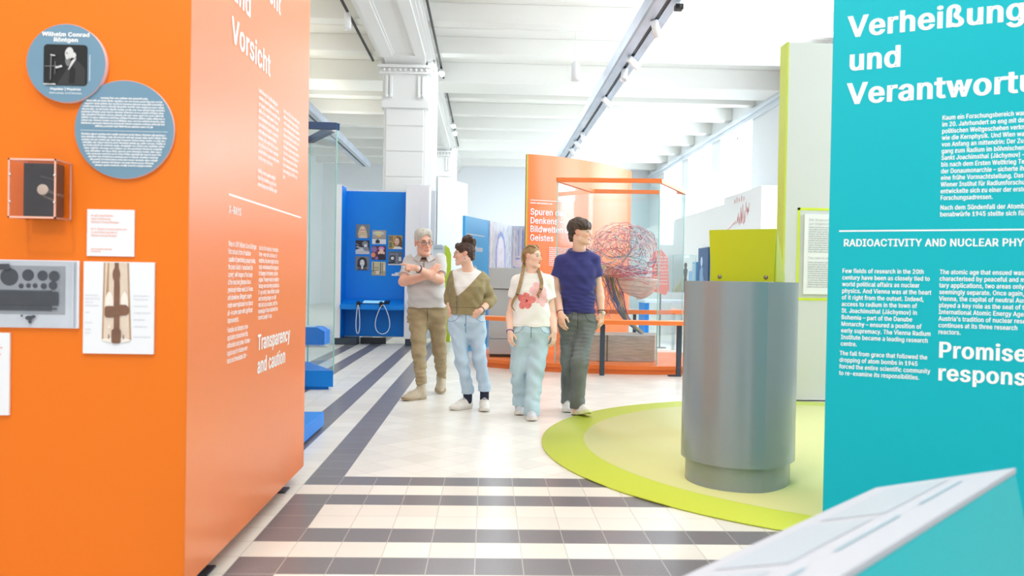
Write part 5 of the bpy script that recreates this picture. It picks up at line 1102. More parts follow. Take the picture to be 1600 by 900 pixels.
text('title_lettering', cw, 'Spuren des\nDenkens –', tuple(c0+Vector((0,0,2.19))), tuple(cd), 0.095, line=0.135, fit=0.62, bold=0.024, m=LW, lift=0.016)
text('title_lettering', cw, 'Bildwelten des\nGeistes', tuple(c0+Vector((0,0,1.925))), tuple(cd), 0.095, line=0.135, fit=0.8, bold=0.024, m=LW, lift=0.016)
art('rule', cw, tuple(c0+Vector((0,0,2.41))), tuple(cd), [(0, rect(0,0,0.6,0.01))], [LW], lift=0.016)
strokes('heading_lettering', cw, tuple(c0+Vector((0,0,2.36))), tuple(cd), 0.02, 0.04, [0.38], m=LW, lift=0.016)
strokes('german_text', cw, tuple(c0+cd*0.33+Vector((0,0,1.68))), tuple(cd), 0.016, 0.03, [0.36]*10, m=LW, lift=0.02)
strokes('heading_lettering', cw, tuple(c0+cd*0.2+Vector((0,0,1.24))), tuple(cd), 0.02, 0.04, [0.2], m=LW, lift=0.02)

# ---- far right: low white walls along the windows with small exhibits
fw = thing('low_white_wall', 'long low white exhibition wall under the windows', 'exhibition wall', (5.9, 21, 0))
MB().box((5.9, 19.2, 0), (6.0, 30.0, 3.15)).build('panel', WHITE, fw, bevel=0.01)
fw = thing('white_box_wall', 'white box shaped exhibition wall with a thin red line drawing near the windows', 'exhibition wall', (5.8, 17.8, 0))
MB().box((5.6, 16.5, 0), (6.5, 19.15, 3.2)).build('panel', WHITE, fw, bevel=0.01)
RL = mat('thin_red_line', (250, 165, 165), 0.6)
mb = MB(); rg3 = random.Random(9); y = 18.95; P = []
for i in range(64):
    env = 0.03+0.30*math.exp(-((i-48)/15.0)**2)
    P.append((5.595, y, 2.38+0.42*i/64+env*(rg3.random()-0.45)*1.6)); y -= 0.027
mb.tube(P, 0.0038, 4)
for k in range(5):
    yy = 18.3-0.16*k; mb.tube([(5.595, yy, 2.98), (5.595, yy-0.03, 3.08+0.04*(k%2)), (5.595, yy-0.06, 3.0)], 0.0038, 4)
mb.build('line_drawing', RL, fw)
t = thing('framed_photo', 'dark blue photo of a figure mounted on the low white wall beside the lime box', 'photo', (5.88, 21.8, 1.2))
MB().box((5.84, 21.3, 1.15), (5.898, 22.3, 2.12)).build('print_board', mat('deep_blue_print', (44, 84, 130), 0.5, var=0.2, vscale=6), t)
art('picture', t, (5.839, 22.2, 1.15), (0, -1, 0), [(0, [(0.05,0),(0.1,0.35),(0.28,0.5),(0.45,0.35),(0.5,0)]), (1, ell(0.26,0.6,0.1,0.13)), (2, ell(0.5,0.3,0.1,0.14))], [mat('blue_print_mid', (120, 160, 200), 0.5), mat('blue_print_pale', (190, 214, 232), 0.5), mat('blue_print_dark', (60, 90, 120), 0.5)])
t = thing('info_cube', 'pale blue stepped text panel between the small glass case and the dark blue photo', 'text board', (5.8, 22.8, 1.0))
MB().box((5.82, 22.45, 1.0), (5.898, 22.85, 1.75)).box((5.82, 22.85, 1.0), (5.898, 23.25, 1.5)).build('panel', mat('pale_blue_print', (96, 160, 216), 0.5), t)
strokes('lettering', t, (5.818, 22.82, 1.65), (0, -1, 0), 0.03, 0.06, [0.26]*8, m=LW)
t = thing('small_showcase', 'small glass case with tiny dark and yellow exhibits far back on the right', 'showcase', (4.48, 18.6, 0))
MB().box((4.2, 18.3, 0), (4.76, 18.9, 0.95)).build('plinth', WHITE, t, bevel=0.01)
for a_, b_ in (((4.22,18.32),(4.74,18.32)), ((4.74,18.32),(4.74,18.88)), ((4.74,18.88),(4.22,18.88)), ((4.22,18.88),(4.22,18.32))):
    g_ = MB(); wallglass(g_, (a_[0],a_[1],0), (b_[0],b_[1],0), 0.95, 1.8); g_.build('glass_pane', GLASS, t)
e_ = MB()
for x in (4.22, 4.734): e_.box((x,18.314,0.95),(x+0.012,18.326,1.8))
e_.box((4.22,18.314,1.79),(4.746,18.326,1.8)); e_.build('glass_edge', EDGEG, t)
t = thing('figurine', 'small dark standing figurine inside the far glass case', 'figurine', (4.58, 18.6, 0.95))
MB().lathe((4.58, 18.6, 0.951), [(0.04,0),(0.04,0.3),(0.03,0.32),(0.042,0.42),(0.05,0.52),(0.02,0.56),(0.035,0.6),(0.032,0.66),(0.001,0.69)], 16).build('figure', mat('dark_bronze', (112, 108, 110), 0.5), t)
t = thing('model', 'small pale yellow wedge model inside the far glass case', 'model', (4.38, 18.6, 0.95))
MB().extrude([(4.28, 18.5, 0.952), (4.5, 18.5, 0.952), (4.5, 18.5, 1.28)], (0, 0.15, 0)).build('wedge', mat('pale_yellow', (238, 222, 170), 0.5), t)
t = thing('red_banner', 'salmon red hanging text banner behind the right edge of the glass showcase', 'banner', (3.2, 14.4, 0))
MB().extrude([(2.97, 14.5, 1.02), (3.20, 14.42, 0.95), (3.26, 14.4, 1.06), (3.22, 14.4, 1.62), (3.12, 14.44, 1.76), (2.97, 14.5, 1.72)], (0.01, 0.03, 0)).build('cloth', mat('salmon_print', (250, 128, 108), 0.5), t)
strokes('lettering', t, (2.99, 14.48, 1.62), (0.94, -0.3, 0), 0.02, 0.06, [0.25]*9, m=LW, lift=0.01)
MB().tube([(3.12, 14.47, 0.0), (3.12, 14.47, 1.05)], 0.015, 8).lathe((3.12, 14.47, 0), [(0.12,0),(0.12,0.015),(0.01,0.02)], 20).build('stand', STEEL_D, t)
t = thing('blue_counter', 'pale counter on blue end panels in front of the low white wall', 'counter', (3.9, 15.6, 0))
MB().box((3.0, 15.3, 0.78), (5.0, 16.0, 0.84)).build('counter_top', mat('pale_counter', (220, 230, 240), 0.45), t, bevel=0.005)
for x in (3.02, 4.2, 4.9): MB().box((x, 15.32, 0.0), (x+0.07, 15.98, 0.78)).build('end_panel', BLUED, t)
# ================================================================== PEOPLE
# bodies and clothes are smooth blended volumes turned into one continuous surface each
class Sd:
    """a list of volumes blended one after the other"""
    def __init__(s): s.ops = []
    def add(s, f, k=0.01): s.ops.append((0, f, k)); return s
    def sub(s, f, k=0.005): s.ops.append((1, f, k)); return s
    def cut(s, f, k=0.004): s.ops.append((2, f, k)); return s     # keep only where f < 0
    def warp(s, g): s.ops.append((3, g, 0)); return s
    def __call__(s, P):
        d = None
        for t, f, k in s.ops:
            v = f(P)
            if d is None: d = v; continue
            if t == 3: d = d+v; continue
            if t == 0:
                h = np.clip(0.5+0.5*(v-d)/k, 0, 1); d = v+(d-v)*h-k*h*(1-h)
            else:
                if t == 1: v = -v
                h = np.clip(0.5-0.5*(v-d)/k, 0, 1); d = v+(d-v)*h+k*h*(1-h)
        return d
def A3(p): return np.array(p, np.float32)
def cap(a, b, ra, rb, flat=None):
    a, b = A3(a), A3(b); ba = b-a; L = float(ba@ba)+1e-12
    if flat: n = A3(flat[0]); n = n/np.linalg.norm(n); kf = 1.0/flat[1]-1.0
    def f(P):
        q = P-a; t = np.clip(q@ba/L, 0, 1); q = q-t[:, None]*ba
        if flat: q = q+n*((q@n)*kf)[:, None]
        d = np.sqrt((q*q).sum(1))-(ra+(rb-ra)*t)
        return d*flat[1]**0.5 if flat else d
    return f
def ells(c, r, R=None):
    c, r = A3(c), A3(r); RR = None if R is None else np.array(R, np.float32)
    def f(P):
        q = P-c
        if RR is not None: q = q@RR.T
        k0 = np.sqrt(((q/r)**2).sum(1))+1e-9; k1 = np.sqrt(((q/(r*r))**2).sum(1))+1e-9
        return k0*(k0-1)/k1
    return f
def plane(p, n):
    p, n = A3(p), A3(n); n = n/np.linalg.norm(n)
    return lambda P: (P-p)@n
def loft(tab, n=2.3, grow=0.0, top=None, bot=None):
    """tab rows: z, centre x, centre y, half width, half depth"""
    T = np.array(sorted(tab), np.float32)
    z0 = T[0, 0] if bot is None else bot; z1 = T[-1, 0] if top is None else top
    def f(P):
        z = P[:, 2]; I = [np.interp(z, T[:, 0], T[:, i]).astype(np.float32) for i in range(1, 5)]
        a = I[2]+grow; b = I[3]+grow
        q = (np.abs((P[:, 0]-I[0])/a)**n+np.abs((P[:, 1]-I[1])/b)**n+1e-9)**(1/n)
        d = (q-1)*np.minimum(a, b)
        return np.maximum(d, np.maximum(z-z1, z0-z))
    return f
def folds(amp, fz=55, fx=16, seed=0.0):
    def g(P):
        x, y, z = P[:, 0], P[:, 1], P[:, 2]
        w = np.sin(z*fz+3.1*np.sin(x*fx+seed)+2.3*np.sin(y*fx*1.2+seed*2))*np.sin(x*9+z*7+seed*1.7)
        w += 0.55*np.sin(z*fz*0.7+x*38*np.sin(z*5+seed)+y*20+seed*4)*np.sin(x*22-z*11+seed)
        return (-amp*(w+0.5*np.sin(z*fz*0.43+x*31+seed*3)*np.sin(z*13+seed))).astype(np.float32)
    return g
def polygonise(f, lo, hi, h):
    B = 10; lo = np.array(lo, float)
    nb = np.ceil((np.array(hi)-lo)/h/B).astype(int)
    c = [lo[i]+(np.arange(nb[i])*B+(B-1)/2)*h for i in range(3)]
    G = np.stack(np.meshgrid(*c, indexing='ij'), -1).reshape(-1, 3).astype(np.float32)
    dc = f(G).reshape(nb)
    act = np.abs(dc) < B*h*0.5*1.7321*1.35+0.012
    V = np.repeat(np.where(dc < 0, -1.0, 1.0).astype(np.float32)[..., None], B**3, -1).reshape(*nb, B, B, B)
    idx = np.argwhere(act)
    o = np.stack(np.meshgrid(*[np.arange(B)]*3, indexing='ij'), -1).reshape(-1, 3)
    for s in range(0, len(idx), 240):
        ii = idx[s:s+240]; P = (lo+(ii[:, None, :]*B+o[None])*h).reshape(-1, 3).astype(np.float32)
        V[ii[:, 0], ii[:, 1], ii[:, 2]] = f(P).reshape(-1, B, B, B)
    D = V.transpose(0, 3, 1, 4, 2, 5).reshape(nb*B)
    S = D < 0
    n = S[:-1, :-1, :-1].astype(np.int8)
    tot = sum(S[i:S.shape[0]-1+i, j:S.shape[1]-1+j, k:S.shape[2]-1+k].astype(np.int8) for i in (0, 1) for j in (0, 1) for k in (0, 1))
    cell = np.argwhere((tot > 0) & (tot < 8))
    num = -np.ones(tot.shape, np.int32); num[cell[:, 0], cell[:, 1], cell[:, 2]] = np.arange(len(cell))
    acc = np.zeros((len(cell), 3)); cnt = np.zeros(len(cell))
    cor = [(i, j, k) for i in (0, 1) for j in (0, 1) for k in (0, 1)]
    val = {q: D[cell[:, 0]+q[0], cell[:, 1]+q[1], cell[:, 2]+q[2]] for q in cor}
    for a in cor:
        for ax in range(3):
            if a[ax]: continue
            b = list(a); b[ax] = 1; b = tuple(b); va, vb = val[a], val[b]; m = (va < 0) != (vb < 0)
            t = va/np.where(m, va-vb, 1); p = np.array(a, float)[None].repeat(len(cell), 0); p[:, ax] = t
            acc += p*m[:, None]; cnt += m
    verts = lo+(cell+acc/cnt[:, None])*h
    quads = []
    for ax in range(3):
        u, w = (ax+1) % 3, (ax+2) % 3
        sl0 = [slice(None)]*3; sl1 = [slice(None)]*3; sl0[ax] = slice(0, -1); sl1[ax] = slice(1, None)
        E = np.argwhere(S[tuple(sl0)] != S[tuple(sl1)])
        E = E[(E[:, u] > 0) & (E[:, w] > 0) & (E[:, u] < tot.shape[u]) & (E[:, w] < tot.shape[w])]
        ins = S[E[:, 0], E[:, 1], E[:, 2]]
        q = []
        for du, dw in ((-1, -1), (0, -1), (0, 0), (-1, 0)):
            e = E.copy(); e[:, u] += du; e[:, w] += dw; q.append(num[e[:, 0], e[:, 1], e[:, 2]])
        q = np.stack(q, 1); q[~ins] = q[~ins][:, ::-1]; quads.append(q)
    Q = np.concatenate(quads); Q = Q[(Q >= 0).all(1)]
    return verts, Q
def sd_mesh(name, f, lo, hi, h, mats, parent=None, pick=None, label=None, loc=None, relax=1, attrs=None):
    v, q = polygonise(f, lo, hi, h)
    for _ in range(relax):          # one gentle smoothing pass against grid marks
        acc = np.zeros_like(v); cnt = np.zeros(len(v))
        for a, b in ((0, 1), (1, 2), (2, 3), (3, 0)):
            np.add.at(acc, q[:, a], v[q[:, b]]); np.add.at(acc, q[:, b], v[q[:, a]]); np.add.at(cnt, q[:, a], 1); np.add.at(cnt, q[:, b], 1)
        v = v*0.5+0.5*acc/np.maximum(cnt, 1)[:, None]
    org = ORG[parent.name] if parent else Vector(loc)
    me = bpy.data.meshes.new(name)
    me.vertices.add(len(v)); me.vertices.foreach_set('co', (v-np.array(org)).astype(np.float32).ravel())
    me.loops.add(q.size); me.loops.foreach_set('vertex_index', q.astype(np.int32).ravel())
    me.polygons.add(len(q)); me.polygons.foreach_set('loop_start', np.arange(0, q.size, 4, dtype=np.int32))
    me.update(calc_edges=True); me.validate()
    for m in (mats if isinstance(mats, (list, tuple)) else [mats]): me.materials.append(m)
    me.polygons.foreach_set('use_smooth', np.ones(len(me.polygons), bool))
    if pick is not None and len(me.polygons) == len(q):
        me.polygons.foreach_set('material_index', pick(v[q].mean(1)).astype(np.int32))
    for an_, fa in (attrs or {}).items():
        at_ = me.attributes.new(an_, 'FLOAT', 'POINT'); at_.data.foreach_set('value', fa(v.astype(np.float32)).astype(np.float32)[:len(me.vertices)])
    o = bpy.data.objects.new(name, me); COL.objects.link(o)
    if parent: o.parent = parent
    else: o.location = loc
    ORG[o.name] = Vector(org)
    if label: o['label'] = label
    return o

class Head:
    def __init__(s, c, yaw, s_=1.0, pitch=0.0, tilt=0.0, wide=1.0):
        """c: centre between the ears; yaw 0 looks along -Y, positive turns towards +X; pitch positive looks down"""
        s.c = Vector(c); s.s = s_
        f = Vector((math.sin(yaw), -math.cos(yaw), 0)); u = Vector((0, 0, 1)); x = f.cross(u)
        f, u = f*math.cos(pitch)-u*math.sin(pitch), u*math.cos(pitch)+f*math.sin(pitch)
        u, x = u*math.cos(tilt)+x*math.sin(tilt), x*math.cos(tilt)-u*math.sin(tilt)
        s.x, s.f, s.u = x, f, u; s.M = np.array([x, f, u], np.float32); s.w = wide
        s.W = np.array([wide, 1, 1], np.float32)
    def loc(s, P): return ((P-A3(s.c))@s.M.T)/(s.s*s.W)
    def wrap(s, fl): return lambda P: fl(s.loc(P))*s.s
    def pt(s, p): return s.c+(s.x*(p[0]*s.w)+s.f*p[1]+s.u*p[2])*s.s
    def volume(s, kind='m'):
        """skull, jaw, brow, nose, lips, chin, ears in head space"""
        S = Sd()
        S.add(ells((0, -0.012, 0.036), (0.073, 0.093, 0.083)))
        S.add(ells((0, 0.028, -0.03), (0.059, 0.062, 0.078)), 0.03)
        jw = 0.044 if kind == 'm' else 0.038
        for sx in (-1, 1):
            S.add(cap((sx*jw, 0.0, -0.062), (sx*0.014, 0.07, -0.097), 0.02, 0.016), 0.025)
            S.add(ells((sx*0.036, 0.062, -0.024), (0.023, 0.022, 0.022)), 0.02)
        S.add(cap((-0.008, 0.076, -0.098), (0.008, 0.076, -0.098), 0.016, 0.016), 0.015)
        S.add(cap((-0.034, 0.074, 0.03), (0.034, 0.074, 0.03), 0.012, 0.012), 0.014)
        for sx in (-1, 1): S.sub(ells((sx*0.032, 0.104, 0.006), (0.020, 0.024, 0.013)), 0.012)
        S.add(cap((0, 0.086, 0.018), (0, 0.108, -0.028), 0.007, 0.0115), 0.010)
        for sx in (-1, 1): S.add(ells((sx*0.012, 0.096, -0.034), (0.008, 0.011, 0.008)), 0.006)
        S.add(cap((-0.017, 0.088, -0.0565), (0.017, 0.088, -0.0565), 0.0065, 0.0065), 0.006)
        S.add(cap((-0.014, 0.088, -0.0675), (0.014, 0.088, -0.0675), 0.0075, 0.0075), 0.005)
        S.sub(cap((-0.019, 0.098, -0.062), (0.019, 0.098, -0.062), 0.0035, 0.0035), 0.003)
        for sx in (-1, 1):
            S.add(ells((sx*0.078, -0.006, 0.0), (0.009, 0.019, 0.032)), 0.008)
            S.sub(ells((sx*0.089, -0.004, 0.004), (0.007, 0.010, 0.018)), 0.005)
        return s.wrap(S)
    def lips(s, C):
        L = s.loc(C); e = 0.021-0.75*np.abs(L[:, 2]+0.062)-np.abs(L[:, 0]); g_ = np.minimum(np.minimum(e, (L[:, 1]-0.078)), np.minimum(-0.0515-L[:, 2], L[:, 2]+0.0745))
        return np.clip(0.5+g_/0.003, 0, 1)
    def flush(s, C):
        L = s.loc(C); near = (np.sqrt((L**2).sum(1)) < 0.15)
        ck = np.exp(-(((np.abs(L[:, 0])-0.043)/0.018)**2+((L[:, 2]+0.028)/0.018)**2))*(L[:, 1] > 0.02)
        ns = np.exp(-((L[:, 0]/0.016)**2+((L[:, 2]+0.03)/0.014)**2))*(L[:, 1] > 0.09)
        er = np.clip((np.abs(L[:, 0])-0.074)/0.006, 0, 1)*(np.abs(L[:, 2]) < 0.05)
        return near*np.clip(ck*0.7+ns*0.5+er*0.7, 0, 1)
def eyes(h, body, look=(0, 1, 0), iris=(70, 90, 110)):
    mi = mat('iris_%d_%d_%d' % iris, iris, 0.25); mw = mat('eye_white', (222, 216, 212), 0.35)
    lk = (h.x*look[0]+h.f*look[1]+h.u*look[2]).normalized()
    for sx in (-1, 1):
        c = h.pt((sx*0.032, 0.0795, 0.004)); r = 0.0115*h.s; mb = MB().ball(c, r, seg=16)
        mb.m = [1 if ((sum((Vector(mb.v[i]) for i in f), Vector())/len(f)-c).normalized().dot(lk) > 0.82) else 0 for f in mb.f]
        mb.build('eye', [mw, mi], body)
        # upper lid
        P = [h.pt((sx*(0.032+0.0165*math.cos(a)), 0.0905-0.010*abs(math.cos(a))**2, 0.0055+0.0075*math.sin(a))) for a in np.linspace(0.1, PI-0.1, 7)]
        MB().tube(P, 0.0016*h.s, 6).build('eyelid', mat('lash_brown', (90, 66, 56), 0.6), body)
def brows(h, body, m, th=0.0036, lift=0.0):
    for sx in (-1, 1):
        P = [h.pt((sx*x, 0.0885-0.5*(x-0.02)**2*12, 0.028+lift+z)) for x, z in ((0.014, 0.0), (0.026, 0.0045), (0.038, 0.005), (0.048, 0.0))]
        MB().tube(P, [th*h.s*0.8, th*h.s, th*h.s*0.9, th*h.s*0.4], 6).build('eyebrow', m, body)
def hand(S, w, d, n, side, L=0.175, curl=(0.25, 0.3, 0.35, 0.4), thumb=0.6, curls=None):
    """adds palm, four bent fingers and a thumb; d: towards the fingers, n: palm direction, side: +1/-1 which edge carries the thumb"""
    k = L/0.18; d = Vector(d).normalized(); n = Vector(n); n = (n-d*n.dot(d)).normalized(); s_ = d.cross(n)*side; w = Vector(w)
    fl = (tuple(n), 0.5)
    S.add(cap(w, w+d*0.03*k, 0.023*k, 0.03*k, (tuple(n), 0.72)), 0.012)
    S.add(cap(w+d*0.045*k+s_*0.014*k, w+d*0.08*k+s_*0.017*k, 0.023*k, 0.021*k, fl), 0.012)
    S.add(cap(w+d*0.045*k-s_*0.014*k, w+d*0.077*k-s_*0.018*k, 0.022*k, 0.019*k, fl), 0.01)
    tips = []
    for i, (o, b, ln, r) in enumerate(((0.029, 0.084, 0.071, 0.0088), (0.0095, 0.09, 0.079, 0.009), (-0.0105, 0.087, 0.073, 0.0086), (-0.029, 0.078, 0.057, 0.0078))):
        cu = curls[i] if curls else curl; cu = cu if hasattr(cu, '__len__') else (cu, cu, cu)
        p = w+d*b*k+s_*o*k; ang = 0.0; dr = (d+s_*o*1.6).normalized()
        for j, fr in enumerate((0.45, 0.31, 0.24)):
            ang += cu[j]; q = p+(dr*math.cos(ang)+n*math.sin(ang))*(ln*fr*k)
            S.add(cap(p, q, (r-0.0006*j)*k, (r-0.0006*(j+1))*k), 0.004); p = q
        tips.append(p)
    p = w+d*0.024*k+s_*0.026*k+n*0.006*k
    a = (d*0.62+s_*0.62*thumb+n*0.42).normalized(); q = p+a*0.04*k; S.add(cap(p, q, 0.0145*k, 0.0108*k), 0.01)
    a2 = (d*0.88+s_*0.22*thumb+n*0.30).normalized(); S.add(cap(q, q+a2*0.034*k, 0.0105*k, 0.0085*k), 0.005)
    return tips
def shoe(parent, name, heel, d, L, m, ms, pitch=0.0, h=0.004, ankle=0.06, sole_t=0.024, kind='sneaker', tongue=None):
    """heel: point on the ground under the heel; pitch lifts the heel (+) or the toe (-)"""
    hl = Vector(heel); d = Vector((d[0], d[1], 0)).normalized(); u0 = Vector((0, 0, 1)); s_ = d.cross(u0)
    dd = d*math.cos(pitch)-u0*math.sin(pitch); uu = u0*math.cos(pitch)+d*math.sin(pitch)
    M = np.array([dd, s_, uu], np.float32); o = A3(hl); k = L/0.27
    tr = lambda fl: (lambda P: fl(((P-o)@M.T)/k)*k)
    S = Sd()
    S.add(ells((0.135, 0, 0.03), (0.135, 0.047, 0.045))); S.add(ells((0.045, 0, 0.045), (0.05, 0.038, 0.055)), 0.03)
    S.add(cap((0.05, 0, 0.06), (0.052, 0, 0.06+ankle), 0.043, 0.041), 0.03)
    S.add(cap((0.07, 0, 0.085), (0.17, 0, 0.055), 0.030, 0.022), 0.03)
    S.sub(cap((0.052, 0, 0.085+ankle), (0.054, 0, 0.2), 0.032, 0.034), 0.004)
    S.cut(lambda P: 0.016-P[:, 2]); S.cut(lambda P: P[:, 2]-(0.068+ankle))
    c = hl+dd*L*0.5
    lo = (c.x-L*0.62, c.y-L*0.62, hl.z-0.12); hi = (c.x+L*0.62, c.y+L*0.62, hl.z+0.28)
    sh = sd_mesh(name, tr(S), lo, hi, h, m, parent)
    T = Sd()
    foot2 = Sd(); foot2.add(cap((0.045, 0, 0), (0.2, 0.004, 0), 0.045, 0.051)).add(cap((0.2, 0.004, 0), (0.232, 0.006, 0), 0.05, 0.040), 0.02)
    def fs(P):
        Q = P.copy(); zz = P[:, 2]-0.018*np.clip((P[:, 0]-0.19)/0.09, 0, 1)**2; Q[:, 2] = 0
        dz = np.abs(zz-sole_t/2)-sole_t/2
        return np.maximum(foot2(Q), dz)
    T.add(fs)
    if kind == 'boot': T.sub(ells((0.105, 0, -0.006), (0.035, 0.08, 0.016)), 0.003)
    so = sd_mesh('sole', tr(T), lo, hi, h, ms, sh)
    if kind == 'sneaker':
        mb = MB()
        for q in range(4):
            x = 0.105+0.022*q; z = 0.107-0.0115*q
            mb.tube([hl+dd*(x*k)+s_*(0.026*k)+uu*((z-0.006)*k), hl+dd*((x+0.008)*k)+uu*((z+0.012)*k), hl+dd*(x*k)-s_*(0.026*k)+uu*((z-0.006)*k)], 0.0032*k, 6)
        mb.build('shoelace', mat('white_lace', (244, 243, 240), 0.7), sh)
    return sh
def band(body, name, c, axis, r, th, m, parent=None, flat=1.0, label=None):
    ax = Vector(axis).normalized(); a = Vector((0, 0, 1)) if abs(ax.z) < 0.8 else Vector((1, 0, 0)); u = ax.cross(a).normalized(); w = ax.cross(u)
    return MB().tube([Vector(c)+(u*math.cos(2*PI*i/20)+w*math.sin(2*PI*i/20)*flat)*r for i in range(20)], th, 6, closed=True).build(name, m, body, label)
def sleeve(S, a, b, t, r0, r1, k=0.03):
    a, b = Vector(a), Vector(b); d = (b-a).normalized(); e = a+(b-a)*t
    c = cap(a, e+d*0.04, r0, r1); pl = plane(e, d)
    S.add(lambda P: np.maximum(c(P), pl(P)), k)
def leg_volume(S, pel, hips, knees, ankles, rh, rk, ra, k=0.05):
    z, x, y, a, b = pel[0]
    S.add(loft([(z-0.035, x, y, a*0.86, rh*0.72), (z+0.01, x, y, a*0.97, rh*1.02)]+list(pel[1:]), 2.3))
    for h_, kn, an in zip(hips, knees, ankles):
        L = Sd(); L.add(cap(h_, kn, rh, rk)).add(cap(kn, an, rk, ra), 0.03); S.add(L, k)
def lerp(a, b, t): return tuple(Vector(a)*(1-t)+Vector(b)*t)
def person(P):
    """P: dictionary of joints and sizes; returns the body object and the head frame"""
    H = Head(*P['head']); k = P.get('kind', 'f'); N = P['neck']
    P['torso'][-1] = (N[2]+0.03, N[0], N[1], P['neck_r']+0.012, P['neck_r']+0.012)
    S = Sd(); S.add(H.volume(k))
    nr = P['neck_r']
    S.add(cap(H.pt((0, -0.022, -0.055)), N, nr*0.97, nr), 0.02)
    S.add(cap(N, (N[0], N[1]+0.01, N[2]-0.12), nr, nr*1.1), 0.02)
    T = Sd(); T.add(loft(P['torso'], 2.3, grow=-0.022, top=N[2]-0.07)); S.add(T, 0.03)
    for i in (0, 1):
        sh, el, wr = P['shoulder'][i], P['elbow'][i], P['wrist'][i]; r = P['arm']
        S.add(cap((N[0], N[1]+0.005, N[2]-0.06), (sh[0], sh[1], sh[2]-0.012), nr*0.7, r[0]*0.8), 0.02)
        sh = (sh[0], sh[1], sh[2]-0.012)
        A = Sd(); A.add(cap(sh, el, r[0]*0.88, r[1])).add(cap(el, lerp(el, wr, 0.3), r[1], r[1]*1.02), 0.02).add(cap(lerp(el, wr, 0.3), wr, r[1]*1.02, r[2], None), 0.02)
        hd = P['hand'][i]; hand(A, wr, **hd); S.add(A, 0.012)
    leg_volume(S, [(a, b, c, d-0.02, e-0.02) for a, b, c, d, e in P['pelvis']], P['hip'], P['knee'], P['ankle'], P['leg'][0]-0.022, P['leg'][1]-0.02, 0.034)
    for an in P['ankle']: S.add(cap(an, (an[0], an[1], max(an[2]-0.09, 0.05)), 0.034, 0.036), 0.02)
    o = P['origin']; lo = (o[0]-0.52, o[1]-0.5, 0.02); hi = (o[0]+0.52, o[1]+0.7, P['tall'])
    b = sd_mesh('person', S, lo, hi, 0.0045, skin_mat(*P['skin']), None, None, loc=o, attrs={'lips': H.lips, 'flush': H.flush})
    props(b, P['label'], 'person')
    return b, H
def shirt_volume(P, tab, grow, t, r0, r1, z0, slope=0.3, bot=None, fold=0.003, seed=1.0):
    """torso cloth, optional sleeves up to the share t of the upper arm, neckline in a plane at height z0 that drops towards the front"""
    S = Sd(); S.add(loft(tab, 2.3, grow=grow, bot=bot))
    N = P['neck']
    for i in (0, 1):
        S.add(cap((N[0], N[1]+0.006, N[2]-0.066+grow), lerp(P['shoulder'][i], N, 0.08), 0.062, r0*0.92), 0.035)
        if t: sleeve(S, P['shoulder'][i], P['elbow'][i], t[i], r0, r1)
    S.warp(folds(fold, 48, 14, seed))
    S.sub(lambda Q: np.maximum(z0+slope*(Q[:, 1]-N[1])-Q[:, 2], np.hypot(Q[:, 0]-N[0], Q[:, 1]-N[1])-0.13), 0.002)
    return S
def collar(P, body, grow, z0, slope, m, th=0.008, name='collar'):
    T = np.array(P['torso']); N = P['neck']; pts = []
    for i in range(36):
        a = 2*PI*i/36; z = z0
        for _ in range(6):
            A_, B_ = np.interp(z, T[:, 0], T[:, 3])+grow, np.interp(z, T[:, 0], T[:, 4])+grow
            x, y = np.interp(z, T[:, 0], T[:, 1])+A_*math.cos(a), np.interp(z, T[:, 0], T[:, 2])+B_*math.sin(a); z = z0+slope*(y-N[1])
        pts.append((x, y, z-0.002))
    return MB().tube(pts, th, 8, closed=True).build(name, m, body)
def skin_mat(name, c, lip, fl):
    if name in MATS: return MATS[name]
    m = mat(name, c, 0.5, spec=0.3); nt = m.node_tree; b = nt.nodes['Principled BSDF']; last = None
    for an, col in (('flush', fl), ('lips', lip)):
        at_ = nt.nodes.new('ShaderNodeAttribute'); at_.attribute_name = an
        mx = nt.nodes.new('ShaderNodeMixRGB'); mx.inputs[2].default_value = lin(col)+(1,)
        if last: nt.links.new(last, mx.inputs[1])
        else: mx.inputs[1].default_value = lin(c)+(1,)
        nt.links.new(at_.outputs['Fac'], mx.inputs[0]); last = mx.outputs[0]
    nt.links.new(last, b.inputs['Base Color'])
    b.inputs['Subsurface Weight'].default_value = 0.12; b.inputs['Subsurface Radius'].default_value = (0.012, 0.005, 0.003)
    return m
def box_of(P, z0, z1, m=0.52): o = P['origin']; return (o[0]-m, o[1]-m, z0), (o[0]+m, o[1]+m+0.2, z1)

SKIN_A = ('skin_fair', (244, 200, 176), (206, 118, 108), (232, 160, 136)); SKIN_B = ('skin_rosy', (240, 188, 166), (214, 150, 134), (222, 142, 122)); SKIN_C = ('skin_light', (248, 208, 186), (214, 124, 116), (240, 170, 150))

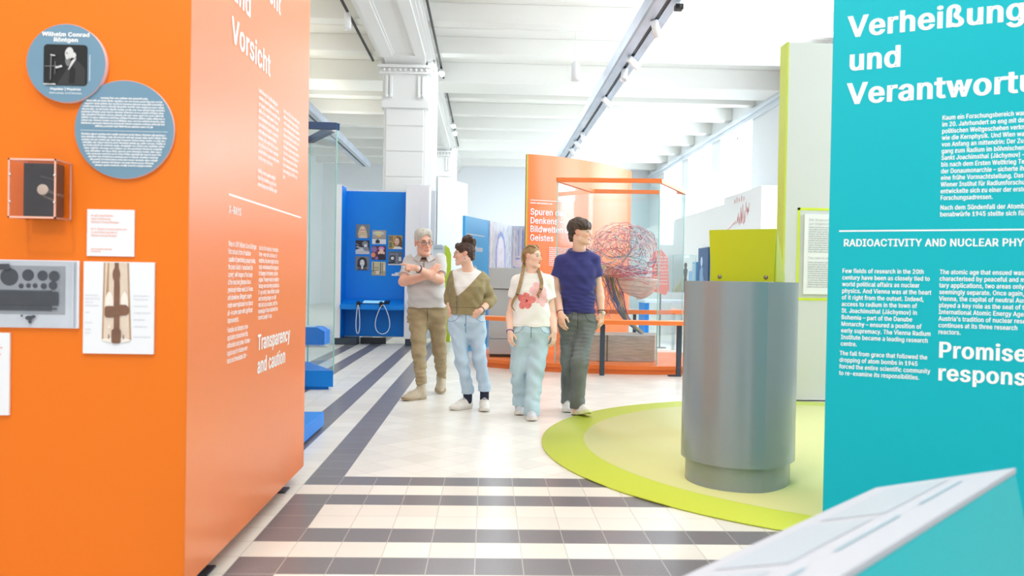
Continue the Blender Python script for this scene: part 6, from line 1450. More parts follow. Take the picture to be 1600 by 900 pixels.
# ---------------------------------------------------------------- the grey haired man with folded arms
P = dict(name='man', kind='m', origin=(-0.56, 8.12, 0), tall=1.76, label='grey haired person in glasses and pale grey polo shirt, arms folded and pointing',  # joint positions of all four people computed from image pixels at chosen depths
    head=((-0.630, 8.060, 1.534), 0.42, 1.07, 0.06, 0.07, 0.98), neck=(-0.625, 8.120, 1.383), neck_r=0.062,
    shoulder=[(-0.765, 8.120, 1.355), (-0.472, 8.120, 1.373)], elbow=[(-0.819, 8.000, 1.150), (-0.461, 7.980, 1.176)], wrist=[(-0.554, 7.870, 1.211), (-0.670, 7.770, 1.282)], arm=(0.054, 0.045, 0.029),
    hand=[dict(d=(0.62, 0.2, 0.75), n=(0.3, 1, -0.1), side=1, L=0.19, curl=(0.35, 0.3, 0.2)), dict(d=(-1, -0.04, 0.10), n=(0, 0.75, -0.65), side=-1, L=0.19, curls=[(0.1, 0.05, 0.05), (1.2, 1.3, 0.7), (1.25, 1.3, 0.7), (1.3, 1.3, 0.7)], thumb=0.35)],
    torso=[(0.90, -0.588, 8.11, 0.190, 0.135), (1.0, -0.594, 8.10, 0.190, 0.142), (1.12, -0.604, 8.105, 0.186, 0.138), (1.24, -0.614, 8.115, 0.190, 0.126), (1.32, -0.618, 8.12, 0.180, 0.105), (1.38, -0.62, 8.12, 0.115, 0.085), (1.42, -0.62, 8.115, 0.075, 0.068)],
    pelvis=[(0.80, -0.586, 8.115, 0.186, 0.135), (0.92, -0.588, 8.11, 0.180, 0.128)],
    hip=[(-0.679, 8.110, 0.827), (-0.496, 8.130, 0.829)], knee=[(-0.655, 8.040, 0.438), (-0.463, 8.220, 0.450)], ankle=[(-0.620, 7.990, 0.110), (-0.454, 8.500, 0.143)], leg=(0.096, 0.068, 0.05),
    skin=SKIN_B)
man, H = person(P)
GREYP = mat('pale_grey_pique', (206, 204, 203), 0.75, var=0.04, vscale=60, bump=0.12, bscale=350, sheen=0.2); GREYD = mat('grey_placket', (150, 148, 148), 0.75)
S = shirt_volume(P, P['torso'], 0.0, (0.72, 0.74), 0.064, 0.07, P['neck'][2]+0.0, 0.35, fold=0.005, seed=0.7)
cx_, cy_, cz_ = P['neck']
S.sub(cap((cx_, cy_-0.08, 1.40), (cx_, cy_-0.14, 1.31), 0.014, 0.002), 0.004)
def pk(C): return ((np.abs(C[:, 0]-cx_-0.002) < 0.007) & (C[:, 1] < cy_-0.06) & (C[:, 2] > 1.2) & (C[:, 2] < 1.36)).astype(int)
polo = sd_mesh('polo_shirt', S, *box_of(P, 0.86, 1.48), 0.0045, [GREYP, GREYD], man, pk)
for sx in (-1, 1):
    st = []
    for i in range(7):          # stand-and-fall collar from the nape to the point
        t_ = i/6; a_ = PI/2-sx*0+0.0; an_ = (PI/2)*(1-t_)*1.0-(PI/2)*0.86*t_
        rin, rout = 0.070+0.004*t_, 0.088+0.022*t_
        zi, zo = 1.438-0.034*t_, 1.415-0.052*t_-0.02*t_**3
        st.append(((cx_+sx*rin*math.cos(an_), cy_+rin*math.sin(an_)*1.02, zi), (cx_+sx*(rout*math.cos(an_)+0.022*t_**3), cy_+rout*math.sin(an_)*1.02-0.004*t_, zo)))
    cm = MB(); vs_ = []
    for p_, q_ in st:
        pv, qv = Vector(p_), Vector(q_); o_v = Vector((sx*0.3, -0.4, 0.6)).normalized()*0.006
        vs_ += [pv, qv, qv+o_v, pv+o_v]
    n7 = len(st)
    fs_ = [(i*4+k_, i*4+(k_+1) % 4, (i+1)*4+(k_+1) % 4, (i+1)*4+k_) for i in range(n7-1) for k_ in range(4)]+[(0, 1, 2, 3), ((n7-1)*4+3, (n7-1)*4+2, (n7-1)*4+1, (n7-1)*4)]
    cm.add(vs_, fs_ if sx > 0 else [f_[::-1] for f_ in fs_], 0, False).build('collar_flap', GREYP, polo, bevel=0.002)
MB().extrude([(cx_-0.02, cy_-0.078, 1.372), (cx_+0.026, cy_-0.078, 1.372), (cx_+0.04, cy_-0.07, 1.392), (cx_-0.034, cy_-0.07, 1.392)], (0, 0.02, 0.0)).build('undershirt', mat('dark_undershirt', (58, 60, 66), 0.8), polo)
KHAKI = mat('khaki_cotton', (168, 150, 116), 0.8, var=0.12, vscale=14, bump=0.15, bscale=260); KHAKID = mat('khaki_seam', (116, 102, 74), 0.8)
S = Sd(); leg_volume(S, P['pelvis'], P['hip'], P['knee'], P['ankle'], *P['leg']); S.warp(folds(0.0065, 52, 15, 2.2)); S.cut(plane((0, 0, 0.915), (0, 0, 1)))
for an in P['ankle']: S.sub(cap((an[0], an[1]+0.02, an[2]-0.03), (an[0], an[1]+0.02, an[2]-0.3), 0.09, 0.2), 0.006)
def pk(C): return (((np.abs(C[:, 0]+0.578) < 0.004) & (C[:, 1] < 8.09) & (C[:, 2] > 0.76)) | (np.abs(C[:, 2]-0.886) < 0.003)).astype(int)
sd_mesh('trousers', S, *box_of(P, 0.04, 0.95), 0.005, [KHAKI, KHAKID], man, pk)
BOOT = mat('beige_suede', (190, 176, 152), 0.85, var=0.08, vscale=40, sheen=0.3); BSOLE = mat('tan_sole', (166, 146, 116), 0.7)
a = P['ankle'][0]; shoe(man, 'boot', (a[0]+0.035, a[1]+0.04, 0), (-0.72, -0.70), 0.285, BOOT, BSOLE, kind='boot', ankle=0.075)
a = P['ankle'][1]; shoe(man, 'boot', (a[0]-0.005, a[1]+0.07, 0.115), (0.02, -1), 0.285, BOOT, BSOLE, pitch=0.43, kind='boot', ankle=0.075)
HAIRG = mat('silver_hair', (206, 202, 194), 0.6, var=0.2, vscale=26, stretch=(1, 1, 0.35), bump=0.5, bscale=90)
def strands(am, fr=90.0, sw=40.0):
    return lambda L: (am*np.sin(L[:, 0]*fr+np.sin(L[:, 1]*sw)*2+L[:, 2]*25)+am*0.6*np.sin(L[:, 1]*fr*0.9+L[:, 0]*30)).astype(np.float32)
Q = Sd(); Q.add(ells((0, -0.016, 0.048), (0.080, 0.101, 0.086))); Q.add(cap((-0.03, 0.05, 0.098), (0.045, 0.055, 0.090), 0.028, 0.026), 0.035); Q.add(ells((0.01, -0.005, 0.10), (0.062, 0.08, 0.036)), 0.03)
Q.warp(strands(0.0028))
Q.sub(ells((0, 0.105, -0.02), (0.08, 0.075, 0.105)), 0.01); Q.cut(lambda L: -0.045-L[:, 2]); Q.sub(lambda L: np.maximum(np.maximum(L[:, 2]-0.0, 0.012-L[:, 1]), -0.1-L[:, 2]), 0.006); Q.sub(lambda L: np.sqrt((L[:, 1]+0.004)**2+(L[:, 2]+0.004)**2)-0.03+np.maximum(0, 0.068-np.abs(L[:, 0]))*3, 0.004)
c = H.c; sd_mesh('hair', H.wrap(Q), (c.x-0.16, c.y-0.16, c.z-0.12), (c.x+0.16, c.y+0.16, c.z+0.2), 0.004, HAIRG, man)
eyes(H, man, (-0.25, 0.95, 0), (86, 96, 104)); brows(H, man, mat('grey_brow', (150, 140, 130), 0.7))
def glasses(H, body, m, rx=0.025, rz=0.02, th=0.002):
    g_ = MB()
    for sx in (-1, 1):
        g_.tube([H.pt((sx*0.033+rx*math.cos(2*PI*i/22), 0.102-0.12*(abs(sx*0.033+rx*math.cos(2*PI*i/22))-0.01)**2*6, 0.003+rz*math.sin(2*PI*i/22))) for i in range(22)], th*H.s, 6, closed=True)
        g_.tube([H.pt((sx*0.057, 0.093, 0.010)), H.pt((sx*0.075, 0.06, 0.012)), H.pt((sx*0.081, 0.0, 0.014)), H.pt((sx*0.082, -0.012, 0.004))], th*0.8*H.s, 6)
    g_.tube([H.pt((-0.009, 0.103, 0.006)), H.pt((0, 0.108, 0.009)), H.pt((0.009, 0.103, 0.006))], th*H.s, 6)
    o = g_.build('glasses', m, body)
    for sx in (-1, 1):
        MB().add([H.pt((sx*0.033+rx*math.cos(2*PI*i/22), 0.1015-0.72*(abs(sx*0.033+rx*math.cos(2*PI*i/22))-0.01)**2, 0.003+rz*math.sin(2*PI*i/22))) for i in range(22)], [tuple(range(22))]).build('lens', GLASS, o)
glasses(H, man, mat('brown_frame', (92, 52, 46), 0.35))
w = P['wrist'][1]; e_ = P['elbow'][1]; ax = Vector(w)-Vector(e_); wc = Vector(lerp(w, e_, 0.10))
wt = band(man, 'wristwatch', wc, ax, 0.034, 0.007, mat('brown_strap', (96, 70, 56), 0.6))
n_ = Vector((-0.1, -0.9, 0.35)).normalized()
MB().lathe(wc+n_*0.031, [(0.019, 0), (0.02, 0.006), (0.018, 0.009), (0.001, 0.009)], 20, axis=n_).build('watch_face', mat('watch_white', (236, 236, 236), 0.3), wt)

# ---------------------------------------------------------------- the woman with the bun
P = dict(name='woman', kind='f', origin=(-0.12, 7.46, 0), tall=1.62, label='person with a dark hair bun and olive jacket, hands in jeans pockets',
    head=((-0.212, 7.440, 1.415), -1.48, 0.87, 0.06, 0.0, 0.95), neck=(-0.175, 7.470, 1.282), neck_r=0.050,
    shoulder=[(-0.297, 7.470, 1.215), (-0.051, 7.480, 1.207)], elbow=[(-0.344, 7.530, 1.019), (0.048, 7.540, 0.995)], wrist=[(-0.332, 7.430, 0.916), (-0.056, 7.340, 0.900)], arm=(0.043, 0.037, 0.024),
    hand=[dict(d=(0.15, -0.12, -1), n=(0.5, 0.8, 0.2), side=1, L=0.155, curl=(0.2, 0.2, 0.1)), dict(d=(-0.75, 0.16, -0.62), n=(-0.1, 1, 0.1), side=-1, L=0.155, curl=(0.25, 0.2, 0.1), thumb=0.5)],
    torso=[(0.86, -0.172, 7.46, 0.152, 0.112), (0.95, -0.185, 7.46, 0.140, 0.108), (1.05, -0.182, 7.455, 0.148, 0.125), (1.12, -0.178, 7.455, 0.152, 0.126), (1.19, -0.176, 7.465, 0.150, 0.098), (1.235, -0.18, 7.47, 0.115, 0.078), (1.275, -0.182, 7.47, 0.065, 0.06)],
    pelvis=[(0.72, -0.174, 7.46, 0.166, 0.118), (0.80, -0.172, 7.46, 0.165, 0.122), (0.90, -0.172, 7.46, 0.140, 0.104)],
    hip=[(-0.254, 7.460, 0.775), (-0.096, 7.460, 0.777)], knee=[(-0.217, 7.380, 0.448), (-0.055, 7.420, 0.452)], ankle=[(-0.156, 7.440, 0.161), (-0.003, 7.430, 0.188)], leg=(0.086, 0.060, 0.052),
    skin=SKIN_A)
wom, H = person(P)
TOPW = mat('white_jersey', (244, 243, 240), 0.8, bump=0.08, bscale=200)
S = shirt_volume(P, P['torso'], -0.004, None, 0.05, 0.05, P['neck'][2]-0.012, 0.45, bot=0.86, fold=0.002, seed=3.0)
sd_mesh('white_top', S, *box_of(P, 0.84, 1.34), 0.005, TOPW, wom)
collar(P, wom, -0.004, P['neck'][2]-0.012, 0.45, TOPW, 0.006)
OLIVE = mat('olive_cotton', (156, 142, 102), 0.8, var=0.1, vscale=16, bump=0.2, bscale=200); OLIVED = mat('olive_seam', (108, 98, 66), 0.8)
S = shirt_volume(P, P['torso'], 0.013, (1.0, 1.0), 0.055, 0.05, P['neck'][2]-0.022, 0.45, bot=0.868, fold=0.006, seed=1.3)
for i in (0, 1): S.add(cap(P['elbow'][i], lerp(P['elbow'][i], P['wrist'][i], 0.30), 0.05, 0.049), 0.02); S.add(cap(lerp(P['elbow'][i], P['wrist'][i], 0.24), lerp(P['elbow'][i], P['wrist'][i], 0.36), 0.050, 0.050), 0.008)
V0 = (-0.266, 7.350, 1.036); VL = (-0.306, 7.400, 1.232); VR = (-0.074, 7.400, 1.259)
def vopen(Q_):
    z = Q_[:, 2]; t = np.clip((z-V0[2])/(VL[2]-V0[2]), 0, 1.3)
    xl = V0[0]+(VL[0]-0.005-V0[0])*t**0.7; xr = V0[0]+0.006+(VR[0]-V0[0])*t**0.85
    return np.maximum(np.maximum(np.maximum(xl-Q_[:, 0], Q_[:, 0]-xr), Q_[:, 1]-7.47), V0[2]-z)
S.sub(vopen, 0.006)
S.sub(lambda Q_: np.maximum(np.abs(Q_[:, 0]+0.262+0.0*(Q_[:, 2]))-0.003, np.maximum(Q_[:, 1]-7.42, Q_[:, 2]-1.06)), 0.004)
def pk(C):
    f_ = C[:, 1] < 7.40
    b_ = f_ & (np.abs(C[:, 2]-0.93) < 0.003) | (f_ & (np.abs(C[:, 0]+0.262) < 0.006) & (C[:, 2] < 1.06))
    bt_ = f_ & (np.hypot(C[:, 0]+0.272, (C[:, 2]-0.90) % 0.05-0.025) < 0.006) & (C[:, 2] < 1.05) & (C[:, 2] > 0.89)
    return (b_ | bt_).astype(int)
sd_mesh('jacket', S, *box_of(P, 0.84, 1.34), 0.0045, [OLIVE, OLIVED], wom, pk)
mb = MB().extrude([(-0.19, 7.318, 1.035), (-0.115, 7.322, 1.03), (-0.115, 7.322, 1.008), (-0.152, 7.318, 0.995), (-0.19, 7.318, 1.01)], (0, 0.02, 0)); mb.build('pocket_flap', mat('olive_flap', (156, 142, 98), 0.8, bump=0.2, bscale=200), wom, bevel=0.004)
DEN_L = mat('light_blue_denim', (192, 216, 236), 0.8, var=0.10, vscale=9, bump=0.12, bscale=300, stretch=(1, 1, 0.5)); DEN_LD = mat('denim_seam_blue', (128, 162, 190), 0.8)
S = Sd(); leg_volume(S, P['pelvis'], P['hip'], P['knee'], P['ankle'], *P['leg']); S.warp(folds(0.006, 50, 15, 4.1)); S.cut(plane((0, 0, 0.895), (0, 0, 1)))
for an in P['ankle']:
    S.add(cap((an[0], an[1], an[2]+0.022), (an[0], an[1], an[2]-0.014), 0.0585, 0.0575), 0.004)
    S.sub(cap((an[0], an[1], an[2]-0.018-0.2), (an[0], an[1], an[2]-0.5), 0.2, 0.3), 0.003)
def pk(C):
    f_ = C[:, 1] < 7.44
    return ((f_ & (np.abs(C[:, 0]+0.182) < 0.004) & (C[:, 2] > 0.70)) | (f_ & (np.abs(np.hypot(np.abs(C[:, 0]+0.172)-0.15, C[:, 2]-0.885)-0.085) < 0.003)) | (f_ & (np.hypot((C[:, 0]+0.187)/0.6, C[:, 2]-0.775) < 0.018) & (C[:, 2] < 0.78))).astype(int)
sd_mesh('jeans', S, *box_of(P, 0.06, 0.94), 0.005, [DEN_L, DEN_LD], wom, pk)
SOCK = mat('navy_sock', (40, 46, 66), 0.9)
for an in P['ankle']: MB().tube([(an[0], an[1], an[2]+0.02), (an[0], an[1], 0.05)], 0.041, 16).build('sock', SOCK, wom)
SNW = mat('white_leather', (238, 235, 228), 0.5, var=0.05, vscale=30); SNS = mat('white_rubber_sole', (226, 222, 212), 0.6); SNG = mat('grey_mesh_shoe', (214, 216, 220), 0.55, var=0.1, vscale=40)
a = P['ankle'][0]; shoe(wom, 'sneaker', (a[0]+0.035, a[1]+0.04, 0), (-0.74, -0.67), 0.25, SNW, SNS, ankle=0.03, sole_t=0.028)
a = P['ankle'][1]; shoe(wom, 'sneaker', (a[0]-0.003, a[1]+0.055, 0), (0.04, -1), 0.25, SNW, SNS, ankle=0.03, sole_t=0.028)
HAIRB = mat('dark_brown_hair', (72, 50, 42), 0.55, var=0.35, vscale=30, bump=0.6, bscale=90)
Q = Sd(); Q.add(ells((0, -0.02, 0.045), (0.081, 0.103, 0.090))); Q.add(cap((-0.03, 0.06, 0.085), (0.03, 0.06, 0.085), 0.03, 0.03), 0.02)
Q.add(ells((0, -0.075, -0.03), (0.052, 0.04, 0.05)), 0.02)
Q.sub(ells((0, 0.112, -0.035), (0.085, 0.072, 0.102)), 0.008); Q.sub(lambda L: np.maximum(np.maximum(L[:, 2]-0.012, -0.004-L[:, 1]), -0.2-L[:, 2]), 0.006); Q.cut(lambda L: -0.075-L[:, 2]); Q.sub(lambda L: np.sqrt((L[:, 1]+0.006)**2+(L[:, 2]+0.002)**2)-0.034+np.maximum(0, 0.066-np.abs(L[:, 0]))*3, 0.004)
for (x, y, z, r) in [(0, -0.045, 0.15, 0.048), (0.02, -0.08, 0.13, 0.042), (-0.02, -0.02, 0.155, 0.035), (0, -0.095, 0.10, 0.04), (0.0, -0.06, 0.175, 0.03), (0.025, -0.04, 0.17, 0.026), (-0.028, -0.07, 0.16, 0.03), (0.0, -0.105, 0.135, 0.028), (0.0, -0.015, 0.13, 0.03)]: Q.add(ells((x, y, z), (r, r, r*0.9)), 0.012)
Q.warp(lambda L: (0.0045*np.sin(L[:, 0]*110+5*np.sin(L[:, 2]*45))*np.sin(L[:, 1]*95+4*np.sin(L[:, 2]*50))+0.002*np.sin(L[:, 2]*160+L[:, 1]*60)).astype(np.float32))
c = H.c; sd_mesh('hair', H.wrap(Q), (c.x-0.16, c.y-0.16, c.z-0.12), (c.x+0.16, c.y+0.16, c.z+0.22), 0.004, HAIRB, wom)
eyes(H, wom, (0.1, 0.95, 0), (80, 60, 50)); brows(H, wom, HAIRB)
glasses(H, wom, mat('gold_frame', (188, 150, 96), 0.3, metal=0.6), 0.024, 0.023, 0.0017)
band(wom, 'hoop_earring', H.pt((-0.086, 0.0, -0.052)), tuple(H.x), 0.021*H.s*1.0, 0.004, mat('pale_pink_hoop', (244, 214, 210), 0.35))
w = Vector(lerp(P['wrist'][1], P['elbow'][1], 0.12)); br_ = MB()
axw = Vector(P['wrist'][1])-Vector(P['elbow'][1])
u_ = axw.normalized().cross(Vector((0, 0, 1))).normalized(); v_ = axw.normalized().cross(u_)
for i in range(14): br_.ball(w+(u_*math.cos(2*PI*i/14)+v_*math.sin(2*PI*i/14))*0.029, 0.0062, seg=8)
br_.build('bead_bracelet', mat('dark_beads', (98, 76, 74), 0.4), wom)

# ---------------------------------------------------------------- the girl with braids
P = dict(name='girl', kind='f', origin=(0.39, 7.06, 0), tall=1.53, label='young person with two long braids in a white flower print T-shirt',
    head=((0.393, 7.040, 1.392), 0.93, 0.82, 0.0, 0.0, 0.98), neck=(0.392, 7.070, 1.259), neck_r=0.047,
    shoulder=[(0.265, 7.070, 1.179), (0.533, 7.070, 1.184)], elbow=[(0.215, 7.100, 0.887), (0.574, 7.100, 0.892)], wrist=[(0.208, 6.975, 0.743), (0.591, 7.000, 0.742)], arm=(0.044, 0.038, 0.026),
    hand=[dict(d=(0.06, -0.04, -1), n=(0.7, 0.7, 0), side=1, L=0.15, curl=(0.3, 0.4, 0.3)), dict(d=(-0.02, -0.04, -1), n=(-0.7, 0.7, 0), side=-1, L=0.15, curl=(0.3, 0.45, 0.3))],
    torso=[(0.79, 0.393, 7.06, 0.168, 0.122), (0.88, 0.393, 7.06, 0.160, 0.120), (1.0, 0.393, 7.06, 0.152, 0.116), (1.1, 0.392, 7.06, 0.152, 0.112), (1.16, 0.392, 7.065, 0.148, 0.096), (1.205, 0.391, 7.07, 0.120, 0.076), (1.245, 0.391, 7.07, 0.064, 0.058)],
    pelvis=[(0.67, 0.391, 7.06, 0.168, 0.118), (0.74, 0.391, 7.06, 0.170, 0.124), (0.83, 0.392, 7.06, 0.152, 0.108)],
    hip=[(0.312, 7.060, 0.706), (0.474, 7.060, 0.708)], knee=[(0.296, 7.100, 0.428), (0.436, 7.000, 0.441)], ankle=[(0.317, 7.220, 0.135), (0.406, 6.950, 0.099)], leg=(0.090, 0.076, 0.066),
    skin=SKIN_C)
girl, H = person(P)
TSW = mat('white_tshirt', (246, 246, 241), 0.8, bump=0.08, bscale=220); FP1 = mat('flower_pink', (246, 196, 196), 0.8, var=0.08, vscale=40); FP2 = mat('flower_coral', (240, 134, 130), 0.8, var=0.22, vscale=60); FP3 = mat('flower_heart', (150, 50, 60), 0.8); HEMW = mat('tshirt_hem', (226, 226, 220), 0.8)
S = shirt_volume(P, P['torso'], 0.004, (0.50, 0.50), 0.051, 0.059, P['neck'][2]+0.004, 0.32, fold=0.004, seed=5.0)
f1 = (0.340, 6.940, 1.011); f2 = (0.437, 6.940, 1.089); f3 = (0.477, 6.940, 1.024)
def petals(C, c, r, n, ph):
    dx, dz = C[:, 0]-c[0], C[:, 2]-c[2]; a_ = np.arctan2(dz, dx); rr_ = np.hypot(dx, dz)
    return rr_ < r*(0.62+0.38*np.abs(np.cos(n/2*(a_-ph)))**0.6)*(1+0.12*np.sin(3*a_+ph*5))
def pk(C):
    o_ = np.zeros(len(C), int); f_ = (C[:, 1] < 7.05)
    o_[f_ & petals(C, f2, 0.080, 5, 0.4)] = 1; o_[f_ & petals(C, f3, 0.060, 5, 1.0)] = 1; o_[f_ & petals(C, f1, 0.076, 5, 0.2)] = 2
    o_[f_ & (np.hypot(C[:, 0]-f1[0]-0.004, C[:, 2]-f1[2]) < 0.010)] = 3; o_[f_ & (np.hypot(C[:, 0]-f2[0]+0.004, C[:, 2]-f2[2]+0.025) < 0.008)] = 2
    o_[(np.abs(C[:, 2]-0.806) < 0.003)] = 4
    return o_
sd_mesh('tshirt', S, *box_of(P, 0.76, 1.3), 0.0042, [TSW, FP1, FP2, FP3, HEMW], girl, pk)
collar(P, girl, 0.004, P['neck'][2]+0.004, 0.32, TSW, 0.007)
DEN_G = mat('pale_teal_denim', (186, 213, 224), 0.8, var=0.12, vscale=8, bump=0.12, bscale=300, stretch=(1, 1, 0.5)); DEN_GD = mat('denim_seam_teal', (126, 160, 168), 0.8)
S = Sd(); leg_volume(S, P['pelvis'], P['hip'], P['knee'], P['ankle'], *P['leg']); S.warp(folds(0.0062, 44, 15, 6.0)); S.cut(plane((0, 0, 0.82), (0, 0, 1)))
for an in P['ankle']: S.add(cap(an, (an[0], an[1]+0.01, an[2]-0.05), 0.066, 0.07), 0.02); S.sub(cap((an[0], an[1], an[2]-0.06-0.2), (an[0], an[1], an[2]-0.5), 0.2, 0.3), 0.004)
def pk(C):
    f_ = C[:, 1] < 7.03
    return ((f_ & (np.abs(C[:, 0]-0.388) < 0.004) & (C[:, 2] > 0.69)) | (f_ & (np.abs(np.hypot(np.abs(C[:, 0]-0.392)-0.15, C[:, 2]-0.81)-0.08) < 0.003))).astype(int)
sd_mesh('jeans', S, *box_of(P, 0.0, 0.86), 0.005, [DEN_G, DEN_GD], girl, pk)
a = P['ankle'][0]; shoe(girl, 'sneaker', (a[0], a[1]+0.10, 0), (-0.02, -1), 0.24, SNG, SNS, ankle=0.02, sole_t=0.03)
a = P['ankle'][1]; shoe(girl, 'sneaker', (a[0]-0.01, a[1]+0.08, 0), (0.05, -1), 0.24, SNG, SNS, ankle=0.02, sole_t=0.03)
HAIRD = mat('dark_blond_hair', (166, 134, 92), 0.5, var=0.28, vscale=34, bump=0.5, bscale=100); TIE = mat('hair_tie', (40, 36, 44), 0.6)
Q = Sd(); Q.add(ells((0, -0.018, 0.042), (0.078, 0.099, 0.086))); Q.add(ells((0, -0.07, -0.02), (0.055, 0.045, 0.06)), 0.02)
Q.warp(lambda L: (0.0022*np.sin(np.abs(L[:, 0])*190+L[:, 2]*40)*np.sin(L[:, 1]*90+L[:, 2]*120)).astype(np.float32))
Q.sub(ells((0, 0.108, -0.035), (0.088, 0.078, 0.112)), 0.008); Q.sub(lambda L: np.maximum(np.maximum(L[:, 2]-0.022, 0.004-L[:, 1]), -0.2-L[:, 2]), 0.006); Q.cut(lambda L: -0.075-L[:, 2]); Q.sub(lambda L: np.sqrt((L[:, 1]+0.006)**2+(L[:, 2]+0.002)**2)-0.034+np.maximum(0, 0.064-np.abs(L[:, 0]))*3, 0.004)
c = H.c; sd_mesh('hair', H.wrap(Q), (c.x-0.16, c.y-0.16, c.z-0.14), (c.x+0.16, c.y+0.16, c.z+0.16), 0.004, HAIRD, girl)
# cornrow plaits over the crown
for sx in (1, -1):
    Pp = [H.pt((sx*x, y, z)) for x, y, z in ((0.03, 0.062, 0.092), (0.042, 0.03, 0.118), (0.054, -0.01, 0.118), (0.064, -0.05, 0.09), (0.066, -0.08, 0.04), (0.06, -0.09, -0.02), (0.058, -0.085, -0.06))]
    MB().tube(Pp, [0.006, 0.008, 0.009, 0.01, 0.011, 0.011, 0.010], 8).build('crown_plait', HAIRD, girl)
def braid(pts, tie_t, r=0.0108):
    pts = [Vector(p) for p in pts]; B_ = Sd(); n = 46; total = []
    def at_(t):
        x = t*(len(pts)-1); i = min(int(x), len(pts)-2); f = x-i
        p0, p1, p2, p3 = pts[max(i-1, 0)], pts[i], pts[i+1], pts[min(i+2, len(pts)-1)]
        return 0.5*((2*p1)+(p2-p0)*f+(2*p0-5*p1+4*p2-p3)*f*f+(3*p1-p0-3*p2+p3)*f**3)
    for i in range(n):
        t = i/(n-1)*tie_t; p = at_(t); sgn = 1 if i % 2 else -1; d = (at_(min(t+0.02, 1))-at_(max(t-0.02, 0))).normalized(); s_ = d.cross(Vector((0, -1, 0))).normalized()
        B_.add(cap(p+s_*sgn*r*0.75, p-s_*sgn*r*0.1+d*0.012, r*0.78, r*0.5), 0.003)
    prev = at_(tie_t)
    for i in range(1, 9):
        t = tie_t+(1-tie_t)*i/8; p = at_(t); q = 1-0.75*(i/8)**2; B_.add(cap(prev, p, r*1.0*q+0.002, r*q+0.001), 0.004); prev = p
    lo = [min(p[i] for p in pts)-0.05 for i in range(3)]; hi = [max(p[i] for p in pts)+0.05 for i in range(3)]
    b_ = sd_mesh('braid', B_, lo, hi, 0.0032, HAIRD, girl)
    p = at_(tie_t); d = (at_(tie_t+0.02)-at_(tie_t-0.02)).normalized()
    band(b_, 'hair_tie', p, tuple(d), r*0.9, 0.005, TIE)
braid([(0.324, 7.090, 1.337), (0.311, 7.020, 1.263), (0.294, 6.960, 1.185), (0.278, 6.945, 1.119), (0.262, 6.940, 1.064), (0.230, 6.945, 1.009), (0.220, 6.950, 0.959), (0.248, 6.950, 0.921)], 0.57)
braid([(0.442, 7.080, 1.288), (0.454, 6.990, 1.243), (0.470, 6.955, 1.177), (0.464, 6.940, 1.112), (0.443, 6.935, 1.068), (0.449, 6.935, 1.035)], 0.6)
eyes(H, girl, (0.05, 0.98, 0.0), (96, 110, 120)); brows(H, girl, mat('fair_brow', (150, 118, 84), 0.7), 0.003)
band(girl, 'wristband', P['wrist'][0], Vector(P['wrist'][0])-Vector(P['elbow'][0]), 0.029, 0.0042, mat('purple_band', (84, 62, 150), 0.5))

# ---------------------------------------------------------------- the tall boy in the navy T-shirt
P = dict(name='boy', kind='m', origin=(0.82, 7.22, 0), tall=1.80, label='tall dark haired young person in navy T-shirt and dark grey jeans',
    head=((0.825, 7.190, 1.615), 1.14, 0.92, -0.02, 0.0, 0.98), neck=(0.821, 7.230, 1.468), neck_r=0.055,
    shoulder=[(0.662, 7.230, 1.362), (0.954, 7.230, 1.373)], elbow=[(0.624, 7.260, 1.093), (1.010, 7.260, 1.099)], wrist=[(0.651, 7.080, 0.906), (1.028, 7.200, 0.907)], arm=(0.047, 0.038, 0.026),
    hand=[dict(d=(0.12, -0.08, -1), n=(0.7, 0.7, 0), side=1, L=0.18, curl=(0.3, 0.4, 0.3)), dict(d=(-0.04, -0.06, -1), n=(-0.7, 0.7, 0), side=-1, L=0.17, curl=(0.3, 0.4, 0.3))],
    torso=[(0.905, 0.817, 7.22, 0.156, 0.112), (1.0, 0.816, 7.22, 0.150, 0.108), (1.12, 0.814, 7.22, 0.152, 0.112), (1.24, 0.810, 7.22, 0.164, 0.116), (1.33, 0.808, 7.225, 0.166, 0.104), (1.40, 0.806, 7.23, 0.125, 0.082), (1.45, 0.805, 7.23, 0.072, 0.064)],
    pelvis=[(0.77, 0.812, 7.22, 0.158, 0.112), (0.85, 0.814, 7.22, 0.158, 0.114), (0.93, 0.816, 7.22, 0.145, 0.10)],
    hip=[(0.740, 7.220, 0.810), (0.895, 7.220, 0.812)], knee=[(0.750, 7.260, 0.474), (0.827, 7.080, 0.482)], ankle=[(0.767, 7.420, 0.129), (0.814, 7.100, 0.136)], leg=(0.086, 0.074, 0.062),
    skin=SKIN_A)
boy, H = person(P)
NAVYT = mat('navy_tshirt', (44, 46, 116), 0.75, var=0.06, vscale=20, bump=0.06, bscale=220, sheen=0.15)
NAVYS = mat('navy_seam', (34, 36, 94), 0.75)
S = shirt_volume(P, P['torso'], 0.004, (0.50, 0.50), 0.058, 0.068, P['neck'][2]-0.004, 0.32, fold=0.0045, seed=8.0)
def pk(C): return ((np.abs(C[:, 2]-0.925) < 0.003)).astype(int)
sd_mesh('tshirt', S, *box_of(P, 0.86, 1.5), 0.0045, [NAVYT, NAVYS], boy, pk)
collar(P, boy, 0.004, P['neck'][2]-0.004, 0.32, NAVYT, 0.007)
DEN_D = mat('dark_grey_denim', (108, 115, 114), 0.8, var=0.34, vscale=7, bump=0.12, bscale=300, stretch=(1, 1, 0.5)); DEN_DD = mat('denim_seam_dark', (62, 70, 72), 0.8)
S = Sd(); leg_volume(S, P['pelvis'], P['hip'], P['knee'], P['ankle'], *P['leg']); S.warp(folds(0.0042, 34, 15, 9.3)); S.cut(plane((0, 0, 0.925), (0, 0, 1)))
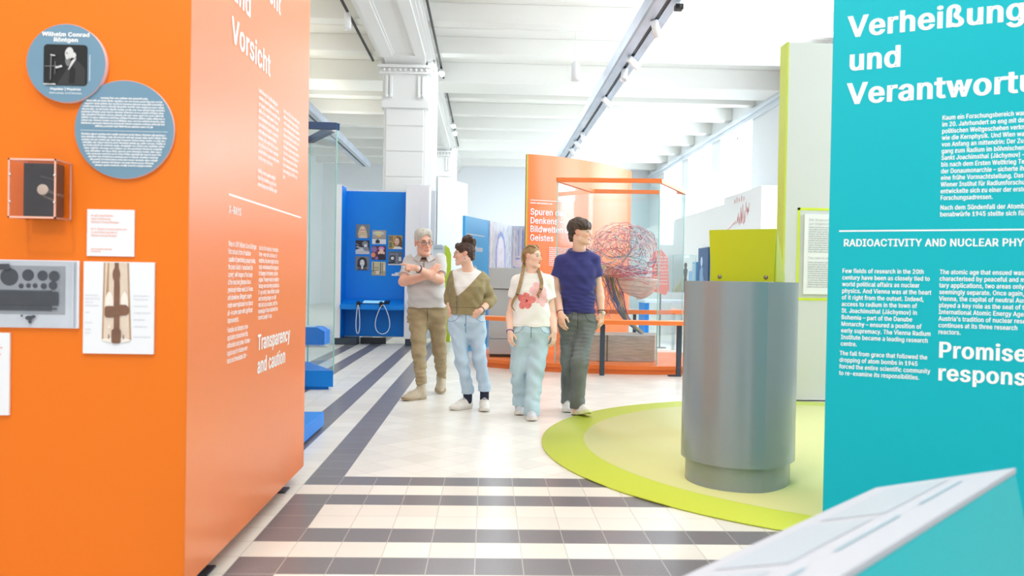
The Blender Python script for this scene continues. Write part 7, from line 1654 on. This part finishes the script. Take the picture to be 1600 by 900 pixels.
for an in P['ankle']: S.add(cap(an, (an[0], an[1]+0.01, an[2]-0.05), 0.063, 0.067), 0.02); S.sub(cap((an[0], an[1], an[2]-0.06-0.2), (an[0], an[1], an[2]-0.5), 0.2, 0.3), 0.004)
def pk(C):
    f_ = C[:, 1] < 7.19
    return ((f_ & (np.abs(C[:, 0]-0.806) < 0.004) & (C[:, 2] > 0.76)) | (f_ & (np.abs(np.hypot(np.abs(C[:, 0]-0.814)-0.14, C[:, 2]-0.91)-0.085) < 0.003))).astype(int)
sd_mesh('jeans', S, *box_of(P, 0.0, 0.96), 0.005, [DEN_D, DEN_DD], boy, pk)
a = P['ankle'][0]; shoe(boy, 'sneaker', (a[0], a[1]+0.10, 0), (-0.05, -1), 0.275, SNW, SNS, ankle=0.02, sole_t=0.03)
a = P['ankle'][1]; shoe(boy, 'sneaker', (a[0]-0.02, a[1]+0.10, 0), (0.42, -0.91), 0.275, SNW, mat('yellowed_sole', (228, 228, 186), 0.6), pitch=-0.16, ankle=0.02, sole_t=0.03)
HAIRK = mat('brown_hair', (70, 54, 42), 0.5, var=0.4, vscale=30, bump=0.6, bscale=90, stretch=(1, 1, 0.5))
Q = Sd(); Q.add(ells((0, -0.018, 0.056), (0.092, 0.114, 0.095))); Q.add(cap((-0.05, 0.062, 0.062), (0.05, 0.062, 0.062), 0.032, 0.032), 0.03); Q.add(ells((0, -0.08, -0.04), (0.058, 0.036, 0.06)), 0.02)
Q.warp(strands(0.004, 80, 36)); Q.warp(lambda L: (0.004*np.sin(L[:, 0]*70+4*np.sin(L[:, 2]*40+L[:, 1]*30))*np.sin(L[:, 1]*60+3*np.sin(L[:, 0]*35))).astype(np.float32))
Q.sub(ells((0, 0.13, -0.045), (0.095, 0.085, 0.085)), 0.006); Q.sub(lambda L: np.maximum(np.maximum(L[:, 2]-0.022, -0.002-L[:, 1]), -0.2-L[:, 2]), 0.008); Q.cut(lambda L: -0.085-L[:, 2]-0.3*np.maximum(0, L[:, 1]+0.06)); Q.sub(lambda L: np.sqrt((L[:, 1]+0.006)**2+(L[:, 2]+0.004)**2)-0.036+np.maximum(0, 0.066-np.abs(L[:, 0]))*3, 0.004)
c = H.c; sd_mesh('hair', H.wrap(Q), (c.x-0.17, c.y-0.17, c.z-0.14), (c.x+0.17, c.y+0.17, c.z+0.18), 0.004, HAIRK, boy)
eyes(H, boy, (0, 1, 0), (84, 70, 56)); brows(H, boy, HAIRK, 0.0042)
band(boy, 'wristband', lerp(P['wrist'][0], P['elbow'][0], 0.03), Vector(P['wrist'][0])-Vector(P['elbow'][0]), 0.029, 0.0035, mat('dark_cord', (60, 42, 40), 0.6))
w = Vector(P['wrist'][1]); ax = w-Vector(P['elbow'][1]); band(boy, 'wristband', lerp(P['wrist'][1], P['elbow'][1], 0.09), ax, 0.030, 0.004, mat('black_cord', (30, 30, 34), 0.6))
wt = band(boy, 'wristwatch', w, ax, 0.029, 0.006, mat('grey_strap', (150, 146, 140), 0.4))
n_ = Vector((0.45, -0.85, 0.0)).normalized()
MB().lathe(w+n_*0.027, [(0.017, 0), (0.018, 0.006), (0.016, 0.009), (0.001, 0.009)], 20, axis=n_).build('watch_face', mat('watch_cream', (226, 222, 206), 0.3), wt)
